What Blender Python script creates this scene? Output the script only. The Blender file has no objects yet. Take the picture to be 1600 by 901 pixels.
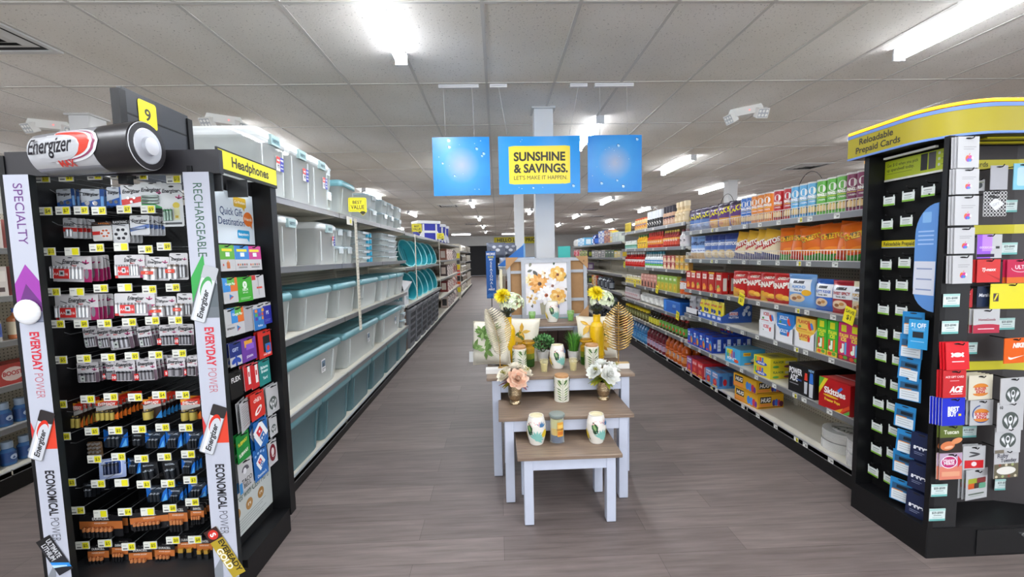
import bpy, math, random
from mathutils import Vector, Matrix, Euler
PI = math.pi
SC = bpy.context.scene
COL = SC.collection
RND = random.Random(7)

# ------------------------------------------------------------------ camera, world, exposure
F_PX = 660.83
YAW, PITCH, ROLL = 0.0334946, -0.0777782, -0.0220253
cam_data = bpy.data.cameras.new('camera')
cam_data.sensor_fit = 'HORIZONTAL'
cam_data.sensor_width = 36.0
cam_data.lens = F_PX / 1600.0 * 36.0
cam_data.clip_start = 0.05
cam_data.clip_end = 200
cam = bpy.data.objects.new('camera', cam_data)
COL.objects.link(cam)
_cy, _sy, _cp, _sp = math.cos(YAW), math.sin(YAW), math.cos(PITCH), math.sin(PITCH)
_f = Vector((_sy * _cp, _cy * _cp, _sp)); _r = Vector((_cy, -_sy, 0)); _u = _r.cross(_f)
_cr, _sr = math.cos(ROLL), math.sin(ROLL)
_r2 = _r * _cr + _u * _sr; _u2 = _u * _cr - _r * _sr
_m = Matrix((( _r2.x, _u2.x, -_f.x), (_r2.y, _u2.y, -_f.y), (_r2.z, _u2.z, -_f.z)))
cam.matrix_world = Matrix.Translation((0, 0, 1.5)) @ _m.to_4x4()
SC.camera = cam

EXPOSURE = 0.58
TUBE_STRENGTH = 105.0
WORLD_STRENGTH = 1.0
FRONT_FILL = 200.0
w = bpy.data.worlds.new('world'); SC.world = w; w.use_nodes = True
w.node_tree.nodes['Background'].inputs[0].default_value = (0.9, 0.95, 1.0, 1)
w.node_tree.nodes['Background'].inputs[1].default_value = WORLD_STRENGTH
dl = bpy.data.lights.new('shop_front_fill', 'AREA'); dl.shape = 'RECTANGLE'; dl.size = 13.6; dl.size_y = 2.3; dl.energy = FRONT_FILL; dl.color = (0.86, 0.93, 1.0)
dlo = bpy.data.objects.new('shop_front_fill', dl); COL.objects.link(dlo); dlo.location = (1.0, -4.85, 1.55); dlo.rotation_euler = (PI / 2, 0, 0)   # fill added to lift the ceiling, as daylight from an inferred, unseen shop front
vs = SC.view_settings
SC.display_settings.display_device = 'sRGB'
vs.view_transform = 'Standard'; vs.look = 'None'; vs.gamma = 1.0; vs.exposure = EXPOSURE; vs.use_curve_mapping = False
cy = SC.cycles
cy.max_bounces = 8; cy.diffuse_bounces = 4; cy.glossy_bounces = 3; cy.transmission_bounces = 4; cy.transparent_max_bounces = 14
cy.caustics_reflective = False; cy.caustics_refractive = False
cy.sample_clamp_indirect = 6.0
cy.use_denoising = True

# ------------------------------------------------------------------ materials
def lin(h):
    h = h.lstrip('#')
    c = [int(h[i:i + 2], 16) / 255 for i in (0, 2, 4)]
    return tuple(x / 12.92 if x <= 0.04045 else ((x + 0.055) / 1.055) ** 2.4 for x in c) + (1.0,)
_MC = {}
def M(hx, rough=0.5, metal=0.0, noise=0.0, scale=40, bump=0.0, coat=0.0, spec=0.5):
    """a plain coloured procedural material; noise varies the colour a little"""
    k = (hx, rough, metal, noise, scale, bump, coat, spec)
    if k in _MC: return _MC[k]
    m = bpy.data.materials.new('mat_' + hx.lstrip('#') + '_%d' % len(_MC)); m.use_nodes = True
    nt = m.node_tree; b = nt.nodes['Principled BSDF']
    b.inputs['Base Color'].default_value = lin(hx)
    b.inputs['Roughness'].default_value = rough
    b.inputs['Metallic'].default_value = metal
    b.inputs['Coat Weight'].default_value = coat
    b.inputs['Specular IOR Level'].default_value = spec
    if noise or bump:
        tc = nt.nodes.new('ShaderNodeTexCoord'); n = nt.nodes.new('ShaderNodeTexNoise')
        n.inputs['Scale'].default_value = scale; n.inputs['Detail'].default_value = 3
        nt.links.new(tc.outputs['Object'], n.inputs['Vector'])
        if noise:
            r = nt.nodes.new('ShaderNodeValToRGB'); c = lin(hx)
            r.color_ramp.elements[0].position = 0.3; r.color_ramp.elements[1].position = 0.7
            r.color_ramp.elements[0].color = tuple(max(0, x * (1 - noise)) for x in c[:3]) + (1,)
            r.color_ramp.elements[1].color = tuple(min(1, x * (1 + noise)) for x in c[:3]) + (1,)
            nt.links.new(n.outputs['Fac'], r.inputs['Fac']); nt.links.new(r.outputs['Color'], b.inputs['Base Color'])
        if bump:
            bp = nt.nodes.new('ShaderNodeBump'); bp.inputs['Strength'].default_value = bump; bp.inputs['Distance'].default_value = 0.004
            nt.links.new(n.outputs['Fac'], bp.inputs['Height']); nt.links.new(bp.outputs['Normal'], b.inputs['Normal'])
    _MC[k] = m
    return m
def emis(hx, s):
    k = ('em', hx, s)
    if k in _MC: return _MC[k]
    m = bpy.data.materials.new('glow_' + hx.lstrip('#')); m.use_nodes = True
    b = m.node_tree.nodes['Principled BSDF']
    b.inputs['Base Color'].default_value = lin(hx); b.inputs['Emission Color'].default_value = lin(hx); b.inputs['Emission Strength'].default_value = s
    _MC[k] = m; return m
def clear(hx, alpha=0.45, rough=0.25):
    """thin see-through plastic or glass: part transparent, part glossy body"""
    k = ('cl', hx, alpha, rough)
    if k in _MC: return _MC[k]
    m = bpy.data.materials.new('clear_' + hx.lstrip('#')); m.use_nodes = True
    nt = m.node_tree; b = nt.nodes['Principled BSDF']; out = nt.nodes['Material Output']
    b.inputs['Base Color'].default_value = lin(hx); b.inputs['Roughness'].default_value = rough
    t = nt.nodes.new('ShaderNodeBsdfTransparent'); t.inputs[0].default_value = tuple(0.4 + 0.6 * x for x in lin(hx)[:3]) + (1,)
    lw = nt.nodes.new('ShaderNodeLayerWeight'); lw.inputs[0].default_value = 0.35
    mp = nt.nodes.new('ShaderNodeMapRange'); mp.inputs[3].default_value = alpha; mp.inputs[4].default_value = min(1, alpha + 0.45)
    nt.links.new(lw.outputs['Facing'], mp.inputs[0])
    mx = nt.nodes.new('ShaderNodeMixShader')
    nt.links.new(mp.outputs[0], mx.inputs[0]); nt.links.new(t.outputs[0], mx.inputs[1]); nt.links.new(b.outputs[0], mx.inputs[2])
    nt.links.new(mx.outputs[0], out.inputs[0])
    _MC[k] = m; return m
def custom(name, fn):
    if name in _MC: return _MC[name]
    m = bpy.data.materials.new(name); m.use_nodes = True
    fn(m.node_tree, m.node_tree.nodes['Principled BSDF']); _MC[name] = m; return m
def ramp(nt, stops, fac):
    r = nt.nodes.new('ShaderNodeValToRGB'); e = r.color_ramp.elements
    while len(e) < len(stops): e.new(0.5)
    for i, (p, c) in enumerate(stops): e[i].position = p; e[i].color = lin(c)
    nt.links.new(fac, r.inputs['Fac']); return r
def node(nt, t, **kw):
    n = nt.nodes.new('ShaderNode' + t)
    for k, v in kw.items():
        if k in n.inputs: n.inputs[k].default_value = v
        else: setattr(n, k, v)
    return n

# ------------------------------------------------------------------ text outlines (built-in font)
_TX = {}
def text_geo(s, bold=0.0):
    k = (s, bold)
    if k in _TX: return _TX[k]
    cu = bpy.data.curves.new('t', 'FONT'); cu.body = s; cu.size = 1.0; cu.resolution_u = 4; cu.offset = bold; cu.fill_mode = 'FRONT'
    ob = bpy.data.objects.new('t', cu); COL.objects.link(ob)
    bpy.context.view_layer.update()
    dg = bpy.context.evaluated_depsgraph_get()
    me = bpy.data.meshes.new_from_object(ob.evaluated_get(dg))
    v = [(p.co.x, p.co.y) for p in me.vertices]; f = [tuple(p.vertices) for p in me.polygons]
    bpy.data.objects.remove(ob); bpy.data.curves.remove(cu); bpy.data.meshes.remove(me)
    if not v: v = [(0, 0)]
    x0 = min(p[0] for p in v); x1 = max(p[0] for p in v)
    cap = 0.70
    v = [((p[0] - x0) / cap, p[1] / cap) for p in v]
    _TX[k] = (v, f, (x1 - x0) / cap); return _TX[k]

# ------------------------------------------------------------------ mesh collector
def plane(o, U, V):
    o, U, V = Vector(o), Vector(U).normalized(), Vector(V).normalized(); N = U.cross(V)
    return lambda u, v, d=0.0: o + U * u + V * v + N * d
class MB:
    def __init__(s): s.v = []; s.f = []; s.m = []; s.sm = []; s.mats = []; s.lay = 0
    def mi(s, mat):
        if isinstance(mat, str): mat = M(mat)
        if mat not in s.mats: s.mats.append(mat)
        return s.mats.index(mat)
    def add(s, vs, fs, mat, smooth=False):
        b = len(s.v); s.v += [tuple(p) for p in vs]; i = s.mi(mat)
        for f in fs: s.f.append(tuple(b + q for q in f)); s.m.append(i); s.sm.append(smooth)
        return s
    def box(s, x0, x1, y0, y1, z0, z1, mat):
        return s.add([(x0, y0, z0), (x1, y0, z0), (x1, y1, z0), (x0, y1, z0), (x0, y0, z1), (x1, y0, z1), (x1, y1, z1), (x0, y1, z1)],
                     [(0, 3, 2, 1), (4, 5, 6, 7), (0, 1, 5, 4), (1, 2, 6, 5), (2, 3, 7, 6), (3, 0, 4, 7)], mat)
    def poly(s, pts, mat): return s.add(pts, [tuple(range(len(pts)))], mat)
    def prism(s, pts, vec, mat, smooth=False):
        n = len(pts); vec = Vector(vec); a = [Vector(p) for p in pts]; b = [p + vec for p in a]
        s.add(a + b, [tuple(range(n))[::-1], tuple(range(n, 2 * n))], mat)
        return s.add(a + b, [(i, (i + 1) % n, n + (i + 1) % n, n + i) for i in range(n)], mat, smooth)
    def tube(s, path, r, mat, n=6, smooth=True, cap=True):
        P_ = [Vector(p) for p in path]; rings = []
        rr = r if isinstance(r, (list, tuple)) else [r] * len(P_)
        up0 = None
        for i, p in enumerate(P_):
            t = (P_[min(i + 1, len(P_) - 1)] - P_[max(i - 1, 0)]).normalized()
            a = up0 if up0 is not None else (Vector((0, 0, 1)) if abs(t.z) < 0.9 else Vector((1, 0, 0)))
            x = t.cross(a).normalized(); y = t.cross(x).normalized(); up0 = -y if False else x.cross(t)
            rings.append([p + (x * math.cos(2 * PI * k / n) + y * math.sin(2 * PI * k / n)) * rr[i] for k in range(n)])
        vs = [q for R_ in rings for q in R_]
        fs = [(i * n + k, i * n + (k + 1) % n, (i + 1) * n + (k + 1) % n, (i + 1) * n + k) for i in range(len(P_) - 1) for k in range(n)]
        if cap: fs += [tuple(range(n))[::-1], tuple((len(P_) - 1) * n + k for k in range(n))]
        return s.add(vs, fs, mat, smooth)
    def lathe(s, prof, mat, c=(0, 0, 0), n=20, smooth=True, sx=1.0, sy=1.0, rot=None):
        """prof: (r, z) or (r, z, mat-from-here-up)"""
        cur = mat; c = Vector(c)
        def ring(r, z):
            P_ = [Vector((r * sx * math.cos(2 * PI * k / n), r * sy * math.sin(2 * PI * k / n), z)) for k in range(n)]
            if rot: P_ = [rot @ p for p in P_]
            return [c + p for p in P_]
        for i in range(len(prof) - 1):
            if len(prof[i]) > 2: cur = prof[i][2]
            a, b = prof[i], prof[i + 1]
            s.add(ring(a[0], a[1]) + ring(b[0], b[1]), [(k, (k + 1) % n, n + (k + 1) % n, n + k) for k in range(n)], cur, smooth and (a[1] != b[1]))
        return s
    def grid(s, fn, nu, nv, mat, smooth=True, wrap=False):
        vs = [fn(i / nu, j / nv) for j in range(nv + 1) for i in range(nu + 1)]
        W_ = nu + 1
        if callable(mat):
            b = len(s.v); s.v += [tuple(p) for p in vs]
            for j in range(nv):
                for i in range(nu):
                    s.f.append((b + j * W_ + i, b + j * W_ + i + 1, b + (j + 1) * W_ + i + 1, b + (j + 1) * W_ + i)); s.m.append(s.mi(mat((i + .5) / nu, (j + .5) / nv))); s.sm.append(smooth)
            return s
        return s.add(vs, [(j * W_ + i, j * W_ + i + 1, (j + 1) * W_ + i + 1, (j + 1) * W_ + i) for j in range(nv) for i in range(nu)], mat, smooth)
    # flat printing on a frame fr(u, v, d)
    def up(s, d=0.0004): s.lay += 1; return 0.0004 + s.lay * 0.00006
    def ink(s, fr, pts, mat, d=None):
        d = s.up() if d is None else d
        return s.add([fr(u, v, d) for u, v in pts], [tuple(range(len(pts)))], mat)
    def rect(s, fr, u0, v0, u1, v1, mat, n=1):
        d = s.up()
        for i in range(n):
            a = u0 + (u1 - u0) * i / n; b = u0 + (u1 - u0) * (i + 1) / n
            s.add([fr(a, v0, d), fr(b, v0, d), fr(b, v1, d), fr(a, v1, d)], [(0, 1, 2, 3)], mat)
        return s
    def rrect(s, fr, u0, v0, u1, v1, r, mat):
        pts = []
        for cx, cy_, a in ((u1 - r, v0 + r, -90), (u1 - r, v1 - r, 0), (u0 + r, v1 - r, 90), (u0 + r, v0 + r, 180)):
            for k in range(4): t = math.radians(a + 30 * k); pts.append((cx + r * math.cos(t), cy_ + r * math.sin(t)))
        return s.ink(fr, pts, mat)
    def ell(s, fr, cu, cv, ru, rv, mat, n=18, a0=0.0, a1=360.0, rot=0.0):
        pts = []
        m = n if a1 - a0 >= 360 else n + 1
        for k in range(m):
            t = math.radians(a0 + (a1 - a0) * k / n); x, y = ru * math.cos(t), rv * math.sin(t)
            pts.append((cu + x * math.cos(rot) - y * math.sin(rot), cv + x * math.sin(rot) + y * math.cos(rot)))
        return s.ink(fr, pts, mat)
    def ring(s, fr, cu, cv, ru, rv, tk, mat, n=24, a0=0.0, a1=360.0):
        d = s.up(); q = []
        for k in range(n + 1):
            t = math.radians(a0 + (a1 - a0) * k / n)
            q += [fr(cu + ru * math.cos(t), cv + rv * math.sin(t), d), fr(cu + (ru - tk) * math.cos(t), cv + (rv - tk) * math.sin(t), d)]
        return s.add(q, [(2 * k, 2 * k + 2, 2 * k + 3, 2 * k + 1) for k in range(n)], mat)
    def text(s, fr, t, u, v, h, mat, al='c', bold=0.02, fit=None, shear=0.0, rot=0.0, sub=0):
        vs, fs, wd = text_geo(t, bold); sx = h
        if sub:
            vs = list(vs); tr = [(f[0], f[i], f[i + 1]) for f in fs for i in range(1, len(f) - 1)]; fs = []
            while tr:
                q = tr.pop(); L = [(math.dist(vs[q[i]], vs[q[(i + 1) % 3]]), i) for i in range(3)]; l, i = max(L)
                if l < sub: fs.append(q); continue
                p, r = vs[q[i]], vs[q[(i + 1) % 3]]; vs.append(((p[0] + r[0]) / 2, (p[1] + r[1]) / 2)); k = len(vs) - 1
                tr += [(q[i], k, q[(i + 2) % 3]), (k, q[(i + 1) % 3], q[(i + 2) % 3])]
        if fit and wd * h > fit: sx = fit / wd
        off = {'l': 0, 'c': -wd * sx / 2, 'r': -wd * sx}[al]; d = s.up()
        ca, sa = math.cos(rot), math.sin(rot); out = []
        for x, y in vs:
            a = x * sx + off + shear * y * h; b = y * h
            out.append(fr(u + a * ca - b * sa, v + a * sa + b * ca, d))
        return s.add(out, fs, mat)
    def build(s, name, parent=None, loc=None, rz=None, bevel=0.0, seg=1):
        me = bpy.data.meshes.new(name); me.from_pydata([tuple(p) for p in s.v], [], s.f)
        for m in s.mats: me.materials.append(m)
        me.polygons.foreach_set('material_index', s.m); me.polygons.foreach_set('use_smooth', s.sm); me.update()
        o = bpy.data.objects.new(name, me); COL.objects.link(o)
        if parent is not None: o.parent = parent
        if loc is not None: o.location = loc
        if rz is not None: o.rotation_euler = (0, 0, rz)
        if bevel:
            b = o.modifiers.new('soft_edge', 'BEVEL'); b.width = bevel; b.segments = seg; b.limit_method = 'ANGLE'; b.angle_limit = 0.9
        return o
def tag(o, label, cat, group=None):
    o['label'] = label; o['category'] = cat
    if group: o['group'] = group
    elif 'group' in o.keys(): del o['group']
    return o
def empty(name, loc=(0, 0, 0), rz=0.0):
    o = bpy.data.objects.new(name, None); COL.objects.link(o); o.location = loc; o.rotation_euler = (0, 0, rz); o.empty_display_size = 0.05; return o
def struct(o): o['kind'] = 'structure'; return o
def copy_tree(o, parent=None):
    c = o.copy(); COL.objects.link(c)
    if parent is not None: c.parent = parent
    for ch in list(o.children): copy_tree(ch, c)
    return c
_PR = {}
def put(key, builder, loc, rz, label, cat, group=None, rot=None):
    """the first of a kind is built, the others are copies of it and its parts"""
    if key not in _PR: o = _PR[key] = builder()
    else: o = copy_tree(_PR[key])
    o.location = loc; o.rotation_euler = rot if rot else (0, 0, rz)
    return tag(o, label, cat, group)
ORD = ['first', 'second', 'third', 'fourth', 'fifth', 'sixth', 'seventh', 'eighth', 'ninth', 'tenth', 'eleventh', 'twelfth', 'thirteenth', 'fourteenth', 'fifteenth', 'sixteenth', 'seventeenth', 'eighteenth', 'nineteenth', 'twentieth']
RA, LA = -PI / 2, PI / 2      # facing the aisle from its right-hand run / its left-hand run
# ================================================================== the room
H = 3.05
XW0, XW1, YW0, YW1 = -9.0, 13.0, -5.0, 33.0
def f_floor(nt, b):
    tc = node(nt, 'TexCoord'); mp = node(nt, 'Mapping')
    nt.links.new(tc.outputs['Object'], mp.inputs[0])
    br = node(nt, 'TexBrick'); br.offset = 0.37; br.squash = 1.0
    for k, v in (('Scale', 1.0), ('Mortar Size', 0.0012), ('Mortar Smooth', 0.1), ('Brick Width', 1.22), ('Row Height', 0.18), ('Bias', 0.0)): br.inputs[k].default_value = v
    br.inputs['Color1'].default_value = lin('#7b706c'); br.inputs['Color2'].default_value = lin('#8b7f7a'); br.inputs['Mortar'].default_value = lin('#5e5451')
    nt.links.new(mp.outputs[0], br.inputs['Vector'])
    m2 = node(nt, 'Mapping'); m2.inputs['Scale'].default_value = (1.6, 22, 1); nt.links.new(tc.outputs['Object'], m2.inputs[0])
    n = node(nt, 'TexNoise', Scale=1.6, Detail=6.0, Roughness=0.62); nt.links.new(m2.outputs[0], n.inputs['Vector'])
    r = ramp(nt, [(0.3, '#bdb8b6'), (0.72, '#ffffff')], n.outputs['Fac'])
    mx = node(nt, 'MixRGB', blend_type='MULTIPLY'); mx.inputs[0].default_value = 0.9
    nt.links.new(br.outputs['Color'], mx.inputs[1]); nt.links.new(r.outputs['Color'], mx.inputs[2])
    nt.links.new(mx.outputs[0], b.inputs['Base Color'])
    rr = node(nt, 'MapRange'); rr.inputs[3].default_value = 0.42; rr.inputs[4].default_value = 0.6
    nt.links.new(n.outputs['Fac'], rr.inputs[0]); nt.links.new(rr.outputs[0], b.inputs['Roughness'])
    bp = node(nt, 'Bump', Strength=0.12, Distance=0.002); nt.links.new(n.outputs['Fac'], bp.inputs['Height']); nt.links.new(bp.outputs[0], b.inputs['Normal'])
mf = custom('vinyl_plank', f_floor)
struct(MB().box(XW0, XW1, YW0, YW1, -0.1, 0, mf).build('floor'))
def f_ceil(nt, b):
    tc = node(nt, 'TexCoord'); n = node(nt, 'TexNoise', Scale=75.0, Detail=2.0); nt.links.new(tc.outputs['Object'], n.inputs['Vector'])
    n2 = node(nt, 'TexNoise', Scale=0.9, Detail=2.0); nt.links.new(tc.outputs['Object'], n2.inputs['Vector'])
    r = ramp(nt, [(0.29, '#b5b3ae'), (0.36, '#f0eee9')], n.outputs['Fac'])
    r2 = ramp(nt, [(0.35, '#eeece8'), (0.65, '#ffffff')], n2.outputs['Fac'])
    mx = node(nt, 'MixRGB', blend_type='MULTIPLY'); mx.inputs[0].default_value = 1.0
    nt.links.new(r.outputs[0], mx.inputs[1]); nt.links.new(r2.outputs[0], mx.inputs[2]); nt.links.new(mx.outputs[0], b.inputs['Base Color'])
    b.inputs['Roughness'].default_value = 0.95; b.inputs['Specular IOR Level'].default_value = 0.1
    bp = node(nt, 'Bump', Strength=0.4, Distance=0.003); nt.links.new(n.outputs['Fac'], bp.inputs['Height']); nt.links.new(bp.outputs[0], b.inputs['Normal'])
mceil = custom('ceiling_tile', f_ceil)
struct(MB().box(XW0, XW1, YW0, YW1, H, H + 0.1, mceil).build('ceiling'))
g = MB(); mt = M('#c9c7c2', 0.5)
GX0, GY0, TX, TY = -0.055, 2.72, 0.61, 1.22
x = GX0 - TX * 14
while x < XW1:
    if x > XW0: g.box(x - .012, x + .012, YW0, YW1, H - .004, H + .001, mt)
    x += TX
y = GY0 - TY * 6
while y < YW1:
    if y > YW0: g.box(XW0, XW1, y - .012, y + .012, H - .0045, H + .001, mt)
    y += TY
struct(g.build('trim_ceiling_grid'))
mw = M('#d9d9d6', 0.8, noise=0.02, scale=3)
struct(MB().box(XW0 - .1, XW0, YW0, YW1, 0, H, mw).build('wall_left'))
struct(MB().box(XW1, XW1 + .1, YW0, YW1, 0, H, mw).build('wall_right'))
wf = MB(); wf.box(XW0, XW1, YW0 - .1, YW0, 0, .35, mw); wf.box(XW0, XW1, YW0 - .1, YW0, 2.75, H, mw); wf.box(XW0, -6, YW0 - .1, YW0, .35, 2.75, mw); wf.box(8, XW1, YW0 - .1, YW0, .35, 2.75, mw); struct(wf.build('wall_front'))
wf = MB(); [wf.box(-6 + 1.75 * k - .03, -6 + 1.75 * k + .03, YW0 - .08, YW0 - .02, .35, 2.75, M('#3a3b3d')) for k in range(9)]; wf.box(-6, 8, YW0 - .06, YW0 - .05, .35, 2.75, clear('#f4f8fa', .05, .05)); struct(wf.build('window_1'))  # unseen windows, put in to carry the added daylight fill
wb = MB(); wb.box(XW0, -3.4, YW1, YW1 + .1, 0, H, mw); wb.box(0.4, XW1, YW1, YW1 + .1, 0, H, mw); wb.box(-3.4, 0.4, YW1, YW1 + .1, 2.30, H, mw)
struct(wb.build('wall_back'))
md = M('#1b1c1f', 0.7)
struct(MB().box(-3.4, 0.4, YW1 + .08, YW1 + .1, 0, 2.30, md).build('door_1'))
for nm, x0, x1 in (('baseboard_left', XW0, XW0 + .012), ('baseboard_right', XW1 - .012, XW1)):
    struct(MB().box(x0, x1, YW0, YW1, 0, .1, M('#2a2a2b')).build(nm))
# white steel columns with a collar at the ceiling
mcol = M('#d6d7d8', 0.45, noise=0.01, scale=4)
COLS = [(0.525, 4.67, 'white square column behind the hanging signs and the framed canvases'), (0.50, 9.35, 'white column further down the store behind the nearer one'),
        (-4.26, 4.72, 'white column rising behind the battery display and its aisle sign'), (5.24, 9.40, 'white column rising behind the snack shelf'),
        (-4.26, 9.4, ''), (0.5, 14.1, ''), (5.24, 4.7, ''), (5.24, 14.1, ''), (-4.26, 14.1, '')]
for i, (x, y, lb) in enumerate(COLS):
    if not lb: continue
    t = MB(); t.box(x - .10, x + .10, y - .10, y + .10, 0, H, mcol); t.box(x - .125, x + .125, y - .125, y + .125, H - .018, H, M('#c6c7c6'))
    o = struct(t.build('column')); 
# ceiling lights: a slim white channel and its glowing lens
ml = emis('#f4f8ff', TUBE_STRENGTH); mls = emis('#f3f6fb', TUBE_STRENGTH * .055)   # the diffuser is bright underneath and dimmer on its sides
def light_builder():
    r = MB(); r.box(-.036, .036, -.625, .625, -.027, -.001, M('#eef0f2', .4)); r.box(-.046, .046, -.64, -.625, -.09, -.001, M('#c9cbce', .4)); r.box(-.046, .046, .625, .64, -.09, -.001, M('#c9cbce', .4))
    o = empty('ceiling_light'); r.build('housing', o)
    d = MB(); pts = [(.033 * math.cos(PI + PI * k / 8), -.622, -.074 + .010 * math.sin(PI + PI * k / 8)) for k in range(9)]
    d.prism(pts, (0, 1.244, 0), ml, True)
    for sx in (-1, 1): d.add([(sx * .033, -.622, -.074), (sx * .04, -.622, -.06), (sx * .04, -.622, -.027), (sx * .033, .622, -.074), (sx * .04, .622, -.06), (sx * .04, .622, -.027)], [(0, 1, 4, 3), (1, 2, 5, 4)], mls)
    d.build('tube_lens', o)
    return o
LROWS = [(-.69, 2.73, 4.8), (3.2, 2.72, 4.75), (1.2, .8, 4.7), (5.25, .8, 4.7), (-2.9, .8, 4.7), (-4.9, 2.73, 4.8), (7.3, 2.72, 4.8), (-6.9, .8, 4.7), (9.4, .8, 4.7)]
for li, (lx, ly, st) in enumerate(LROWS):
    for k in range(-1, 6):
        yy = ly + st * k
        if yy < -4 or yy > 30: continue
        seen = ['above the battery display and totes', 'over the snack run and card kiosk', 'above the hanging signs', 'over the aisle behind the snack shelf', 'over the aisle behind the tote shelves', 'over the side aisle beyond the totes', 'over the side aisle beyond the snacks', 'by the wall beyond the totes', 'by the wall beyond the snacks'][li]
        put('light', light_builder, (lx, yy, H), 0, 'white strip ceiling light %s, %s along its row' % (seen, ORD[k + 1]), 'ceiling light', 'strip lights on the ceiling')
for i, (lx, ly, lb) in enumerate(((-2.4, 29.0, 'crosswise strip light before the white back wall beside the dark opening'), (1.0, 29.6, 'crosswise strip light above the yellow back wall banner'))):
    put('light', light_builder, (lx, ly, H), PI / 2, lb, 'ceiling light', 'strip lights on the ceiling')
# air vents
def vent_builder():
    o = empty('ceiling_vent'); fr = MB(); m = M('#cfd0cf', .5)
    for a in (((-.3, .3, -.3, -.26)), ((-.3, .3, .26, .3)), ((-.3, -.26, -.26, .26)), ((.26, .3, -.26, .26))): fr.box(*a, -.014, -.001, m)
    fr.build('vent_frame', o)
    MB().box(-.26, .26, -.26, .26, -.0035, -.001, M('#2b2b2b', .9)).build('duct_opening', o)
    s = MB()
    for rr in (.22, .155, .09):
        q = [(-rr, -rr), (rr, -rr), (rr, rr), (-rr, rr)]
        for k in range(4):
            a, b = q[k], q[(k + 1) % 4]; e = .72
            s.add([(a[0], a[1], -.004), (b[0], b[1], -.004), (b[0] * e, b[1] * e, -.02), (a[0] * e, a[1] * e, -.02)], [(0, 1, 2, 3)], m)
    s.build('louver_slats', o); return o
for (x, y, lb) in ((-3.42, 3.02, 'large square air vent above the battery display'), (-1.45, 13.1, 'square air vent over the laundry basket aisle'), (5.85, 7.9, 'square air vent beyond the snack shelf beside the kiosk sign'), (-1.2, 20.5, 'small distant vent between the far strip lights'), (3.3, 14.9, 'square vent over the spice bottles run'), (4.2, 17.6, 'distant vent beyond the spice bottles run')):
    put('vent', vent_builder, (x, y, H), 0, lb, 'air vent', 'ceiling air vents')
# emergency lights with two lamp heads
def emerg_builder():
    o = empty('emergency_light'); m = M('#e9e9e6', .35)
    b = MB(); b.prism([(-.15, -.04, 0), (.15, -.04, 0), (.17, -.04, -.05), (.13, -.04, -.085), (-.13, -.04, -.085), (-.17, -.04, -.05)], (0, .085, 0), m); b.build('lamp_body', o, bevel=.006)
    for sx in (-1, 1):
        h = MB(); R_ = Euler((0.5, 0, sx * 0.7)).to_matrix()
        def T(p): return R_ @ Vector(p) + Vector((sx * .15, -.01, -.09))
        pts = [T(p) for p in ((-.06, -.03, -.05), (.06, -.03, -.05), (.06, -.03, .05), (-.06, -.03, .05))]
        h.prism(pts, R_ @ Vector((0, .07, 0)), m); hd = h.build('lamp_head', o, bevel=.006)
        f = MB(); fr = plane(T((-.06, -.031, -.05)), R_ @ Vector((1, 0, 0)), R_ @ Vector((0, 0, 1)))
        f.rect(fr, .006, .006, .114, .094, M('#b9bcc0', .2))
        for i in range(3):
            for j in range(2): f.ell(fr, .024 + i * .036, .03 + j * .04, .013, .014, M('#f4f4f0', .15), 10)
        f.build('lens', hd)
    d = MB(); d.lathe([(.0001, -.006), (.005, -.005), (.006, 0)], emis('#ff3020', 3), c=(.04, -.043, -.045), n=8, rot=Matrix.Rotation(PI / 2, 3, 'X')); d.build('indicator_lamp', o)
    return o
for (x, y, rz, lb) in ((-2.88, 4.75, .6, 'white twin head emergency light above the big clear totes'), (-4.78, 4.85, .5, 'white twin head emergency light on the ceiling beside the column behind the battery display'), (2.75, 4.65, -.7, 'white twin head emergency light on the ceiling between the blue sign and the card kiosk')):
    put('emerg', emerg_builder, (x, y, H), rz, lb, 'emergency light', 'emergency lights')
# hanging signs
def f_water(nt, b):
    tc = node(nt, 'TexCoord'); sp = node(nt, 'SeparateXYZ'); nt.links.new(tc.outputs['Generated'], sp.inputs[0])
    def ma(op, a, bb):
        n = node(nt, 'Math', operation=op)
        for i, q in enumerate((a, bb)):
            if isinstance(q, (int, float)): n.inputs[i].default_value = q
            else: nt.links.new(q, n.inputs[i])
        return n.outputs[0]
    dx = ma('MULTIPLY', ma('SUBTRACT', sp.outputs[0], .5), 1.0); dz = ma('SUBTRACT', sp.outputs[2], .52)
    r = ma('SQRT', ma('ADD', ma('MULTIPLY', dx, dx), ma('MULTIPLY', dz, dz)), 0)
    rp = ramp(nt, [(0.02, '#a6b2cc'), (0.16, '#7fa6d4'), (0.32, '#3a96dc'), (0.6, '#1a84d6')], r)
    n = node(nt, 'TexNoise', Scale=5.0, Detail=2.0); nt.links.new(tc.outputs['Object'], n.inputs['Vector'])
    mx = node(nt, 'MixRGB', blend_type='SOFT_LIGHT'); mx.inputs[0].default_value = 0.25
    nt.links.new(rp.outputs[0], mx.inputs[1]); nt.links.new(n.outputs['Fac'], mx.inputs[2]); nt.links.new(mx.outputs[0], b.inputs['Base Color'])
    b.inputs['Roughness'].default_value = 0.3
mwater = custom('water_drop_print', f_water)
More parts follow.
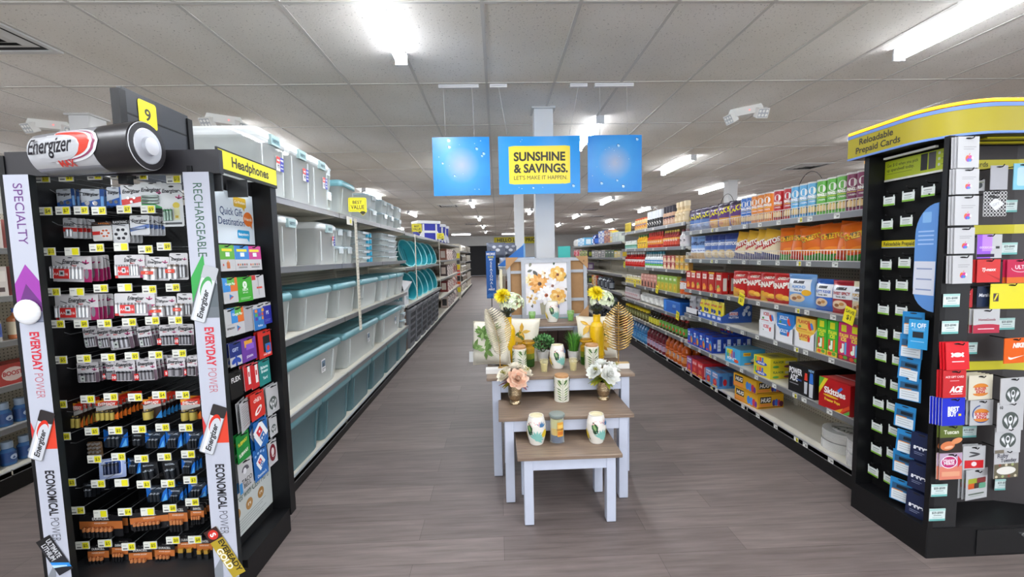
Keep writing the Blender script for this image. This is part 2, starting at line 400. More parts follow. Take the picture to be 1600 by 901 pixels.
def hanging(name, x0, x1, z0, z1, y, hooks, bracket, label, center=False):
    o = empty(name, ((x0 + x1) / 2, y, z0)); W_, Hh = x1 - x0, z1 - z0
    bow = -.03 if center else -.008
    def P_(u, v, d=0.0):
        q = 2 * u / W_ - 1
        return Vector((u - W_ / 2, bow * (1 - q * q) * (0.4 + .6 * v / Hh) - d, v + (-.012 * (1 - q * q) if center and v > Hh * .8 else 0)))
    s = MB(); mat = M('#1d93e2', .3) if center else mwater
    s.grid(lambda a, b: P_(a * W_, b * Hh, 0), 12, 4, mat); s.grid(lambda a, b: P_((1 - a) * W_, b * Hh, -.002), 12, 4, M('#3f9fe6', .4))
    rr = random.Random(int(x0 * 100) + 5)
    for k in range(16):
        u, v = rr.uniform(.08, .92) * W_, rr.uniform(.08, .95) * Hh; r = rr.choice([.004, .005, .006, .012, .016])
        if center and .12 < u / W_ < .88 and .18 < v / Hh < .85: continue
        s.ell(P_, u, v, r, r, M('#2a6fb0', .2), 12); s.ell(P_, u + r * .15, v - r * .2, r * .8, r * .75, M('#a8d4f2', .15), 12); s.ell(P_, u - r * .3, v + r * .35, r * .25, r * .2, M('#ffffff', .15), 8)
    s.build('sign_sheet', o)
    if center:
        q = MB(); a0, a1, b0, b1 = W_ * .125, W_ * .875, Hh * .17, Hh * .84; my = M('#f2dc3a', .35)
        q.grid(lambda a, b: P_(a0 + (a1 - a0) * a, b0 + (b1 - b0) * b + .008 * (0 if 0 < a < 1 else (1 if b < .5 else -1)), .0006), 12, 6, my)
        q.lay = 12; k = M('#26221a', .4)
        q.text(P_, 'SUNSHINE', a0 + .045, b0 + (b1 - b0) * .60, .075, k, 'l', .035, fit=(a1 - a0) * .84)
        q.text(P_, '& SAVINGS.', a0 + .045, b0 + (b1 - b0) * .30, .075, k, 'l', .035, fit=(a1 - a0) * .88)
        q.text(P_, "LET'S MAKE IT HAPPEN.", a0 + .045, b0 + (b1 - b0) * .115, .036, k, 'l', 0, fit=(a1 - a0) * .87)
        q.build('yellow_panel', o)
    dz = H - z0
    for hx, tx in hooks:
        c = MB(); c.tube([(hx - (x0 + x1) / 2, bow * .2, Hh + .004), (hx - (x0 + x1) / 2 + (tx - hx) * .12, bow * .2, Hh + .06)], .0022, M('#b9b9b9', .3, .8), 5); c.build('hook', o)
        c = MB(); c.tube([(hx - (x0 + x1) / 2 + (tx - hx) * .12, bow * .2, Hh + .055), (tx - (x0 + x1) / 2, 0, dz - .02)], .0013, M('#d8d8d8', .4), 5); c.build('cord', o)
    for bx0, bx1 in bracket:
        c = MB(); c.box(bx0 - (x0 + x1) / 2, bx1 - (x0 + x1) / 2, -.016, .016, dz - .034, dz - .006, M('#e2e3e6', .4)); c.box(bx0 - (x0 + x1) / 2, bx1 - (x0 + x1) / 2, -.02, .02, dz - .023, dz - .018, M('#c2c3c8', .4)); c.build('ceiling_bracket', o)
    return tag(o, label, 'sign', 'hanging signs')
hanging('hanging_sign', -.565, -.045, 2.06, 2.585, 3.964, [(-.44, -.45), (-.18, -.19)], [(-.49, -.128)], 'blue square hanging sign with water drops, over the clear tote side of the aisle')
hanging('hanging_sign', .035, .788, 2.062, 2.587, 3.964, [(.12, .05), (.69, .78)], [(-.029, .127), (.702, .86)], 'blue hanging sign with a yellow panel reading sunshine and savings', True)
hanging('hanging_sign', .859, 1.365, 2.069, 2.585, 3.964, [(.975, .975), (1.23, 1.225)], [(.928, 1.286)], 'blue square hanging sign with water drops, over the snack side of the aisle')
# positions measured once in metres: x (or y along a side), height, size, kind
TAGS=[
[(-1.944,1.874,'10'),(-1.845,1.877,'5'),(-1.725,1.882,'5'),(-1.630,1.885,'7'),(-1.535,1.879,'6'),(-1.395,1.862,'13')],
[(-1.948,1.735,'4'),(-1.872,1.736,'7'),(-1.795,1.736,'7'),(-1.721,1.733,'7'),(-1.615,1.737,'7'),(-1.514,1.735,'9')],
[(-1.952,1.561,'13'),(-1.851,1.559,''),(-1.746,1.573,'13'),(-1.642,1.575,''),(-1.540,1.562,'9'),(-1.459,1.573,'9')],
[(-1.950,1.385,'13'),(-1.848,1.383,''),(-1.745,1.396,'13'),(-1.642,1.397,''),(-1.538,1.386,'9'),(-1.436,1.392,'9')],
[(-1.946,1.243,'9'),(-1.844,1.241,'8'),(-1.744,1.240,'8'),(-1.637,1.243,'8'),(-1.537,1.247,'8'),(-1.437,1.246,'9')],
[(-1.951,1.082,'5'),(-1.847,1.085,'5'),(-1.742,1.087,'5'),(-1.639,1.090,'5'),(-1.536,1.092,'9'),(-1.432,1.096,'9')],
[(-1.972,0.881,'3'),(-1.849,0.900,'3'),(-1.748,0.907,'3'),(-1.642,0.902,'4'),(-1.536,0.909,'4'),(-1.433,0.906,'4')],
[(-1.971,0.733,'8'),(-1.845,0.752,'5'),(-1.742,0.752,'5'),(-1.638,0.754,'5'),(-1.534,0.759,'5'),(-1.431,0.754,'3')],
[(-1.846,0.622,'3'),(-1.740,0.629,'3'),(-1.639,0.616,'3'),(-1.537,0.621,'3'),(-1.431,0.629,'8')],
[(-1.970,0.517,'3'),(-1.841,0.506,'10'),(-1.737,0.506,''),(-1.640,0.495,'3'),(-1.532,0.494,'3'),(-1.431,0.507,'3')],
[(-1.944,0.383,'14'),(-1.844,0.363,''),(-1.735,0.367,'14'),(-1.634,0.364,''),(-1.534,0.376,'8'),(-1.431,0.401,'8')],
[(-1.938,0.215,'5'),(-1.838,0.220,'5'),(-1.734,0.199,'5'),(-1.636,0.201,'5'),(-1.532,0.221,'8'),(-1.433,0.219,'8')],
]
PACKS=[
(1,-1.953,1.768,0.084,0.078,2.02,'coin',3),
(1,-1.837,1.763,0.101,0.081,2.02,'coin',3),
(1,-1.740,1.767,0.071,0.084,2.02,'coin',2),
(1,-1.662,1.760,0.091,0.101,2.02,'redcoin',2),
(1,-1.573,1.753,0.097,0.118,2.02,'green',2),
(1,-1.484,1.667,0.094,0.194,2.02,'charger',1),
(2,-1.970,1.625,0.065,0.093,2.04,'redmini',5),
(2,-1.825,1.610,0.089,0.088,2.04,'wheelred',2),
(2,-1.741,1.599,0.080,0.106,2.04,'wheel',4),
(2,-1.655,1.633,0.092,0.091,2.04,'blue',5),
(3,-1.921,1.426,0.202,0.115,1.97,'maxbig',5),
(3,-1.658,1.437,0.132,0.104,1.97,'maxbig',2),
(3,-1.547,1.422,0.107,0.108,1.98,'fat',1),
(3,-1.450,1.423,0.085,0.122,1.98,'fat',1),
(4,-1.909,1.251,0.196,0.116,1.97,'maxbig',4),
(4,-1.652,1.265,0.174,0.102,1.97,'maxbig',2),
(4,-1.525,1.254,0.102,0.094,1.98,'fat',1),
(4,-1.438,1.254,0.069,0.107,1.98,'fat',1),
(5,-1.931,1.111,0.061,0.098,2.05,'max',2),
(5,-1.869,1.106,0.064,0.095,2.05,'max',1),
(5,-1.791,1.097,0.115,0.111,2.05,'max',3),
(5,-1.679,1.106,0.064,0.096,2.05,'max',3),
(5,-1.573,1.109,0.084,0.099,2.05,'max10',1),
(5,-1.496,1.107,0.081,0.102,2.05,'max10',1),
(6,-1.934,0.949,0.096,0.095,2.02,'max',4),
(6,-1.829,0.961,0.041,0.083,2.02,'max10',2),
(6,-1.767,0.950,0.090,0.098,2.02,'max10',3),
(6,-1.663,0.950,0.094,0.101,2.02,'max10',5),
(6,-1.530,0.964,0.088,0.089,2.02,'maxd',2),
(6,-1.457,0.965,0.050,0.095,2.02,'maxd',2),
(7,-1.985,0.742,0.052,0.114,2.00,'gold',5),
(7,-1.846,0.774,0.099,0.092,2.00,'gold4',7),
(7,-1.637,0.773,0.085,0.093,2.00,'goldb',6),
(7,-1.462,0.761,0.092,0.099,2.00,'gold',3),
(8,-2.026,0.513,0.047,0.130,2.03,'bulk',1),
(8,-1.946,0.580,0.071,0.076,2.03,'bulk',1),
(8,-1.847,0.624,0.116,0.091,2.03,'adv',1),
(8,-1.744,0.629,0.062,0.060,2.03,'dark',1),
(8,-1.665,0.613,0.096,0.083,2.03,'adv',2),
(8,-1.574,0.610,0.081,0.085,2.03,'adv',2),
(8,-1.479,0.603,0.079,0.086,2.03,'adv',2),
(9,-1.849,0.487,0.129,0.094,2.00,'bright',1),
(9,-1.747,0.505,0.062,0.078,2.00,'adv',1),
(9,-1.674,0.476,0.082,0.082,2.00,'dark',2),
(9,-1.575,0.472,0.077,0.089,2.00,'dark',2),
(9,-1.498,0.495,0.065,0.072,2.00,'adv',3),
(10,-1.964,0.400,0.056,0.069,2.00,'dark',6),
(10,-1.652,0.361,0.102,0.082,2.00,'adv',1),
(10,-1.566,0.354,0.071,0.070,2.00,'adv',4),
(10,-1.465,0.375,0.084,0.073,2.00,'adv',3),
(11,-1.869,0.239,0.207,0.102,1.94,'copbig',2),
(11,-1.647,0.266,0.175,0.084,1.94,'copbig',2),
(11,-1.517,0.251,0.090,0.121,1.94,'cop',3),
(11,-1.431,0.281,0.061,0.088,1.94,'cop',4),
(12,-1.896,0.101,0.094,0.093,1.94,'cop',2),
(12,-1.798,0.115,0.072,0.092,1.94,'cop',2),
(12,-1.705,0.079,0.108,0.101,1.94,'cop',2),
(12,-1.595,0.098,0.094,0.086,1.94,'cop',2),
(12,-1.490,0.120,0.085,0.101,1.94,'nine',2),
(12,-1.408,0.109,0.076,0.101,1.94,'nine',1),
]
WCARDS=[
(1,1.911,1.458,0.101,0.115,'green'),
(1,2.019,1.457,0.111,0.115,'blue'),
(1,2.120,1.456,0.122,0.116,'magenta'),
(2,1.916,1.316,0.104,0.112,'play'),
(2,2.024,1.312,0.119,0.114,'xbox'),
(2,2.136,1.316,0.105,0.114,'pad'),
(3,1.897,1.170,0.070,0.120,'white'),
(3,1.953,1.168,0.093,0.124,'play'),
(3,2.040,1.167,0.081,0.117,'grey'),
(3,2.128,1.161,0.102,0.123,'multi'),
(3,2.200,1.178,0.077,0.110,'ps'),
(4,1.919,1.031,0.086,0.106,'bow'),
(4,2.022,1.029,0.116,0.108,'purple'),
(4,2.184,1.012,0.170,0.136,'redb'),
(5,1.908,0.888,0.094,0.119,'black'),
(5,1.995,0.895,0.054,0.119,'redw'),
(5,2.054,0.885,0.062,0.123,'redw'),
(5,2.139,0.879,0.101,0.124,'teal'),
(6,1.956,0.721,0.151,0.137,'text'),
(6,2.061,0.734,0.179,0.129,'chili'),
(6,2.198,0.708,0.144,0.147,'sbux'),
(7,1.925,0.588,0.096,0.127,'subway'),
(7,2.071,0.582,0.159,0.139,'domino'),
(7,2.186,0.591,0.071,0.105,'sbux'),
(8,1.929,0.446,0.107,0.141,'taco'),
(8,2.054,0.437,0.158,0.154,'domino2'),
(8,2.163,0.448,0.082,0.123,'chick'),
]
KL=[(2.203,1.740),(2.098,1.750),(2.000,1.761),(2.208,1.616),(2.102,1.625),(2.204,1.401),(2.101,1.413),(2.206,1.290),(2.109,1.297),(2.207,1.158),(2.105,1.164),(2.208,1.028),(2.109,1.033),(2.209,0.900),(2.109,0.900),(2.206,0.761),(2.113,0.762),(2.211,0.636),(2.128,0.645),(2.213,0.501),(2.111,0.519),(2.210,0.373),(2.115,0.390),(2.224,0.240),(2.126,0.245)]
KB=[(2.029,1.117,0.111),(2.036,1.001,0.123),(2.043,0.884,0.124),(2.031,0.781,0.135),(2.050,0.630,0.124),(2.030,0.503,0.123),(2.044,0.387,0.124),(2.050,0.235,0.136)]
KF=[
('apple',2.099,1.842,0.099,0.137),
('apple',2.102,1.728,0.108,0.111),
('apple',2.107,1.591,0.114,0.129),
('apple',2.104,1.464,0.097,0.116),
('apple',2.104,1.329,0.094,0.126),
('armour',2.109,0.932,0.130,0.127),
('ace',2.098,0.802,0.118,0.128),
('bestbuy',2.101,0.669,0.121,0.130),
('tuna',2.098,0.539,0.113,0.131),
('honey',2.104,0.409,0.129,0.126),
]
KC=[
('gift1',2.317,1.760,0.029,0.054,1.98),
('grey',2.380,1.760,0.085,0.113,1.95),
('ltblue',2.495,1.758,0.089,0.123,1.95),
('pattern',2.367,1.635,0.111,0.117,1.95),
('purple',2.355,1.437,0.124,0.113,1.95),
('tjx',2.358,1.321,0.116,0.110,1.95),
('ultra',2.509,1.314,0.116,0.114,1.95),
('macy',2.292,1.198,0.053,0.091,1.98),
('marsh',2.390,1.198,0.092,0.101,1.98),
('yellow',2.481,1.190,0.190,0.122,1.95),
('yel2',2.283,1.084,0.040,0.108,1.98),
('home',2.364,1.074,0.133,0.116,1.95),
('nike',2.520,0.921,0.128,0.124,1.95),
('bk',2.393,0.732,0.137,0.124,1.98),
('bk2',2.406,0.599,0.120,0.129,1.98),
('sbux',2.525,0.715,0.148,0.132,1.95),
('sbux10',2.521,0.578,0.156,0.147,1.95),
('sbux2',2.515,0.467,0.133,0.128,1.95),
('ruby',2.517,0.337,0.140,0.146,1.95),
('tbl',2.383,0.370,0.118,0.121,1.98),
('panera',2.406,0.214,0.146,0.156,1.98),
]
KW=[(2.075,1.251),(2.076,1.126),(2.396,0.977),(2.587,1.098),(2.572,1.480),(2.556,1.691),(2.421,0.537),(2.626,0.244),(2.070,0.345),(2.067,0.224)]
# ================================================================== battery display (aisle end, facing the camera)
BK = '#17181a'
mblk = M('#0e0e10', .45, spec=.35); mblk2 = M('#0a0a0b', .6, spec=.3)
def f_peg(nt, b, base, hole):
    tc = node(nt, 'TexCoord'); mp = node(nt, 'Mapping'); mp.inputs['Scale'].default_value = (39.37, 39.37, 39.37); nt.links.new(tc.outputs['Object'], mp.inputs[0])
    sp = node(nt, 'SeparateXYZ'); nt.links.new(mp.outputs[0], sp.inputs[0])
    def ma(op, *q):
        n = node(nt, 'Math', operation=op)
        for i, v in enumerate(q):
            if isinstance(v, (int, float)): n.inputs[i].default_value = v
            else: nt.links.new(v, n.inputs[i])
        return n.outputs[0]
    a = ma('SUBTRACT', ma('FRACT', ma('ADD', sp.outputs[0], sp.outputs[1])), .5); c = ma('SUBTRACT', ma('FRACT', sp.outputs[2]), .5)
    d = ma('ADD', ma('MULTIPLY', a, a), ma('MULTIPLY', c, c))
    f = ma('LESS_THAN', d, .032)
    mx = node(nt, 'MixRGB'); nt.links.new(f, mx.inputs[0]); mx.inputs[1].default_value = lin(base); mx.inputs[2].default_value = lin(hole); nt.links.new(mx.outputs[0], b.inputs['Base Color']); b.inputs['Roughness'].default_value = .55
mpegk = custom('black_pegboard', lambda nt, b: f_peg(nt, b, '#111213', '#030303'))
mpegw = custom('cream_pegboard', lambda nt, b: f_peg(nt, b, '#b9b2a2', '#4a463e'))
bd = empty('battery_display', (-1.575, 2.05, 0)); OX, OY = -1.575, 2.05
tag(bd, 'black battery display with two tall white graphic panels at the end of the tote shelves', 'store display')
def P(mb, name, parent=bd, **k):      # parts are given in world metres, moved to the display's base
    mb.v = [(x - OX, y - OY, z) for x, y, z in mb.v]; return mb.build(name, parent, **k)
b = MB(); q = []
for cx, cy_, a0 in ((-1.27, 2.29, 0), (-1.97, 2.29, 90), (-1.97, 1.83, 180), (-1.27, 1.83, 270)):
    for k in range(6): t = math.radians(a0 + 18 * k); q.append((cx + .085 * math.cos(t), cy_ + (.01 if a0 < 180 else .085) * math.sin(t), .0))
b.prism(q, (0, 0, .10), mblk, False); b.prism([(x, y, .10) for x, y, z in q], (0, 0, .012), M('#26272a', .5)); P(b, 'base')
P(MB().box(-2.0, -1.19, 2.30, 2.315, .112, 1.80, mpegk), 'back_panel')
P(MB().box(-2.025, -2.0, 1.83, 2.31, .112, 1.95, mblk), 'side_panel')
P(MB().box(-1.275, -1.255, 1.83, 2.31, .112, 1.90, mblk), 'side_panel')
P(MB().box(-2.0, -1.145, 1.835, 1.86, 1.868, 1.966, M('#2b292d', .4)), 'header_board')
P(MB().box(-1.275, -1.16, 2.255, 2.31, .112, 1.905, mblk), 'rear_post')
P(MB().box(-1.275, -1.165, 1.86, 2.26, .112, .15, mblk), 'wing_ledge')
for zz in (1.83, 1.79): P(MB().box(-1.95, -1.27, 2.30, 2.305, zz, zz + .006, M('#3a3a3a', .5)), 'cross_bar')
def mini_cell(m, fr, cu, cv, L, W_, ang, cap, body, arc, word):
    ca, sa = math.cos(ang), math.sin(ang)
    def f2(u, v, d=0): return fr(cu + u * ca - v * sa, cv + u * sa + v * ca, d + .004)
    m.rrect(f2, -L / 2, -W_ / 2, L / 2, W_ / 2, W_ * .12, M('#8f9296', .3)); m.rrect(f2, -L / 2 + .003, -W_ / 2 + .003, L / 2 - .003, W_ / 2 - .003, W_ * .1, M(body, .3))
    m.rect(f2, -L / 2 + .003, W_ * .12, L / 2, W_ * .3, M('#f4f5f7', .25))
    m.rrect(f2, L * .27, -W_ / 2, L / 2, W_ / 2, W_ * .1, M(cap, .35))
    m.ell(f2, L * .12, W_ * .0, L * .2, W_ * .36, M(arc, .3)); m.ell(f2, L * .06, -W_ * .08, L * .19, W_ * .33, M(body, .3))
    m.text(f2, word, -L * .43, -W_ * .24, W_ * .36, '#1b1b20', 'l', .03, fit=L * .55, shear=.2)
def graphic(x0, x1, top, topc, art):
    z0, z1, y = .118, 1.868, 1.80; W_ = x1 - x0
    t = MB(); n = 8
    def cur(u, v, d=0.0): return Vector((x0 + u, y - d, z0 + v))
    t.grid(lambda a, c: cur(a * W_, c * (z1 - z0)), n, 2, M('#c0c3d0', .4)); t.box(x0 + .001, x1 - .001, y + .001, y + .03, z0, z1, M('#161c1e', .5))
    Hh = z1 - z0
    dn = lambda u, v, d=0.0: cur(v, Hh - u, d)        # u runs down the panel, v to the right
    if art == 'purple':
        t.ink(cur, [(0, Hh - .52), (0, Hh - .44), (W_ * .5, Hh - .36), (W_, Hh - .43), (W_, Hh - .54)], M('#a03ea8', .35)); t.ink(cur, [(0, Hh - .545), (W_ * .45, Hh - .44), (W_, Hh - .52), (W_, Hh - .56), (0, Hh - .56)], M('#6a3179', .35))
        t.rect(cur, 0, Hh - .60, W_, Hh - .555, M('#8d93a8', .35)); t.rect(cur, 0, Hh - .60, W_, Hh - .597, M('#5f6678', .35))
    else:
        t.ink(cur, [(0, Hh - .53), (0, Hh - .43), (W_ * .55, Hh - .33), (W_ * .62, Hh - .53)], M('#2fa648', .35)); t.ink(cur, [(0, Hh - .535), (W_ * .5, Hh - .40), (W_, Hh - .46), (W_, Hh - .56), (0, Hh - .56)], M('#5d666c', .35))
        t.rect(cur, 0, Hh - .60, W_, Hh - .555, M('#6b7278', .35))
    t.text(dn, top, .045 if art != 'purple' else .035, W_ * .36, .036, M(topc, .4), 'l', .0, fit=.30)
    t.text(dn, 'EVERYDAY', .64, W_ * .38, .036, M('#d3263a', .4), 'l', .03, fit=.165); t.text(dn, 'POWER', .815, W_ * .38, .036, M('#c8646f', .4), 'l', -.012, fit=.105)
    t.ink(cur, [(W_ * .1, Hh - 1.14), (W_, Hh - 1.0), (W_, Hh - 1.14)], M('#e0432c', .35)); t.ink(cur, [(0, Hh - 1.14), (0, Hh - 1.06), (W_ * .3, Hh - 1.14)], M('#f0f1f4', .35)); t.ink(cur, [(0, Hh - 1.02), (0, Hh - 1.12), (W_ * .25, Hh - 1.1)], M('#d23a3a', .35))
    t.text(dn, 'ECONOMICAL', 1.235, W_ * .38, .036, M('#26262c', .4), 'l', .03, fit=.20); t.text(dn, 'POWER', 1.445, W_ * .38, .036, M('#5a5a62', .4), 'l', -.012, fit=.105)
    t.ink(cur, [(0, .14), (0, .04), (W_ * .35, .10), (W_ * .35, 0.0), (0, 0)], M('#8b8f96', .35))
    o = P(t, 'graphic_panel')
    a = MB(); c = M('#f2f3f6', .25)
    if art == 'purple':
        a.lathe([(.052 * math.sin(PI * k / 10), -.052 * math.cos(PI * k / 10)) for k in range(11)], c, c=(0, 0, 0), n=20, sy=.35)
        a.v = [(p[0] + x0 + W_ * .5, p[1] + y - .012, p[2] + z0 + Hh - .555) for p in a.v]; P(a, 'button_cell_cutout', bd)
    else:
        mini_cell(a, cur, W_ * .5, Hh - .50, .24, .062, math.radians(72), '#b9bcc0', '#d5d8dc', '#3ea34e', 'Energizer'); P(a, 'battery_cutout')
    a = MB(); mini_cell(a, cur, W_ * .42, Hh - 1.08, .22, .062, math.radians(70), '#2a2526', '#cfd2d8', '#d8321e', 'Energizer'); P(a, 'battery_cutout')
    a = MB(); ang = math.radians(-62)
    if art == 'purple':
        f2 = lambda u, v, d=0: cur(W_ * .55 + u * math.cos(ang) - v * math.sin(ang), .115 + u * math.sin(ang) + v * math.cos(ang), d + .004)
        a.rect(f2, -.115, -.034, .06, .034, M('#23252b', .35)); a.rect(f2, -.115, -.034, -.075, .034, M('#16171a', .35)); a.text(f2, 'ULTIMATE', -.1, .004, .022, '#d8dade', 'l', .02, fit=.09); a.text(f2, 'LITHIUM', -.09, -.024, .022, '#d8dade', 'l', .02, fit=.08); a.ink(f2, [(-.01, -.034), (.03, .034), (.05, .034), (.015, -.034)], M('#2f8fe0', .3)); a.ink(f2, [(.005, -.034), (.035, .02), (.04, .02), (.02, -.034)], M('#bfe4ff', .3))
    else:
        f2 = lambda u, v, d=0: cur(W_ * .52 + u * math.cos(ang) - v * math.sin(ang), .115 + u * math.sin(ang) + v * math.cos(ang), d + .004)
        a.rect(f2, -.125, -.031, .115, .031, M('#b59b2e', .3)); a.rect(f2, -.125, -.031, -.07, .031, M('#3a201c', .35)); a.ell(f2, -.097, 0, .022, .022, M('#d3352b', .35)); a.text(f2, 'S', -.097, -.012, .024, '#ffffff', 'c', .03)
        a.text(f2, 'EVEREADY', -.062, .002, .024, '#1f1b10', 'l', .03, fit=.165); a.text(f2, 'GOLD', -.03, -.027, .026, '#f7f3dc', 'l', .04, fit=.12)
    P(a, 'battery_cutout')
graphic(-1.977, -1.879, 'SPECIALTY', '#6f3a86', 'purple')
graphic(-1.272, -1.168, 'RECHARGEABLE', '#2c5c44', 'green')
# side wing: header sign, posters
t = MB(); fr = plane((-1.155, 1.845, 1.895), (0, 1, 0), (0, 0, 1)); t.box(-1.163, -1.155, 1.842, 2.318, 1.880, 1.980, M('#22231f', .5)); t.rect(fr, .003, .0, .47, .078, M('#e6dd22', .35)); t.text(fr, 'Headphones', .242, .021, .042, '#2b2b22', 'c', .03, fit=.36); P(t, 'side_sign')
t = MB(); t.box(-1.25, -1.16, 1.865, 1.875, 1.80, 1.88, M('#3a3b3d')); P(t, 'sign_bracket'); t = MB(); t.box(-1.25, -1.16, 2.05, 2.056, 1.80, 1.88, M('#3a3b3d')); P(t, 'sign_bracket')
t = MB(); fr = plane((-1.252, 1.845, 1.585), (0, 1, 0), (0, 0, 1)); t.box(-1.2545, -1.252, 1.845, 2.25, 1.585, 1.83, M('#dbe6ee', .35))
t.text(fr, 'Quick Gift', .225, .135, .034, '#2a4a7c', 'c', .01, fit=.17); t.text(fr, 'Destination', .225, .088, .034, '#2a4a7c', 'c', .01, fit=.20)
def bubble(u0, v0, u1, v1, c, s, tail): t.rrect(fr, u0, v0, u1, v1, .008, M(c, .4)); t.ink(fr, [(tail - .012, v0 + .004), (tail + .012, v0 + .004), (tail + .008, v0 - .018)], M(c, .4)); t.text(fr, s, (u0 + u1) / 2, (v0 + v1) / 2 - .006, .013, '#f3f3ee', 'c', .02, fit=(u1 - u0) * .85)
bubble(.245, .178, .345, .225, '#d9b02c', 'Co-Workers', .32); bubble(.26, .028, .36, .068, '#2c9ccf', 'Babysitters', .345)
t.ell(fr, .355, .125, .04, .036, M('#e0752b', .4)); t.ink(fr, [(.36, .1), (.385, .105), (.385, .078)], M('#e0752b', .4)); t.text(fr, 'Friends', .355, .118, .015, '#f6f0e4', 'c', .02)
t.rrect(fr, .02, .18, .085, .23, .006, M('#2f7f62', .4)); t.text(fr, 'Teachers', .052, .2, .013, '#f6f0e4', 'c', .02); t.ell(fr, .08, .05, .035, .035, M('#e5637a', .4)); t.text(fr, 'Family', .08, .044, .013, '#f6f0e4', 'c', .02)
P(t, 'gift_poster')
t = MB(); fr = plane((-1.252, 1.845, .145), (0, 1, 0), (0, 0, 1)); t.box(-1.2545, -1.252, 1.845, 2.25, .195, .52, M('#d8dedb', .35)); t.rect(fr, 0, .05, .005, .375, '#3b5b52'); t.text(fr, 'Gift Cards with Cash Here!', .385, .215, .034, '#3b5b52', 'r', .0, fit=.375)
for k, u in enumerate((.10, .20, .30)):
    t.ell(fr, u, .165, .028, .028, M('#b98a4e', .4)); t.rect(fr, u - .012, .158, u + .012, .172, '#efe6d6'); t.ell(fr, u, .162, .006, .006, M('#b98a4e', .4))
for k in range(5): t.rect(fr, .06, .122 - k * .013, .34 - .03 * (k % 3), .124 - k * .013, '#7d8a86')
P(t, 'cash_poster')
P(MB().box(-1.2555, -1.2525, 1.845, 2.25, .15, .195, mpegk), 'peg_strip')
# peg hooks with price tags
def rowname(r): return ORD[r] + ' row of pegs'
mwire = M('#77797c', .35, .8); mtag = M('#e4e4da', .4); mtagy = M('#e9e01a', .4)
TSZ = (.060, .035)
for r, row in enumerate(TAGS):
    for c, (x, z, pr) in enumerate(row):
        h = MB(); rise = .004
        h.tube([(x, 2.30, z - .055), (x, 1.97, z - .055), (x, 1.945, z - .043)], .0019, mwire, 5); h.tube([(x, 2.30, z + .002), (x, 1.925, z)], .0015, mwire, 4)
        ho = P(h, 'peg_hook')
        t = MB(); t.box(x - .03, x + .03, 1.916, 1.920, z - .0175, z + .0175, mtag); fr = plane((x - .03, 1.916, z - .0175), (1, 0, 0), (0, 0, 1))
        t.rrect(fr, .031, .003, .058, .032, .003, mtagy)
        t.text(fr, '$' + pr if pr else '', .0445, .011, .014, '#5a5310', 'c', .02, fit=.022)
        t.rect(fr, .005, .022, .022, .025, '#a9aaa2')
        if pr: t.rect(fr, .006, .006, .026, .012, '#6a6a66')
        P(t, 'price_tag', ho)
# ---- battery packs
def cyl_row(m, n, u0, u1, v0, v1, y, c1, c2, capf=.3, c3='#c9ccd0'):
    wd = (u1 - u0) / n; r = wd * .44
    for i in range(n):
        cx = u0 + wd * (i + .5); hh = v1 - v0
        m.lathe([(r * .99, v0, M(c1, .25, .3)), (r, v0), (r, v0 + hh * (1 - capf), M(c2, .3, .2)), (r, v1 - .003, M(c3, .25, .8)), (r * .35, v1 - .003), (r * .35, v1), (.0001, v1)], M(c1), c=(cx, y, 0), n=9)
def pack_card(m, W_, Hh, col, tilt=0):
    pts = []
    r = min(.006, W_ * .1)
    for cx, cz, a in ((W_ / 2 - r, r, -90), (W_ / 2 - r, Hh - r, 0), (-W_ / 2 + r, Hh - r, 90), (-W_ / 2 + r, r, 180)):
        for k in range(3): t = math.radians(a + 45 * k); pts.append((cx + r * math.cos(t), 0, cz + r * math.sin(t)))
    m.prism(pts, (0, .0012, 0), M(col, .3))
    fr = plane((-W_ / 2, 0, 0), (1, 0, 0), (0, 0, 1)); m.ell(fr, W_ / 2, Hh * .94, min(.012, W_ * .16), Hh * .022, M('#1b1b1d', .6), 10); return fr
PINK, DKP = '#b5246e', '#3a1530'
def bunny_free_burst(m, fr, u, v, s):     # magenta ribbon burst, abstract
    for a in (20, 80, 150): m.ell(fr, u + s * .5 * math.cos(math.radians(a)), v + s * .5 * math.sin(math.radians(a)), s * .55, s * .2, M(PINK, .3), 10, rot=math.radians(a))
    m.ell(fr, u, v, s * .35, s * .22, M(DKP, .3), 10)
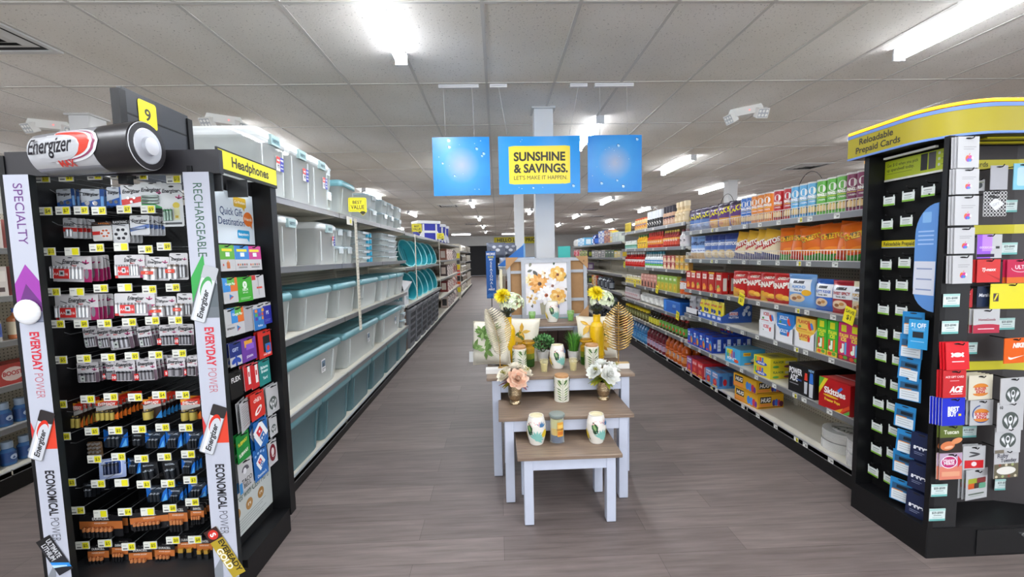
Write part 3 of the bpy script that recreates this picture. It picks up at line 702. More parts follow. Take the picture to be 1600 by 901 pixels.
def mk_pack(kind, W_, Hh):
    def fn():
        m = MB(); c = MB(); name = 'battery_pack'; cname = 'battery_cell'
        E_ = '#211f26'
        if kind == 'coin':
            fr = pack_card(m, W_, Hh, '#c3c8cf'); m.ink(fr, [(0, 0), (W_, 0), (W_, Hh * .5), (0, Hh * .22)], M('#2f5fae', .3)); m.rect(fr, W_ * .8, 0, W_, Hh, M('#2d4f8c', .3)); m.rect(fr, W_ * .84, Hh * .05, W_ * .97, Hh * .6, M('#7fb2e8', .25)); m.text(fr, 'Energizer', W_ * .42, Hh * .62, Hh * .17, E_, 'c', .03, fit=W_ * .68, shear=.2)
            for k in (.28, .62): c.lathe([(.0001, -.004), (W_ * .11, -.004), (W_ * .12, 0)], M('#c9ccd1', .2, .8), c=((k - .5) * W_, -.0005, Hh * .2), n=14, rot=Matrix.Rotation(PI / 2, 3, 'X') @ Matrix.Scale(-1, 3, (0, 0, 1)))
        elif kind == 'redcoin':
            fr = pack_card(m, W_, Hh, '#e3e3e4'); m.ink(fr, [(0, Hh * .08), (W_, Hh * .22), (W_, Hh * .46), (0, Hh * .34)], M('#dd2f2a', .3)); m.text(fr, 'Energizer', W_ * .5, Hh * .62, Hh * .16, E_, 'c', .03, fit=W_ * .85, shear=.2)
            for k, z in ((.35, .4), (.65, .4), (.5, .22)): c.lathe([(.0001, -.004), (W_ * .07, -.004), (W_ * .08, 0)], M('#c9ccd1', .2, .8), c=((k - .5) * W_, -.0005, Hh * z), n=12, rot=Matrix.Rotation(PI / 2, 3, 'X') @ Matrix.Scale(-1, 3, (0, 0, 1)))
        elif kind == 'green':
            fr = pack_card(m, W_, Hh, '#dfe2e2'); m.ink(fr, [(0, 0), (W_, 0), (0, Hh * .42)], M('#2f9a4a', .3)); m.rect(fr, 0, Hh * .3, W_ * .8, Hh * .34, M('#69b87a', .3)); m.text(fr, 'Energizer', W_ * .48, Hh * .64, Hh * .14, E_, 'c', .03, fit=W_ * .9, shear=.2); bunny_free_burst(m, fr, W_ * .85, Hh * .55, W_ * .16)
            for i in range(3): c.tube([(-W_ * .38, -.008, Hh * (.2 + .12 * i)), (W_ * .34, -.008, Hh * (.2 + .12 * i))], .006, M('#b9c8c0', .25, .5), 8)
        elif kind == 'charger':
            name = 'battery_charger_pack'; fr = pack_card(m, W_, Hh, '#dadcdc'); m.text(fr, 'Energizer', W_ * .45, Hh * .8, Hh * .085, E_, 'c', .03, fit=W_ * .8, shear=.2); bunny_free_burst(m, fr, W_ * .82, Hh * .66, W_ * .18); m.ell(fr, W_ * .68, Hh * .5, W_ * .17, W_ * .15, M('#d8c02c', .3)); m.rect(fr, W_ * .55, Hh * .16, W_ * .82, Hh * .44, M('#d9d9a8', .3)); m.rect(fr, W_ * .6, Hh * .2, W_ * .75, Hh * .26, M('#c2a52a', .3)); m.rect(fr, W_ * .1, Hh * .05, W_ * .9, Hh * .1, M('#4c4f52', .3))
            cyl_row(c, 3, -W_ * .42, W_ * .02, Hh * .14, Hh * .42, -.008, '#9fb8a8', '#4f8a5c', .2)
        elif kind in ('redmini', 'wheelred', 'wheel', 'blue'):
            fr = pack_card(m, W_, Hh, '#dcdddf' if kind != 'wheelred' else '#e6e3df')
            if kind == 'redmini':
                m.rect(fr, 0, Hh * .32, W_, Hh * .52, M('#d9302a', .3)); m.text(fr, 'Energizer', W_ * .45, Hh * .66, Hh * .1, E_, 'c', .03, fit=W_ * .75, shear=.2); cyl_row(c, 2, -W_ * .25, W_ * .25, Hh * .08, Hh * .45, -.005, '#d8dadd', '#b9bcc0', .2)
            elif kind == 'blue':
                m.ink(fr, [(0, Hh * .18), (W_, Hh * .36), (W_, Hh * .56), (0, Hh * .36)], M('#5a78b8', .3)); m.text(fr, 'Energizer', W_ * .5, Hh * .66, Hh * .16, E_, 'c', .03, fit=W_ * .8, shear=.2); c.tube([(-W_ * .38, -.006, Hh * .3), (W_ * .34, -.006, Hh * .36)], .006, M('#a8b6d6', .25, .5), 8)
            else:
                if kind == 'wheel': m.rect(fr, 0, Hh * .8, W_, Hh, M('#1a1a1c', .3)); m.text(fr, 'RAYOVAC', W_ * .5, Hh * .85, Hh * .1, '#d9d9d9', 'c', .03, fit=W_ * .85)
                else: m.rect(fr, 0, Hh * .78, W_, Hh, M('#33231f', .3)); m.rect(fr, 0, Hh * .32, W_ * .55, Hh * .5, M('#d8302a', .3)); m.text(fr, 'RAYOVAC', W_ * .65, Hh * .84, Hh * .1, '#e08a3a', 'c', .03, fit=W_ * .6)
                cu, cv, r = W_ * (.5 if kind == 'wheel' else .66), Hh * .38, min(W_ * .46, Hh * .36) * (1 if kind == 'wheel' else .75)
                m.ell(fr, cu, cv, r, r, M('#f2f2f2', .25)); c.v = []; cname = 'dial_wheel'
                for k in range(6):
                    a = k * PI / 3; c.lathe([(.0001, -.004), (r * .17, -.004), (r * .2, 0)], M('#3a3a3e' if kind == 'wheel' else '#d8622e', .3), c=(cu - W_ / 2 + r * .62 * math.cos(a), -.0006, cv + r * .62 * math.sin(a)), n=8, rot=Matrix.Rotation(PI / 2, 3, 'X') @ Matrix.Scale(-1, 3, (0, 0, 1)))
        elif kind == 'maxbig':
            fr = pack_card(m, W_, Hh, '#e2dfe0'); m.ink(fr, [(0, 0), (W_ * .1, 0), (W_ * .06, Hh * .4), (0, Hh * .45)], M('#d8302e', .3)); m.rect(fr, W_ * .82, 0, W_, Hh * .5, M('#b12a68', .3)); m.text(fr, 'Energizer', W_ * .52, Hh * .7, Hh * .17, E_, 'c', .03, fit=W_ * .4, shear=.2); m.text(fr, 'MAX', W_ * .6, Hh * .6, Hh * .06, '#c8302e', 'c', .03); bunny_free_burst(m, fr, W_ * .86, Hh * .72, W_ * .09); m.ell(fr, W_ * .88, Hh * .32, W_ * .05, Hh * .2, M('#8d8890', .3))
            cyl_row(c, 9, -W_ * .47, W_ * .32, Hh * .12, Hh * .6, -.007, '#e8eaec', '#a8a2a4', .22); fr2 = plane((-W_ / 2, -.0165, 0), (1, 0, 0), (0, 0, 1)); c.rect(fr2, W_ * .2, Hh * .12, W_ * .56, Hh * .5, M('#d9302e', .3)); c.rect(fr2, W_ * .33, Hh * .22, W_ * .45, Hh * .44, M('#d7d9dc', .3)); c.rect(fr2, W_ * .36, Hh * .28, W_ * .42, Hh * .38, M('#3a3a3e', .3)); c.text(fr2, 'AA', W_ * .265, Hh * .25, Hh * .1, '#f4d6d4', 'c', .03); c.text(fr2, '16', W_ * .5, Hh * .25, Hh * .1, '#f4d6d4', 'c', .03)
        elif kind == 'fat':
            fr = pack_card(m, W_, Hh, '#dfdcdd'); m.text(fr, 'Energizer', W_ * .4, Hh * .72, Hh * .11, E_, 'c', .03, fit=W_ * .6, shear=.2); bunny_free_burst(m, fr, W_ * .82, Hh * .74, W_ * .13)
            cyl_row(c, 2, -W_ * .48, W_ * .12, Hh * .04, Hh * .6, -.017, '#d6d4d4', '#8d7f74', .2); cyl_row(c, 2, W_ * .12, W_ * .48, Hh * .1, Hh * .58, -.012, '#b8b8ba', '#7c7c80', .2); fr2 = plane((-W_ / 2, -.034, 0), (1, 0, 0), (0, 0, 1)); c.rect(fr2, W_ * .06, Hh * .26, W_ * .56, Hh * .4, M('#d9452e', .3)); c.text(fr2, '4+', W_ * .3, Hh * .29, Hh * .08, '#f4e0d8', 'c', .03)
        elif kind in ('max', 'max10', 'maxd'):
            fr = pack_card(m, W_, Hh, '#e0dcde'); m.text(fr, 'Energizer', W_ * .47, Hh * .72, Hh * .16, E_, 'c', .035, fit=W_ * .84, shear=.2); m.text(fr, 'MAX', W_ * .3, Hh * .63, Hh * .06, '#c8302e', 'c', .03); m.rect(fr, W_ * .84, 0, W_, Hh * .5, M('#6f5a66', .3)); bunny_free_burst(m, fr, W_ * .8, Hh * .6, W_ * .13)
            n = 2 if kind == 'maxd' else 4
            cyl_row(c, n, -W_ * .40, W_ * .36, Hh * .06, Hh * .52, -.008, '#9a979c', '#2c2a30', .24)
            fr2 = plane((-W_ / 2, -.0185, 0), (1, 0, 0), (0, 0, 1))
            if kind != 'max': c.rect(fr2, W_ * .0, Hh * .08, W_ * .22, Hh * .38, M('#d8302e', .3)); c.text(fr2, '10' if kind == 'max10' else '5', W_ * .11, Hh * .16, Hh * .14, '#ffffff', 'c', .03)
            else: c.rect(fr2, W_ * .3, Hh * .1, W_ * .5, Hh * .36, M('#c9cfc9', .3)); c.rect(fr2, W_ * .36, Hh * .2, W_ * .44, Hh * .28, M('#33363a', .3))
        elif kind in ('gold', 'gold4', 'goldb'):
            fr = pack_card(m, W_, Hh, '#2a1a16'); m.rect(fr, 0, Hh * .72, W_, Hh, M('#d8331f', .3)); m.ink(fr, [(0, Hh * .42), (W_, Hh * .62), (W_, Hh * .72), (0, Hh * .72)], M('#b7b3ae', .3)); m.ink(fr, [(W_ * .62, 0), (W_, Hh * .4), (W_, 0)], M('#e8742a' if kind != 'goldb' else '#2a7fc0', .3)); m.ink(fr, [(0, Hh), (W_ * .5, Hh), (0, Hh * .84)], M('#ea9a2a', .3)); m.text(fr, 'EVEREADY', W_ * .5, Hh * .74, Hh * .14, '#f3efe8', 'c', .04, fit=W_ * .8)
            n = {'gold': 2, 'gold4': 4, 'goldb': 1}[kind]
            cyl_row(c, n, -W_ * .46, W_ * (.4 if n > 1 else .1), Hh * .02, Hh * .5, -.010, '#c9b45a', '#2b2620', .2, '#b8a468')
        elif kind == 'bulk':
            name = 'battery_tray_pack'; fr = pack_card(m, W_, Hh, '#6b5236'); cname = 'battery_cell'
            nr = max(4, int(Hh / .016))
            for i in range(2 if W_ < .06 else 3):
                for j in range(nr): c.lathe([(.0001, -.012), (.0062, -.011), (.0066, 0)], M('#cfc9c4', .25, .6), c=((-.5 + (i + .5) / (2 if W_ < .06 else 3)) * W_ * .9, -.001, Hh * (j + .5) / nr), n=9, rot=Matrix.Rotation(PI / 2, 3, 'X') @ Matrix.Scale(-1, 3, (0, 0, 1)))
        elif kind == 'bright':
            fr = pack_card(m, W_, Hh, '#aebfea'); m.rrect(fr, W_ * .14, Hh * .12, W_ * .86, Hh * .9, .01, M('#dfe9ff', .15)); m.rrect(fr, W_ * .18, Hh * .2, W_ * .82, Hh * .84, .01, M('#3f5fae', .2))  # pale blues paint in the light that the tilted pack catches
            cyl_row(c, 4, -W_ * .28, W_ * .28, Hh * .24, Hh * .8, -.009, '#27304e', '#1b2030', .3)
        elif kind in ('adv', 'dark'):
            fr = pack_card(m, W_, Hh, '#1b2735' if kind == 'adv' else '#17191d'); 
            if kind == 'adv': m.ink(fr, [(W_ * .62, 0), (W_, Hh * .1), (W_, Hh * .85), (W_ * .8, Hh * .6)], M('#1f6cc8', .25)); m.ink(fr, [(W_ * .7, 0), (W_ * .95, Hh * .1), (W_ * .92, Hh * .5)], M('#5fb4f2', .25)); m.ink(fr, [(0, Hh * .3), (0, Hh), (W_ * .3, Hh * .8)], M('#1c5fae', .25))
            m.text(fr, 'RAYOVAC', W_ * .48, Hh * .78, Hh * .1, '#b9c2cc', 'c', .03, fit=W_ * .6)
            cyl_row(c, 3 if kind == 'adv' else 2, -W_ * .3, W_ * .2 if kind == 'adv' else W_ * .32, Hh * .1, Hh * .62, -.008, '#2c3036', '#9aa2aa', .16)
        else:
            big = kind == 'copbig'; fr = pack_card(m, W_, Hh, '#17171a'); m.rect(fr, 0, Hh * .36 if kind != 'nine' else Hh * .4, W_, Hh * .72, M('#c8733a', .3, .2)); m.text(fr, 'DURACELL', W_ * .5, Hh * .78, Hh * .11, '#d8d6d2', 'c', .03, fit=W_ * .6); m.text(fr, 'POWER BOOST', W_ * .5, Hh * .6, Hh * .06, '#f0d9c6', 'c', .02, fit=W_ * .6)
            if kind == 'nine':
                for k in (-.25, .2): c.box(k * W_ - W_ * .13, k * W_ + W_ * .13, -.014, -.001, Hh * .04, Hh * .46, M('#1d1d20', .3)); c.box(k * W_ - W_ * .13, k * W_ + W_ * .13, -.0142, -.001, Hh * .3, Hh * .48, M('#c99a3e', .3, .3))
            else: cyl_row(c, 7 if big else 4, -W_ * .4, W_ * .3, Hh * .03, Hh * .5, -.008, '#1b1b1e', '#c8804e', .42, '#d0a07a')
        o = m.build(name); c.build(cname, o); return o
    return fn
KN = {'coin': 'grey and blue coin cell card', 'redcoin': 'white coin cell card with red band', 'green': 'white and green rechargeable cell pack', 'charger': 'tall charger pack with yellow disc', 'redmini': 'narrow white card with a red band', 'wheelred': 'white and red hearing cell card', 'wheel': 'black topped hearing cell card', 'blue': 'white card with a slanted blue band', 'maxbig': 'wide white multipack with red label', 'fat': 'bulky white pack of thick cells', 'max': 'white alkaline pack with grey cells', 'max10': 'white pack with red ten badge', 'maxd': 'white large cell pack, red badge', 'gold': 'red topped gold cell card', 'gold4': 'red topped card, four gold cells', 'goldb': 'red and blue gold cell card', 'bulk': 'tray of cells showing round ends', 'adv': 'dark and bright blue cell pack', 'dark': 'black pack of dark cells', 'bright': 'pale lit blue pack tilted forward', 'copbig': 'wide black and copper cell pack', 'cop': 'black and copper cell pack', 'nine': 'black and copper block cell pack'}
idx = {}
for (r, x, z, W_, Hh, y, kind, n) in PACKS:
    idx[r] = idx.get(r, 0) + 1
    W_ = round(W_ * .98, 3); built = 'pack_%s_%d_%d' % (kind, int(W_ * 1000), int(Hh * 1000)); st = .022 if kind not in ('fat', 'bulk') else .05
    rr = random.Random(int(x * -999) + r)
    for k in range(n):
        tilt = rr.uniform(-.05, .05) + (.12 if r in (5, 9) and kind in ('max', 'dark') else 0) + (.06 if kind == 'bright' else 0)
        lean = -.16 if kind == 'bright' else -.02
        lbl = '%s, %s on peg stack %s of %s row' % (KN[kind], 'front' if k == 0 else ORD[k] + ' behind', ORD[idx[r] - 1], ORD[r - 1])
        put(built, mk_pack(kind, W_, Hh), (x + k * .0008, y + k * st, z), 0, lbl, 'battery pack', 'battery packs on the display pegs', rot=(lean, -tilt, rr.uniform(-.06, .06)))
# battery-shaped sign on the header
mbt = M('#c4c6cb', .25, .35)
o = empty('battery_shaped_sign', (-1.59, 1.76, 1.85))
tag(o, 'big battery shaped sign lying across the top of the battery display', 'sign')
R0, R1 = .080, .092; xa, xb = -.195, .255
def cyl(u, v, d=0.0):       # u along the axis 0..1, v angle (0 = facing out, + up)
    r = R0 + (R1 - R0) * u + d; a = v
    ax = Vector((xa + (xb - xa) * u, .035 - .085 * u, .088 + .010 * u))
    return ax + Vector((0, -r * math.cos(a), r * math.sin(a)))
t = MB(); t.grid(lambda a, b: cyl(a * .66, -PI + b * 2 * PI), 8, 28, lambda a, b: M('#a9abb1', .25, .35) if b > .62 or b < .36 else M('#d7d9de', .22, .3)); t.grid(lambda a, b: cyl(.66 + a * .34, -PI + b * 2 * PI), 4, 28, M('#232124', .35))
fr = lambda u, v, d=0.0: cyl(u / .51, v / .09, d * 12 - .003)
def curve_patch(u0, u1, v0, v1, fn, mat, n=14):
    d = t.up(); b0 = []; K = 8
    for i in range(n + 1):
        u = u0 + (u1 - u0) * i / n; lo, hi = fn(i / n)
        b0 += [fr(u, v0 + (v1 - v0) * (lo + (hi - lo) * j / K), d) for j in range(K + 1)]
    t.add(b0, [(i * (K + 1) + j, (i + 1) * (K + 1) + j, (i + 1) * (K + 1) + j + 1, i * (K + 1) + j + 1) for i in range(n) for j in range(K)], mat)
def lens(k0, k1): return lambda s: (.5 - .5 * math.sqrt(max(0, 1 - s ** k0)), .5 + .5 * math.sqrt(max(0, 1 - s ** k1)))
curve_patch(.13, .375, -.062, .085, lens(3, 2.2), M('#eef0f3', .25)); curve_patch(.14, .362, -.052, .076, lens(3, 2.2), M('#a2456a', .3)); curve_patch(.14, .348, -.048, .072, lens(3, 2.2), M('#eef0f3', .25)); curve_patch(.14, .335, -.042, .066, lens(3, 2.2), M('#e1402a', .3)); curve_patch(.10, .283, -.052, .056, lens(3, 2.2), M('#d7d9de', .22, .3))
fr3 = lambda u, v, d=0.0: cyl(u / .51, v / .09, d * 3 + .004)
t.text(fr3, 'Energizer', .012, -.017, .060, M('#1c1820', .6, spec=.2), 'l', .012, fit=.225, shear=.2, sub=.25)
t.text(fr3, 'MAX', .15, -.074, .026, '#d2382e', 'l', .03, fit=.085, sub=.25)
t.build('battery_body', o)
t = MB(); c0 = cyl(1.0, 0) * 0 + Vector((xb, .035 - .085, .098)); RM = Matrix.Rotation(PI / 2, 3, 'Y')
t.lathe([(R1, -.001), (R1 * .97, .004, M('#dcdee2', .3)), (R1 * .95, .006, M('#232124', .35)), (R1 * .72, .006, M('#c9ccd3', .25, .3)), (R1 * .68, .008), (R1 * .38, .009), (R1 * .36, .022, M('#dfe1e6', .25, .3)), (.0001, .024)], M('#232124', .35), c=c0, n=28, rot=RM); t.build('end_cap', o)
t = MB(); c0 = Vector((xa, .035, .088)); t.lathe([(.0001, -.004), (R0 * .9, -.004), (R0, 0)], M('#c4c6cb', .25, .35), c=c0, n=24, rot=RM); t.build('end_cap', o)
# aisle number sign standing over the display
o = empty('aisle_sign', (-1.56, 2.07, 1.835)); tag(o, 'black aisle sign with a yellow number nine tile above the battery display', 'sign')
MB().box(-.010, .010, -.19, .19, .03, .405, M('#2d2f34', .4)).build('sign_board', o)
for yy in (-.20, .19): MB().box(-.018, .018, yy - .012, yy + .02, .0, .39, mblk).build('sign_post', o)
MB().box(-.012, .012, -.19, .19, .30, .306, mblk).build('board_rib', o); MB().box(-.012, .012, -.19, .19, .16, .166, mblk).build('board_rib', o)
t = MB(); fr = plane((.012, -.115, .27), (0, 1, 0), (0, 0, 1)); t.rrect(fr, 0, 0, .10, .115, .012, M('#f0dc1e', .35)); t.text(fr, '9', .05, .032, .05, '#2c2c20', 'c', .02); t.build('number_tile', o)
# gift cards on the side wing
def card_face(m, fr, kind, W_, Hh):
    def R_(a, b, c, d, h): m.rect(fr, a * W_, b * Hh, c * W_, d * Hh, M(h, .3))
    def T_(s, u, v, h, c, f=.8, bo=.02): m.text(fr, s, u * W_, v * Hh, h * Hh, c, 'c', bo, fit=f * W_)
    def L_(n, v0, dv, c, u0=.15, u1=.85):
        for i in range(n): R_(u0, v0 - dv * i, u1 - .1 * (i % 2), v0 - dv * i + .015, c)
    if kind in ('green', 'blue', 'magenta'):
        R_(0, .45, 1, 1, {'green': '#5cab36', 'blue': '#2a7fc8', 'magenta': '#c02a86'}[kind]); R_(.15, .76, .85, .86, '#e8dc2a'); R_(.38, .56, .66, .72, '#e8eef0')
        for i in range(5 if kind != 'green' else 1): R_(.14 + .15 * i, .2, .22 + .15 * i, .28, ['#c8503a', '#d88a3a', '#4a4a4a', '#b83a3a', '#7a5a3a'][i])
        if kind == 'green': R_(.4, .1, .62, .34, '#c8703a'); R_(.46, .34, .56, .4, '#d8a05a')
        else: R_(.2, .1, .8, .16, '#8a8a8a')
    elif kind == 'play':
        R_(0, .45, .5, 1, '#3a8fd8'); R_(.5, .45, 1, 1, '#e0702a'); R_(.3, .7, .8, 1, '#5ab04a'); T_('Google Play', .5, .72, .09, '#f2f2f2'); m.ink(fr, [(W_ * .38, Hh * .12), (W_ * .68, Hh * .24), (W_ * .38, Hh * .36)], M('#2f7fc0', .3)); m.ink(fr, [(W_ * .38, Hh * .12), (W_ * .68, Hh * .24), (W_ * .5, Hh * .24)], M('#d8503a', .3))
    elif kind == 'xbox': R_(0, 0, 1, 1, '#3aa52e'); m.ell(fr, W_ * .5, Hh * .68, W_ * .15, W_ * .15, M('#e8f2e6', .3)); m.text(fr, 'X', W_ * .5, Hh * .635, Hh * .1, '#3aa52e', 'c', .03); T_('XBOX', .5, .44, .1, '#f2f8f0', .6); T_('GIFT CARD', .5, .34, .05, '#e0f0dc', .6); L_(2, .15, .05, '#bfe0b8')
    elif kind == 'pad': R_(0, .8, .3, 1, '#c8302a'); R_(.35, .42, .8, .5, '#d8402e'); R_(.48, .15, .52, .9, '#8a8a8e')
    elif kind == 'white': R_(.2, .4, .8, .44, '#b8b8b8'); T_('amazon', .5, .25, .1, '#3a3a3a')
    elif kind == 'grey': R_(0, 0, 1, 1, '#a8a8ae'); 
    elif kind == 'multi':
        R_(0, 0, 1, .85, '#2a6fb4')
        for i in range(3):
            for j in range(3): R_(.12 + .28 * i, .38 + .16 * j, .34 + .28 * i, .5 + .16 * j, ['#5a3a9a', '#3a9ad0', '#d88a3a', '#5aa04a', '#7a3aa0', '#d05a3a', '#e0803a', '#3a6ad0', '#e0a03a'][(i + 3 * j) % 9])
        T_('Roblox', .5, .12, .08, '#e8f0f8')
    elif kind == 'ps': R_(0, 0, 1, .85, '#2a2f9a'); T_('PS', .5, .45, .16, '#e8eaf8', .5); L_(2, .2, .06, '#8a90d8')
    elif kind == 'bow': R_(0, .4, 1, 1, '#1f2f78'); T_('GIFT', .5, .62, .14, '#c8d4f0'); R_(.42, 0, .58, .45, '#2a4aa8'); m.ell(fr, W_ * .3, Hh * .22, W_ * .22, Hh * .1, M('#2a4aa8', .3), rot=.5); m.ell(fr, W_ * .7, Hh * .22, W_ * .22, Hh * .1, M('#2a4aa8', .3), rot=-.5)
    elif kind == 'purple': R_(0, 0, 1, 1, '#6a3a9a'); R_(.2, .62, .75, .92, '#e0a03a'); R_(.3, .5, .85, .75, '#8a5ac8'); T_('JOANN', .5, .16, .1, '#e8e0f0')
    elif kind == 'redb': R_(0, 0, 1, 1, '#cc2a22'); R_(.35, .2, .9, .8, '#1b1b1d'); R_(.5, .15, .95, .5, '#2a6ab4'); m.ell(fr, W_ * .72, Hh * .32, W_ * .12, Hh * .1, M('#d8302a', .3)); T_('ONE CARD', .6, .08, .07, '#f4e8e4', .6)
    elif kind == 'black': R_(0, 0, 1, 1, '#141416'); T_('FLEX', .5, .62, .18, '#e8e8e8'); 
    elif kind == 'redw': R_(0, 0, 1, 1, '#c8242a'); R_(.55, .2, .9, .95, '#e8e4e2'); R_(.62, .5, .8, .7, '#c8242a')
    elif kind == 'teal': R_(0, 0, 1, 1, '#1f7f7c'); T_('Bahama', .5, .66, .12, '#dff0ee'); T_('Breeze', .5, .5, .12, '#dff0ee'); T_('Yard', .5, .22, .12, '#dff0ee')
    elif kind == 'text': L_(9, .82, .075, '#4a4a4e'); R_(.2, .12, .8, .14, '#8a3a3a')
    elif kind == 'chili': R_(0, 0, 1, 1, '#d3342b'); T_("chili's", .5, .64, .16, '#f6e9e4', .6); m.ell(fr, W_ * .5, Hh * .3, W_ * .3, Hh * .11, M('#f4f0ec', .3), rot=.5); m.ell(fr, W_ * .52, Hh * .3, W_ * .18, Hh * .05, M('#d3342b', .3), rot=.5)
    elif kind in ('sbux', 'sbux10', 'sbux2'):
        cu, cv, r = W_ * .5, Hh * (.36 if kind != 'sbux2' else .5), min(W_, Hh) * .3; k = M('#4c5552', .4)
        m.ell(fr, cu, cv, r * 1.1, r, k, 24); w_ = M('#e6e7e8', .35); m.ell(fr, cu, cv + r * .12, r * .3, r * .5, w_); m.ell(fr, cu, cv + r * .2, r * .2, r * .25, k)
        for s_ in (-1, 1):
            for j in range(4): m.ell(fr, cu + s_ * r * (.48 + .11 * j), cv - r * .05 + j * .05 * r, r * .05, r * (.62 - .13 * j), w_, 10, rot=-s_ * .25)
        m.ink(fr, [(cu - r * .3, cv - r), (cu, cv - r * .35), (cu + r * .3, cv - r)], w_)
        if kind == 'sbux10': T_('10', .14, .78, .1, '#2c2c2c', .2); 
    elif kind == 'subway': R_(0, 0, 1, 1, '#1f8a3c'); m.text(fr, 'SUBWAY', W_ * .5, Hh * .62, Hh * .12, '#e8d83a', 'c', .03, fit=W_ * .75, rot=.15); m.text(fr, 'SUBWAY', W_ * .5, Hh * .22, Hh * .12, '#f4f4e8', 'c', .03, fit=W_ * .75, rot=.15)
    elif kind in ('domino', 'domino2'):
        R_(0, 0, 1, 1, '#1f65b0'); s_ = 1.0 if kind == 'domino' else .55; cu, cv = W_ * .5, Hh * .48
        def sq(a, b, c, col): 
            ca = math.cos(.6); sa = math.sin(.6); m.ink(fr, [(cu + (x * ca - y * sa) * s_ * Hh, cv + (x * sa + y * ca) * s_ * Hh) for x, y in ((a - c, b - c * .9), (a + c, b - c * .9), (a + c, b + c * .9), (a - c, b + c * .9))], M(col, .3))
        sq(0, .0, .33, '#f2f4f6'); sq(.0, .145, .29, '#f2f4f6'); sq(0, .15, .15, '#d62c3a'); sq(0, -.15, .15, '#1f65b0')
        for a, b in ((0, .15), (-.07, -.15), (.07, -.15)): m.ell(fr, cu + (a * math.cos(.6) - b * math.sin(.6)) * s_ * Hh, cv + (a * math.sin(.6) + b * math.cos(.6)) * s_ * Hh, .05 * s_ * Hh, .05 * s_ * Hh, M('#f4f6f8', .3), 10)
        if kind == 'domino2':
            for a in range(4): m.ell(fr, W_ * (.15 + .2 * a), Hh * (.78 + .06 * math.sin(a)), W_ * .07, Hh * .04, M('#9fc4ea', .3), 10)
            T_("Domino's", .5, .08, .09, '#e8f0fa')
    elif kind == 'taco': T_('TACO', .55, .26, .14, '#2a2a2e'); T_('BELL', .55, .1, .14, '#2a2a2e'); m.ell(fr, W_ * .5, Hh * .64, W_ * .26, Hh * .17, M('#55525c', .3), 16, 0, 180); m.ell(fr, W_ * .45, Hh * .64, W_ * .12, Hh * .1, M('#dddde2', .3)); R_(0, 0, .2, .35, '#3a8ac8')
    elif kind == 'chick': m.ell(fr, W_ * .5, Hh * .5, W_ * .36, Hh * .36, M('#7a1f2e', .3)); m.ell(fr, W_ * .5, Hh * .55, W_ * .16, Hh * .16, M('#e8e0e0', .3)); T_('C', .5, .32, .2, '#e8e0e0', .3)
    # kiosk kinds
    elif kind == 'apple':
        hs = fr; cu, cv, s_ = W_ * .52, Hh * .3, Hh * .125
        cols = ['#d8503a', '#e07a3a', '#c8408a', '#7a4ac0', '#3a7ac8']
        m.ell(fr, cu - s_ * .35, cv, s_ * .62, s_ * .82, M('#e0653a', .3)); m.ell(fr, cu + s_ * .35, cv, s_ * .62, s_ * .82, M('#c83a8a', .3)); m.ell(fr, cu - s_ * .2, cv - s_ * .4, s_ * .5, s_ * .45, M('#7a4ac0', .3)); m.ell(fr, cu + s_ * .3, cv - s_ * .42, s_ * .42, s_ * .42, M('#3a8ac8', .3)); m.ell(fr, cu + s_ * .95, cv + s_ * .15, s_ * .32, s_ * .4, M('#e4e1e2', .35)); m.ell(fr, cu + s_ * .12, cv + s_ * 1.1, s_ * .1, s_ * .3, M('#e0653a', .3), rot=-.6)
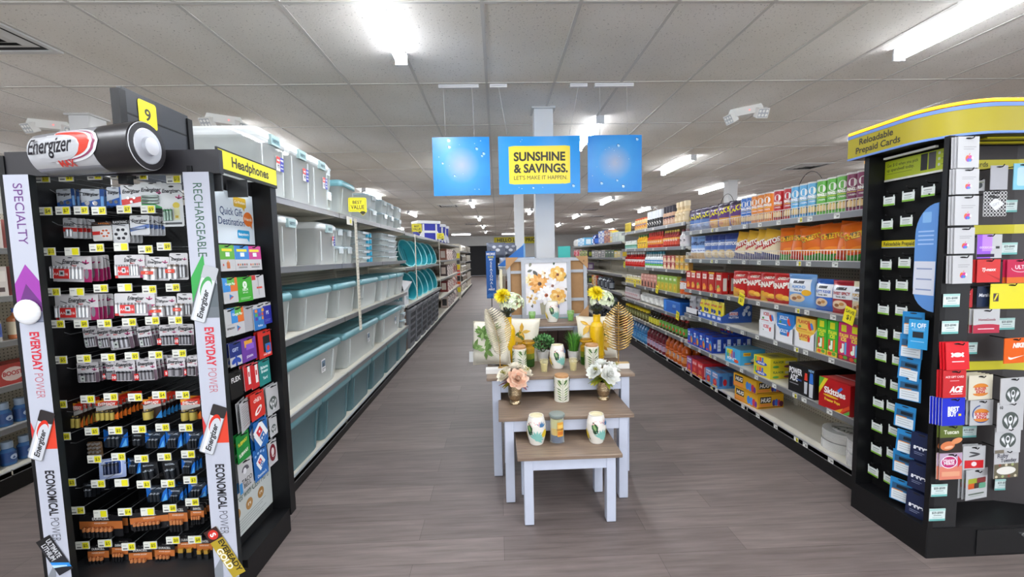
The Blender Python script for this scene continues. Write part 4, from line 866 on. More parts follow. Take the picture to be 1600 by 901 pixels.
        L_(2, .66, .07, '#8a8a8e', .25, .85)
    elif kind == 'armour': R_(0, 0, 1, 1, '#d81f2a'); [m.ring(fr, W_ * .5, Hh * (.54 + s_ * .12), W_ * .30, Hh * .20, W_ * .085, M('#f2ecec', .3), 16, *( (195, 345) if s_ > 0 else (15, 165))) for s_ in (1, -1)]; R_(.25, .28, .78, .31, '#f2ecec')
    elif kind == 'ace': R_(0, 0, 1, 1, '#c4262c'); T_('ACE GIFT CARD', .5, .72, .07, '#f2dcdc'); R_(.3, .6, .7, .62, '#e8b8b8'); m.text(fr, 'ACE', W_ * .56, Hh * .2, Hh * .2, '#f4ecec', 'c', .06, fit=W_ * .55, shear=.25); R_(.35, .12, .85, .14, '#f2dcdc')
    elif kind == 'bestbuy': R_(0, 0, 1, 1, '#1f2fc4'); T_('BEST', .5, .52, .16, '#eef0f8', .5, .05); T_('BUY', .45, .34, .16, '#eef0f8', .4, .05); R_(.72, .34, .84, .42, '#f0d02a')
    elif kind == 'tuna': R_(0, .55, 1, 1, '#5c6a2c'); R_(0, 0, 1, .55, '#2a2320'); T_('Tuscan', .5, .68, .14, '#e8ead8', .7); m.ell(fr, W_ * .35, Hh * .25, W_ * .32, Hh * .16, M('#d0784a', .4), rot=.15); m.ell(fr, W_ * .75, Hh * .42, W_ * .25, Hh * .1, M('#d88a5a', .4), rot=.3); m.ell(fr, W_ * .4, Hh * .2, W_ * .2, Hh * .05, M('#e8b090', .4), rot=.15)
    elif kind == 'honey': R_(0, .5, 1, 1, '#b8a0b8'); R_(0, 0, 1, .5, '#d8806a'); m.ell(fr, W_ * .42, Hh * .66, W_ * .36, Hh * .24, M('#f0eef4', .3)); m.ell(fr, W_ * .42, Hh * .66, W_ * .33, Hh * .21, M('#b8286a', .3)); T_('Honey', .42, .68, .12, '#f4eef4', .5); T_('Milkiti', .42, .56, .12, '#f4eef4', .5); R_(.1, .12, .9, .3, '#e0a080'); m.ink(fr, [(W_ * .8, Hh * .9), (W_, Hh * .66), (W_ * .8, Hh * .44)], M('#d02a3a', .3))
    elif kind == 'gift1': m.ell(fr, W_ * .5, Hh * .5, W_ * .3, Hh * .3, M('#55585a', .3)); R_(.1, .7, .9, .8, '#9aa08a')
    elif kind == 'grey': R_(0, 0, 1, 1, '#6e7074'); m.ink(fr, [(W_ * .5, Hh * .75), (W_ * .85, Hh * .5), (W_ * .5, Hh * .25), (W_ * .2, Hh * .5)], M('#8e9094', .3)); m.ell(fr, W_ * .45, Hh * .76, W_ * .2, Hh * .07, M('#2a2a2c', .3))
    elif kind == 'ltblue': R_(0, 0, 1, 1, '#7cc4dc'); m.rrect(fr, W_ * .2, Hh * .15, W_ * .95, Hh * .85, .01, M('#b8d8e4', .3))
    elif kind == 'pattern':
        R_(0, 0, 1, 1, '#2a2a2c')
        for i in range(7):
            for j in range(7): m.ring(fr, W_ * (i + .5) / 7, Hh * (j + .5) / 7, W_ * .075, Hh * .075, W_ * .02, M('#e8e8e8', .3), 8)
        m.ink(fr, [(W_ * .5, Hh * .75), (W_ * .88, Hh * .5), (W_ * .5, Hh * .22), (W_ * .2, Hh * .5)], M('#dcdde0', .3)); m.text(fr, 'GIFT', W_ * .54, Hh * .44, Hh * .1, '#9a9aa0', 'c', .0, rot=.3); m.ell(fr, W_ * .42, Hh * .78, W_ * .22, Hh * .06, M('#1a1a1c', .3), rot=-.2)
    elif kind == 'purple2': R_(0, 0, .55, 1, '#9a5ad8'); R_(.2, .3, .6, 1, '#c08af0'); R_(0, .05, .7, .18, '#2a1a3a'); R_(.75, .4, .9, .5, '#3a3a3a'); T_('GOODCARD', .4, .42, .08, '#e8d8f4')
    elif kind == 'tjx': R_(0, 0, 1, 1, '#d63a3a'); m.text(fr, 'TJ-maxx', W_ * .5, Hh * .5, Hh * .13, '#f4e8e6', 'c', .04, fit=W_ * .78, shear=.2); m.ink(fr, [(W_ * .4, Hh * .4), (W_, Hh * .05), (W_, Hh * .15)], M('#b82a30', .3))
    elif kind == 'ultra': R_(0, .3, 1, 1, '#c82a52'); R_(0, 0, 1, .25, '#e0702a'); T_('ULTA', .62, .6, .16, '#f4e4ea', .6); m.ring(fr, W_ * .6, Hh * .64, W_ * .42, Hh * .18, W_ * .02, M('#f4e4ea', .3), 20, 180, 360)
    elif kind == 'macy':
        R_(0, 0, 1, 1, '#b8262c'); pts = []
        for k in range(10): a = PI / 2 + k * PI / 5; r = (.26 if k % 2 == 0 else .11) * min(W_, Hh) * 1.3; pts.append((W_ * .5 + r * math.cos(a), Hh * .66 + r * math.sin(a)))
        m.ink(fr, pts, M('#f0e4e4', .3)); R_(.3, .3, .7, .34, '#e8c8c8')
    elif kind == 'marsh': R_(0, 0, 1, 1, '#26324e'); m.text(fr, 'Marshalls', W_ * .52, Hh * .5, Hh * .16, '#e8eaf0', 'c', .02, fit=W_ * .85, shear=.2)
    elif kind == 'yellow': R_(0, 0, 1, 1, '#e0d416'); R_(.07, .3, .2, .62, '#3a1a2a'); m.ink(fr, [(W_ * .08, Hh * .34), (W_ * .12, Hh * .34), (W_ * .19, Hh * .6), (W_ * .15, Hh * .6)], M('#e0d416', .3))
    elif kind == 'yel2': R_(0, 0, 1, 1, '#e6dc1e'); R_(.1, .75, .9, .82, '#2a2a20')
    elif kind == 'home': R_(0, 0, 1, .34, '#b8324a'); m.ell(fr, W_ * .5, Hh * .3, W_ * .5, Hh * .08, M('#b8324a', .3)); T_('HomeGoods', .52, .52, .1, '#8a4a56'); R_(.18, .16, .8, .2, '#e8d4d8')
    elif kind == 'nike':
        R_(0, 0, 1, 1, '#e8641c'); m.text(fr, 'NIKE', W_ * .64, Hh * .62, Hh * .17, '#f4ece4', 'c', .06, fit=W_ * .65, shear=.25); m.ink(fr, [(W_ * .2, Hh * .28), (W_ * .2, Hh * .18), (W_ * .3, Hh * .14), (W_ * .95, Hh * .3), (W_ * .36, Hh * .22), (W_ * .26, Hh * .24)], M('#f4ece4', .3))
    elif kind in ('bk', 'bk2'):
        if kind == 'bk': R_(0, 0, 1, 1, '#e0d8c4')
        else: m.ring(fr, W_ * .5, Hh * .45, W_ * .4, Hh * .36, W_ * .05, M('#2a4a8a', .3), 24, 100, 330)
        m.ell(fr, W_ * .5, Hh * .5, W_ * .32, Hh * .16, M('#e08a3a', .3), 16, 0, 180); m.ell(fr, W_ * .5, Hh * .26, W_ * .32, Hh * .12, M('#e08a3a', .3), 16, 180, 360); R_(.16, .27, .84, .5, '#e0d8c4' if kind == 'bk' else '#e6e4e4'); T_('BURGER', .5, .40, .1, '#c8302a', .7, .05); T_('KING', .5, .265, .12, '#c8302a', .7, .05)
    elif kind == 'ruby': R_(0, 0, 1, .5, '#6a6450'); m.ell(fr, W_ * .5, Hh * .26, W_ * .4, Hh * .14, M('#e6e2da', .3)); T_('Ruby', .34, .72, .15, '#3a3a48', .5); T_('Tuesday', .58, .56, .13, '#3a3a48', .7); [m.ell(fr, W_ * (.1 + .13 * i), Hh * (.06 + .4 * (i % 2)), W_ * .06, Hh * .05, M(['#d8ccb0', '#8a4a3a', '#a8b07a'][i % 3], .3), 8) for i in range(7)]; R_(0, .88, 1, 1, '#7a7264')
    elif kind == 'tbl': R_(.08, .06, .92, .4, '#d0262c'); m.ell(fr, W_ * .5, Hh * .24, W_ * .12, Hh * .1, M('#f0e0e0', .3)); m.ell(fr, W_ * .5, Hh * .6, W_ * .25, Hh * .04, M('#4a4a4e', .3), rot=.2); m.ell(fr, W_ * .52, Hh * .7, W_ * .25, Hh * .04, M('#4a4a4e', .3), rot=-.2)
    elif kind == 'panera':
        for i, (a, b, h) in enumerate(((.1, .52, '#a8b03a'), (.5, .52, '#8a3a3a'), (.1, .36, '#d8602a'), (.38, .36, '#4a3a36'), (.6, .34, '#6aa88a'))): m.rrect(fr, W_ * a, Hh * b, W_ * min(.92, a + .42), Hh * (b + .18), .006, M(h, .3))
        R_(.12, .16, .85, .2, '#5a6a5a'); R_(.2, .1, .75, .12, '#9aa89a')
    elif kind == 'bluecard': R_(0, .8, 1, 1, '#2a86c4'); R_(0, 0, .07, 1, '#2a86c4'); R_(.93, 0, 1, 1, '#2a86c4'); R_(.1, .5, .9, .78, '#2c5a80'); R_(.3, .58, .85, .72, '#17202a'); R_(.08, .03, .92, .46, '#dfe6ea'); L_(3, .36, .1, '#8a949c', .16, .84); R_(.1, .46, .6, .5, '#d88a3a')
    elif kind == 'serve': R_(0, 0, 1, 1, '#1b2547'); T_('serve', .5, .4, .16, '#f0f2f6', .7, .05); L_(2, .28, .06, '#9aa4c0', .2, .7)
CB = {'xbox': '#3aa52e', 'grey': '#a8a8ae', 'redb': '#cc2a22', 'black': '#141416', 'subway': '#1f8a3c', 'domino': '#1f65b0', 'domino2': '#1f65b0', 'purple': '#6a3a9a', 'teal': '#1f7f7c', 'chili': '#d3342b', 'armour': '#d81f2a', 'ace': '#c4262c', 'bestbuy': '#c9cdea', 'tjx': '#d63a3a', 'marsh': '#26324e', 'yellow': '#e0d416', 'yel2': '#e6dc1e', 'nike': '#e8641c', 'ltblue': '#7cc4dc', 'pattern': '#cfcfd2', 'bk': '#d4ccb8', 'honey': '#d8c8b8', 'serve': '#1b2547', 'bluecard': '#2a86c4', 'ultra': '#c82a52', 'tuna': '#3a3428'}
def mk_card(kind, W_, Hh, n, gap=.006):
    """a hanging stack reads as separate cards: this is ONE card"""
    def fn():
        m = MB(); m.box(-W_ / 2, W_ / 2, 0, .0022, 0, Hh, M(CB.get(kind, '#c2c2c4'), .3)); fr = plane((-W_ / 2, 0, 0), (1, 0, 0), (0, 0, 1))
        card_face(m, fr, kind, W_, Hh); m.ell(fr, W_ * .5, Hh * .94, min(.016, W_ * .22), Hh * .03, M('#1c1c1e', .6), 10)
        return m.build('gift_card', bevel=.0)
    return fn
CN = {'green': 'green and white game card', 'blue': 'blue and white food card with a yellow strip', 'magenta': 'magenta and white card with a yellow strip', 'play': 'rainbow coloured app card with a play triangle', 'xbox': 'bright green gaming card with a white round emblem', 'pad': 'white card shaped like a game pad', 'white': 'plain white shopping card', 'grey': 'grey card seen edge on in its stack', 'multi': 'blue card printed with a grid of pictures', 'ps': 'dark blue gaming card', 'bow': 'white and navy card with a blue bow', 'purple': 'purple craft store card', 'redb': 'large red card with a black and blue picture', 'black': 'black card with white letters', 'redw': 'narrow red and white card', 'teal': 'teal restaurant card', 'text': 'white card covered in lines of text', 'chili': 'red card with a white pepper', 'sbux': 'white coffee card with a round grey emblem', 'subway': 'green sandwich shop card', 'domino': 'blue pizza card with red and white tiles', 'domino2': 'blue pizza card with small scattered tiles', 'taco': 'white card with a bell emblem', 'chick': 'white card with a maroon round emblem'}
wseen = {}
for (r, y, z, W_, Hh, kind) in WCARDS:
    wseen[(r, kind)] = wseen.get((r, kind), 0) + 1; nth = ORD[wseen[(r, kind)] - 1] + ' ' if wseen[(r, kind)] > 1 else ''
    if kind == 'redb': y = 2.16; W_ = .12
    W_ = min(W_, .115); n = 4 if kind == 'grey' else 2
    if kind in ('grey',): W_ = .085
    for k in range(n):
        x = -1.185 - .018 * k if kind != 'grey' else -1.19 - .012 * k
        put('card_%s_%d_%d' % (kind, int(W_ * 1000), int(Hh * 1000)), mk_card(kind, W_, Hh, 1), (x, y + k * .002, z + .001), 0, '%s, %s, %s%s side row' % (CN[kind], 'front' if k == 0 else ORD[k] + ' behind', nth, ORD[r - 1]), 'gift card', 'gift cards beside the battery display', rot=(-.03, 0, LA + (.25 if kind == 'text' else 0)))
for r in range(1, 9):
    zz = [c for c in WCARDS if c[0] == r]
    for (rr_, y, z, W_, Hh, kind) in zz:
        h = MB(); h.tube([(-1.254, y, z + Hh * .93), (-1.19, y, z + Hh * .93), (-1.165, y, z + Hh * .93 + .012)], .0022, mblk, 5); P(h, 'card_peg')
# ================================================================== gondola shelving
mgon = M('#c9c3b4', .5, noise=.02, scale=6); mdeck = M('#d5d0c2', .45, noise=.02, scale=8); mrail = M('#8b8c8e', .3, .5); mrail_l = M('#b9babb', .3, .4); mkick = M('#0f0f10', .45, spec=.35)
def gondola(side, y0, y1, xf, xb, base, shelves, label, tags=None, dark=False, ends=(1, 1), top=2.0, fence=(), deck_depth=None):
    """one shelving unit: side +1 has its front towards +x, -1 towards -x. shelves: (height of deck top, depth)"""
    o = empty('shelving_unit', (xb, (y0 + y1) / 2, 0)); tag(o, label, 'shelving', 'shelving units')
    L = y1 - y0; h = L / 2; D = abs(xf - xb); sg = side
    def bx(m, a0, a1, b0, b1, c0, c1, mat):        # a: distance out from the back panel
        m.box(min(sg * a0, sg * a1), max(sg * a0, sg * a1), b0, b1, c0, c1, mat)
    m = MB(); bx(m, 0, .012, -h, h, .1, top, mpegw); m.build('back_panel', o)
    m = MB(); bx(m, -.012, 0, -h, h, .1, top, mgon); m.build('rear_panel', o)
    for e, yy in ((ends[0], -h), (ends[1], h - .03)):
        if e: m = MB(); bx(m, -.03, .03, yy, yy + .03, 0, top + .01, mgon); m.build('upright', o)
    m = MB(); bx(m, 0, D - .03, -h, h, base - .03, base, mdeck); d = m.build('base_deck', o)
    m = MB(); bx(m, 0, D - .05, -h, h, 0, base - .031, mkick); m.build('kick_plate', o)
    def rail(z, dep, par, n):
        m = MB(); bx(m, dep - .012, dep, -h + .004, h - .004, z - .036, z + .004, mrail if not dark else mrail); bx(m, dep - .012, dep + .003, -h + .004, h - .004, z + .001, z + .005, mrail_l); m.build('price_rail', par)
        for k in range(n):
            yy = -h + .06 + (L - .12) * (k + .5 * ((k * 7) % 3) / 2) / max(1, n)
            t = MB(); bx(t, dep, dep + .0025, yy - .022, yy + .022, z - .033, z - .002, M('#dcdcd6', .4)); fr = plane((sg * (dep + .0025), yy - .022 if sg > 0 else yy + .022, z - .033), (0, sg, 0), (0, 0, 1)); t.rect(fr, .004, .02, .02, .024, '#8d8d88'); t.text(fr, '$' + str(1 + (k * 3) % 6), .031, .009, .013, '#2c2c28', 'c', .02)
            if k % 4 == 3: t.rect(fr, .022, .002, .042, .03, mtagy); t.text(fr, '$' + str(1 + k % 5), .032, .009, .013, '#2c2c28', 'c', .02)
            t.build('price_tag', par)
    rail(base, D - .03, d, tags or 0)
    for i, (z, dep) in enumerate(shelves):
        m = MB(); bx(m, .012, dep - .012, -h + .004, h - .004, z - .022, z, mdeck); s = m.build('shelf', o)
        rail(z, dep, s, tags or 0)
        for yy in (-h + .006, h - .012):
            q = MB(); q.prism([(sg * .012, yy, z - .023), (sg * dep * .92, yy, z - .023), (sg * dep * .92, yy, z - .035), (sg * .012, yy, z - .10)], (0, .006, 0), mgon); q.build('bracket', s)
        if i in fence:
            f = MB(); w_ = M('#e6e2da', .4); x = sg * (dep - .014); fz = .075
            for zz in (.004, fz): f.tube([(x, -h + .01, z + zz), (x, h - .01, z + zz)], .0032, w_, 5)
            n = int(L / .026)
            for k in range(n + 1): yy = -h + .01 + (L - .02) * k / n; f.tube([(x, yy, z + .004), (x, yy, z + fz)], .0021, w_, 4)
            f.build('wire_fence', s)
    return o
LX, LB = -1.30, -1.86
LY = [2.36, 3.60, 4.85, 6.10]
nm = ['first tote shelving unit beside the battery display', 'second tote shelving unit, with the tall perforated strip', 'third tote shelving unit, before the laundry baskets']
for i in range(3): gondola(1, LY[i], LY[i + 1] - .002, LX, LB, .115, [(.53, .56), (1.01, .56), (1.46, .56), (1.88, .56)], nm[i], tags=0, ends=(1, 1 if i == 2 else 0), top=1.92)
LY2 = [6.10, 7.34, 8.58, 9.82]
for i in range(3): gondola(1, LY2[i], LY2[i + 1] - .002, LX, LB, .115, [(.81, .56), (1.35, .56), (1.86, .56)], ['laundry basket shelving unit nearest the totes', 'middle laundry basket shelving unit, under the blue hampers', 'last laundry basket shelving unit, before the hanging goods'][i], tags=0, ends=(0, 1), top=1.92)
LY3 = [9.82, 11.04, 12.26, 13.48, 14.7]
for i in range(4): gondola(1, LY3[i], LY3[i + 1] - .002, LX, LB, .115, [(.55, .56), (.98, .56), (1.42, .56), (1.84, .56)], '%s shelving unit of packaged goods past the laundry baskets' % ORD[i], tags=0, ends=(0, 1), top=1.9)
# ------------------------------------------------------------------ storage totes
mclr = clear('#e9edec', .46, .3); mclr2 = clear('#e2e8e7', .5, .35); mteal_lid = M('#6fa0a8', .35); mteal = M('#5b8088', .42, noise=.03, scale=12); mwhite_lid = clear('#eef2f2', .72, .3)
def rr_loop(w, d, r, n=4):
    out = []
    for cx, cy_, a in ((w / 2 - r, -d / 2 + r, -90), (w / 2 - r, d / 2 - r, 0), (-w / 2 + r, d / 2 - r, 90), (-w / 2 + r, -d / 2 + r, 180)):
        for k in range(n + 1): t = math.radians(a + 90 * k / n); out.append((cx + r * math.cos(t), cy_ + r * math.sin(t)))
    return out
def loft(m, secs, mat, cap0=True, cap1=False):
    """secs: list of (w, d, r, z[, yshift])"""
    loops = []
    for s in secs:
        oy = s[4] if len(s) > 4 else 0
        loops.append([(x, y + oy, s[3]) for x, y in rr_loop(s[0], s[1], s[2])])
    n = len(loops[0]); vs = [p for l in loops for p in l]
    fs = [(i * n + k, i * n + (k + 1) % n, (i + 1) * n + (k + 1) % n, (i + 1) * n + k) for i in range(len(loops) - 1) for k in range(n)]
    m.add(vs, fs, mat, True)
    if cap0: m.add(loops[0], [tuple(range(n))[::-1]], mat)
    if cap1: m.add(loops[-1], [tuple(range(n))], mat)
def mk_tote(w, d, h, style, sticker=None):
    """front towards -y, base at z = 0, back edge at y = d"""
    def fn():
        body = {'white': mclr, 'teal_clear': mclr2, 'teal': mteal, 'shoe': mclr2}[style]
        lidm = {'white': mwhite_lid, 'teal_clear': mteal_lid, 'teal': mteal_lid, 'shoe': clear('#b9ccd2', .55, .3)}[style]
        o = empty('storage_tote'); lh = min(.05, h * .14); bh = h - lh; tp = {'white': .93, 'teal_clear': .86, 'teal': .86, 'shoe': .93}[style]; r = min(.035, w * .12)
        m = MB(); cyy = d / 2
        loft(m, [(w * tp * .97, d * tp * .97, r, .0, cyy), (w * tp, d * tp, r, .012, cyy), (w * .965, d * .965, r, bh * .93, cyy), (w * .99, d * .985, r, bh * .935, cyy), (w * .99, d * .985, r, bh, cyy)], body)
        m.build('tote_body', o)
        for sx in (-1, 1):
            m = MB(); m.prism([(sx * w * .33, d * .5 - d * tp / 2 - .001, .03), (sx * w * .36, d * .5 - d * tp / 2 - .001, .03), (sx * w * .37, d * .02, bh * .9), (sx * w * .34, d * .02, bh * .9)], (0, -.004, 0), body); m.build('moulded_rib', o)
        m = MB()
        if style in ('teal', 'teal_clear'):
            loft(m, [(w, d, r, bh - .012, cyy), (w * 1.02, d * 1.02, r, bh - .008, cyy), (w * 1.02, d * 1.02, r, bh + lh * .55, cyy), (w * .98, d * .98, r, bh + lh, cyy), (w * .90, d * .84, r, bh + lh, cyy), (w * .86, d * .80, r, bh + lh * .45, cyy)], lidm, False, True)
        else:
            loft(m, [(w, d, r, bh - .004, cyy), (w * 1.01, d * 1.01, r, bh + lh * .2, cyy), (w * 1.0, d * 1.0, r, bh + lh * .5, cyy), (w * .93, d * .93, r, bh + lh * .95, cyy), (w * .86, d * .86, r, bh + lh, cyy)], lidm, False, True)
        l = m.build('tote_lid', o)
        if style in ('teal',):
            for k in (-1, 1):
                m = MB(); m.box(k * w * .22 - .035, k * w * .22 + .035, d * .35, d * .36 + .008, bh + lh * .45, bh + lh * .45 + .006, M('#93bcc2', .35)); m.build('lid_rib', l)
        if style == 'white':
            m = MB(); m.box(-.05, .05, -.016, .004, bh - .03, bh + lh * .6, clear('#a9c2c2', .8, .3)); fr = plane((-.05, -.016, bh - .03), (1, 0, 0), (0, 0, 1)); m.rect(fr, .008, .012, .092, .04, M('#6f8f92', .3)); m.text(fr, 'HEFTY', .05, .018, .016, '#22303a', 'c', .03); m.build('lid_latch', o)
        if style == 'shoe':
            m = MB(); m.box(-w * .18, w * .18, -.012, .002, bh * .66, bh + lh * .3, clear('#e3ebee', .7, .15)); m.build('lid_latch', o)
        if sticker:
            m = MB(); u0, z0, sw, sh = sticker; yb = (d - d * (tp + (.965 - tp) * (z0 + sh / 2) / bh)) / 2 - .010
            fr = plane((u0 * w - sw / 2, yb, z0), (1, 0, 0), (0, -.03, 1)); 
            m.box(u0 * w - sw / 2, u0 * w + sw / 2, yb + .0005, yb + .001, z0, z0 + sh, M('#e8e8ea', .4))
            if style == 'white':
                m.rect(fr, 0, sh * .55, sw * .5, sh, M('#d84a40', .4)); m.rect(fr, sw * .5, 0, sw, sh, M('#3a3f9a', .4)); m.rect(fr, sw * .08, sh * .7, sw * .42, sh * .8, '#f4e0dc'); m.text(fr, 'HI-RISE', sw * .75, sh * .75, sh * .12, '#f0f0f8', 'c', .03, fit=sw * .4); m.text(fr, '72', sw * .25, sh * .2, sh * .22, '#26262e', 'c', .03); m.rect(fr, sw * .58, sh * .2, sw * .92, sh * .28, '#d0d4f0'); m.rect(fr, sw * .58, sh * .45, sw * .92, sh * .53, '#d0d4f0')
            else:
                m.rect(fr, sw * .1, sh * .42, sw * .9, sh * .92, M('#6a8296', .4)); m.rect(fr, sw * .3, sh * .42, sw * .65, sh * .7, M('#3d4c58', .4)); m.rect(fr, sw * .1, sh * .25, sw * .9, sh * .3, '#4a4a4a'); m.rect(fr, sw * .1, sh * .12, sw * .5, sh * .17, '#6a6a6a')
            m.build('sticker', o)
        return o
    return fn
def ltote(key, w, d, h, style, y, z, label, sticker=None, x=LX - .03, grp='plastic storage totes'):
    # front edge at x, the tote runs back from the aisle; y is its middle
    return put(key, mk_tote(w, d, h, style, sticker), (x, y, z), LA, label, 'storage tote', grp)
for k, y in enumerate((2.655, 3.01, 3.345)): ltote('tw', .335, .46, .385, 'white', y, 1.881, ['clear tote with white lid on the top shelf, beside the battery display', 'clear tote with white lid on the top shelf, between two like it', 'clear tote with white lid on the top shelf, next to the teal lidded one'][k], (.2, .17, .085, .085))
ltote('ts', .20, .42, .20, 'shoe', 3.64, 1.881, 'small clear box low between the white lidded and teal lidded top totes', x=LX - .1); ltote('ts', 0, 0, 0, '', 3.64, 2.082, 'small clear box stacked second between the white lidded and teal lidded top totes', x=LX - .1)
ltote('tt', .36, .46, .305, 'teal_clear', 3.94, 1.881, 'clear tote with a pale teal lid on the top shelf above the yellow flag')
for k, y in enumerate((4.72, 5.18, 5.50, 5.93)):
    for j in range(2): ltote('sh', .29, .44, .155, 'shoe', y, 1.881 + .157 * j, '%s clear latch box, %s, on the top shelf past the yellow flag' % (ORD[k], 'lower' if j == 0 else 'upper'), grp='clear latch boxes')
MB_ = MB; 
for k, y in enumerate((2.53, 2.80)): ltote('tm', .255, .46, .325, 'white', y, 1.461, ['clear white lidded tote on the second shelf by the battery display', 'clear white lidded tote on the second shelf, middle one'][k], None)
ltote('tn', .36, .46, .325, 'white', 3.42, 1.461, 'clear white lidded tote with a red blue sticker on the second shelf', (.28, .15, .06, .075))
for j in range(2):
    ltote('sk', .20, .42, .155, 'shoe', 3.75, 1.461 + .157 * j, 'small stacked clear box before the perforated strip, %s of two' % ('lower', 'upper')[j], x=LX - .06, grp='clear latch boxes'); ltote('sk', .2, .42, .155, 'shoe', 3.97, 1.461 + .157 * j, 'small stacked clear box behind the perforated strip, %s of two' % ('lower', 'upper')[j], x=LX - .06, grp='clear latch boxes')
for k in range(5): ltote('sm', .48, .42, .062, 'shoe', 4.42, 1.461 + .064 * k, 'flat clear box with cyan clips, %s from the bottom of its stack' % ORD[k], x=LX - .05, grp='flat clear boxes')
for k in range(5):
    t = MB(); 
    t.box(-.012, .012, -.012, .012, .006, .05, M('#3aa6c8', .3)); 
    for yy in (4.50, 4.60): put('clip', lambda: t.build('cyan_clip'), (LX - .052, yy, 1.461 + .064 * k), 0, 'cyan latch clip on flat box %s, %s' % (ORD[k], 'first' if yy < 4.55 else 'second'), 'clip', 'cyan clips')
for k in range(5): ltote('sl', .82, .46, .066, 'shoe', 5.42, 1.461 + .068 * k, 'long flat clear tote with blue grey lid, %s from the bottom of the stack' % ORD[k], x=LX - .04, grp='long flat totes')
for k, y in enumerate((2.60, 3.17, 3.78, 4.46, 5.06, 5.45, 5.86)):
    kw = (.36, .52, .50, .60, .36, .36, .40)[k]
    ltote('t3%d' % int(kw * 100), kw, .46, .285, 'teal_clear', y, 1.011, 'clear tote with teal lid on the middle shelf, %s one past the battery display' % ORD[k])
for k, y in enumerate((3.04, 4.17, 5.32)): ltote('t4', 1.04, .46, .325, 'teal_clear', y, .531, 'wide clear underbed tote with teal lid, %s on the low shelf' % ORD[k], (.16, .12, .075, .095))
for k in range(3): ltote('t5', .20, .42, .10, 'shoe', 5.98, .531 + .102 * k, 'small clear box at the end of the low shelf, %s up' % ORD[k])
for k, y in enumerate((2.83, 3.455, 4.07, 4.70, 5.33, 5.90)): ltote('tb', .60, .50, .375, 'teal', y, .116, 'solid teal tote on the bottom shelf, %s past the battery display' % ORD[k], grp='solid teal totes')
# perforated clip strips hanging in front of the shelves, and the yellow flags
def strip_builder():
    o = MB(); m = M('#d6d0c0', .5); o.box(-.002, .002, -.032, .032, 0, 1.02, m); fr = plane((.002, -.032, 0), (0, 1, 0), (0, 0, 1))
    for k in range(34): o.ell(fr, .016, .02 + k * .03, .0035, .006, M('#55503f', .6), 8); o.ell(fr, .048, .02 + k * .03, .0035, .006, M('#55503f', .6), 8)
    for k in (3, 9, 15, 21, 27, 32): o.tube([(.002, -.012, k * .03 + .015), (.03, -.018, k * .03 + .02), (.034, .0, k * .03 + .025), (.02, .018, k * .03)], .0013, M('#6a6a66', .4, .5), 4)
    return o.build('clip_strip')
for i, (y, x) in enumerate(((3.93, LX + .02), (6.73, LX + .02), (9.50, LX + .02))): put('strip', strip_builder, (x, y, .845), 0, ['long white perforated clip strip below the nearer yellow value flag', 'white perforated clip strip before the first turquoise baskets', 'white perforated clip strip among the turquoise baskets'][i], 'clip strip', 'clip strips')
def flag_builder(s1, s2, w=.155, h=.16):
    def fn():
        o = MB(); q = [(0, 0, .035), (w * .55, 0, .035), (w * .78, 0, 0), (w, 0, .035), (w, 0, h - .01), (w - .01, 0, h), (.01, 0, h), (0, 0, h - .01)]
        o.prism(q, (0, .002, 0), M('#efe020', .35)); fr = plane((0, 0, 0), (1, 0, 0), (0, 0, 1)); k = M('#2b2a1a', .4)
        for a in ((.01, .046, w - .01, .048), (.01, h - .012, w - .01, h - .010), (.01, .046, .012, h - .01), (w - .012, .046, w - .01, h - .01)): o.rect(fr, *a, k)
        o.text(fr, s1, w / 2, h * .66, h * .17, k, 'c', .02, fit=w * .72); o.text(fr, s2, w / 2, h * .37, h * .22, k, 'c', .02, fit=w * .74); o.ink(fr, [(w * .6, .028), (w * .78, .006), (w * .95, .028), (w * .86, .04), (w * .7, .04)], k)
        r = o.build('value_flag'); return r
    return fn
for i, (x, y, z, lb) in enumerate(((LX - .012, 3.86, 1.885, 'yellow best value flag standing over the long perforated strip'), (LX - .012, 6.66, 1.865, 'yellow best value flag before the blue hampers'), (LX - .012, 9.42, 1.865, 'yellow best value flag in front of the blue hampers'))):
    put('flag', flag_builder('BEST', 'VALUE'), (x, y, z), .15, lb, 'sign', 'yellow value flags')
for i, (x, y, z) in enumerate(((LX + .012, 3.82, 1.80), )):
    t = MB(); t.box(-.001, .001, -.09, .05, 0, .07, M('#dedad0', .4)); fr = plane((.001, -.09, 0), (0, 1, 0), (0, 0, 1)); t.rect(fr, .075, .015, .115, .05, mtagy); t.text(fr, '7', .095, .022, .02, '#55501a'); tag(t.build('shelf_card', loc=(x, y, z)), 'white price card with a yellow patch under the nearer value flag', 'price card')
# laundry baskets: oval turquoise ones leaning, grey ones nested below
mturq = M('#2f9aa6', .4); mturq_l = M('#8fd0d4', .35); mgrey = M('#6d7075', .5)
def oval_basket():
    o = empty('laundry_basket'); m = MB(); W_, L, D = .175, .235, .12
    def S(a, t):      # a around, t 0 rim .. 1 floor (basket opens along -y)
        k = 1 - .22 * t; return Vector((W_ * k * math.cos(a), D * t, L * k * math.sin(a) * (1 + .1 * math.cos(a) ** 2)))
    m.grid(lambda u, v: S(2 * PI * u, v), 32, 5, lambda u, v: mturq); m.grid(lambda u, v: S(2 * PI * u, v) * .985 + Vector((0, .001, 0)), 32, 5, mturq)
    q = [S(2 * PI * k / 32, 1) for k in range(32)]; m.poly(q, mturq); m.build('basket_shell', o)
    r = MB(); r.tube([S(2 * PI * k / 32, 0) for k in range(33)], .010, mturq_l, 6, cap=False); r.build('basket_rim', o)
    s = MB()
    for k in range(-2, 3): s.box(k * .05 - .012, k * .05 + .012, D * .98, D * .985, -.18, .18, M('#1f6f7a', .5))
    s.build('slot_pattern', o)
    return o
yb = [6.98, 7.55, 8.12, 8.74, 9.38]
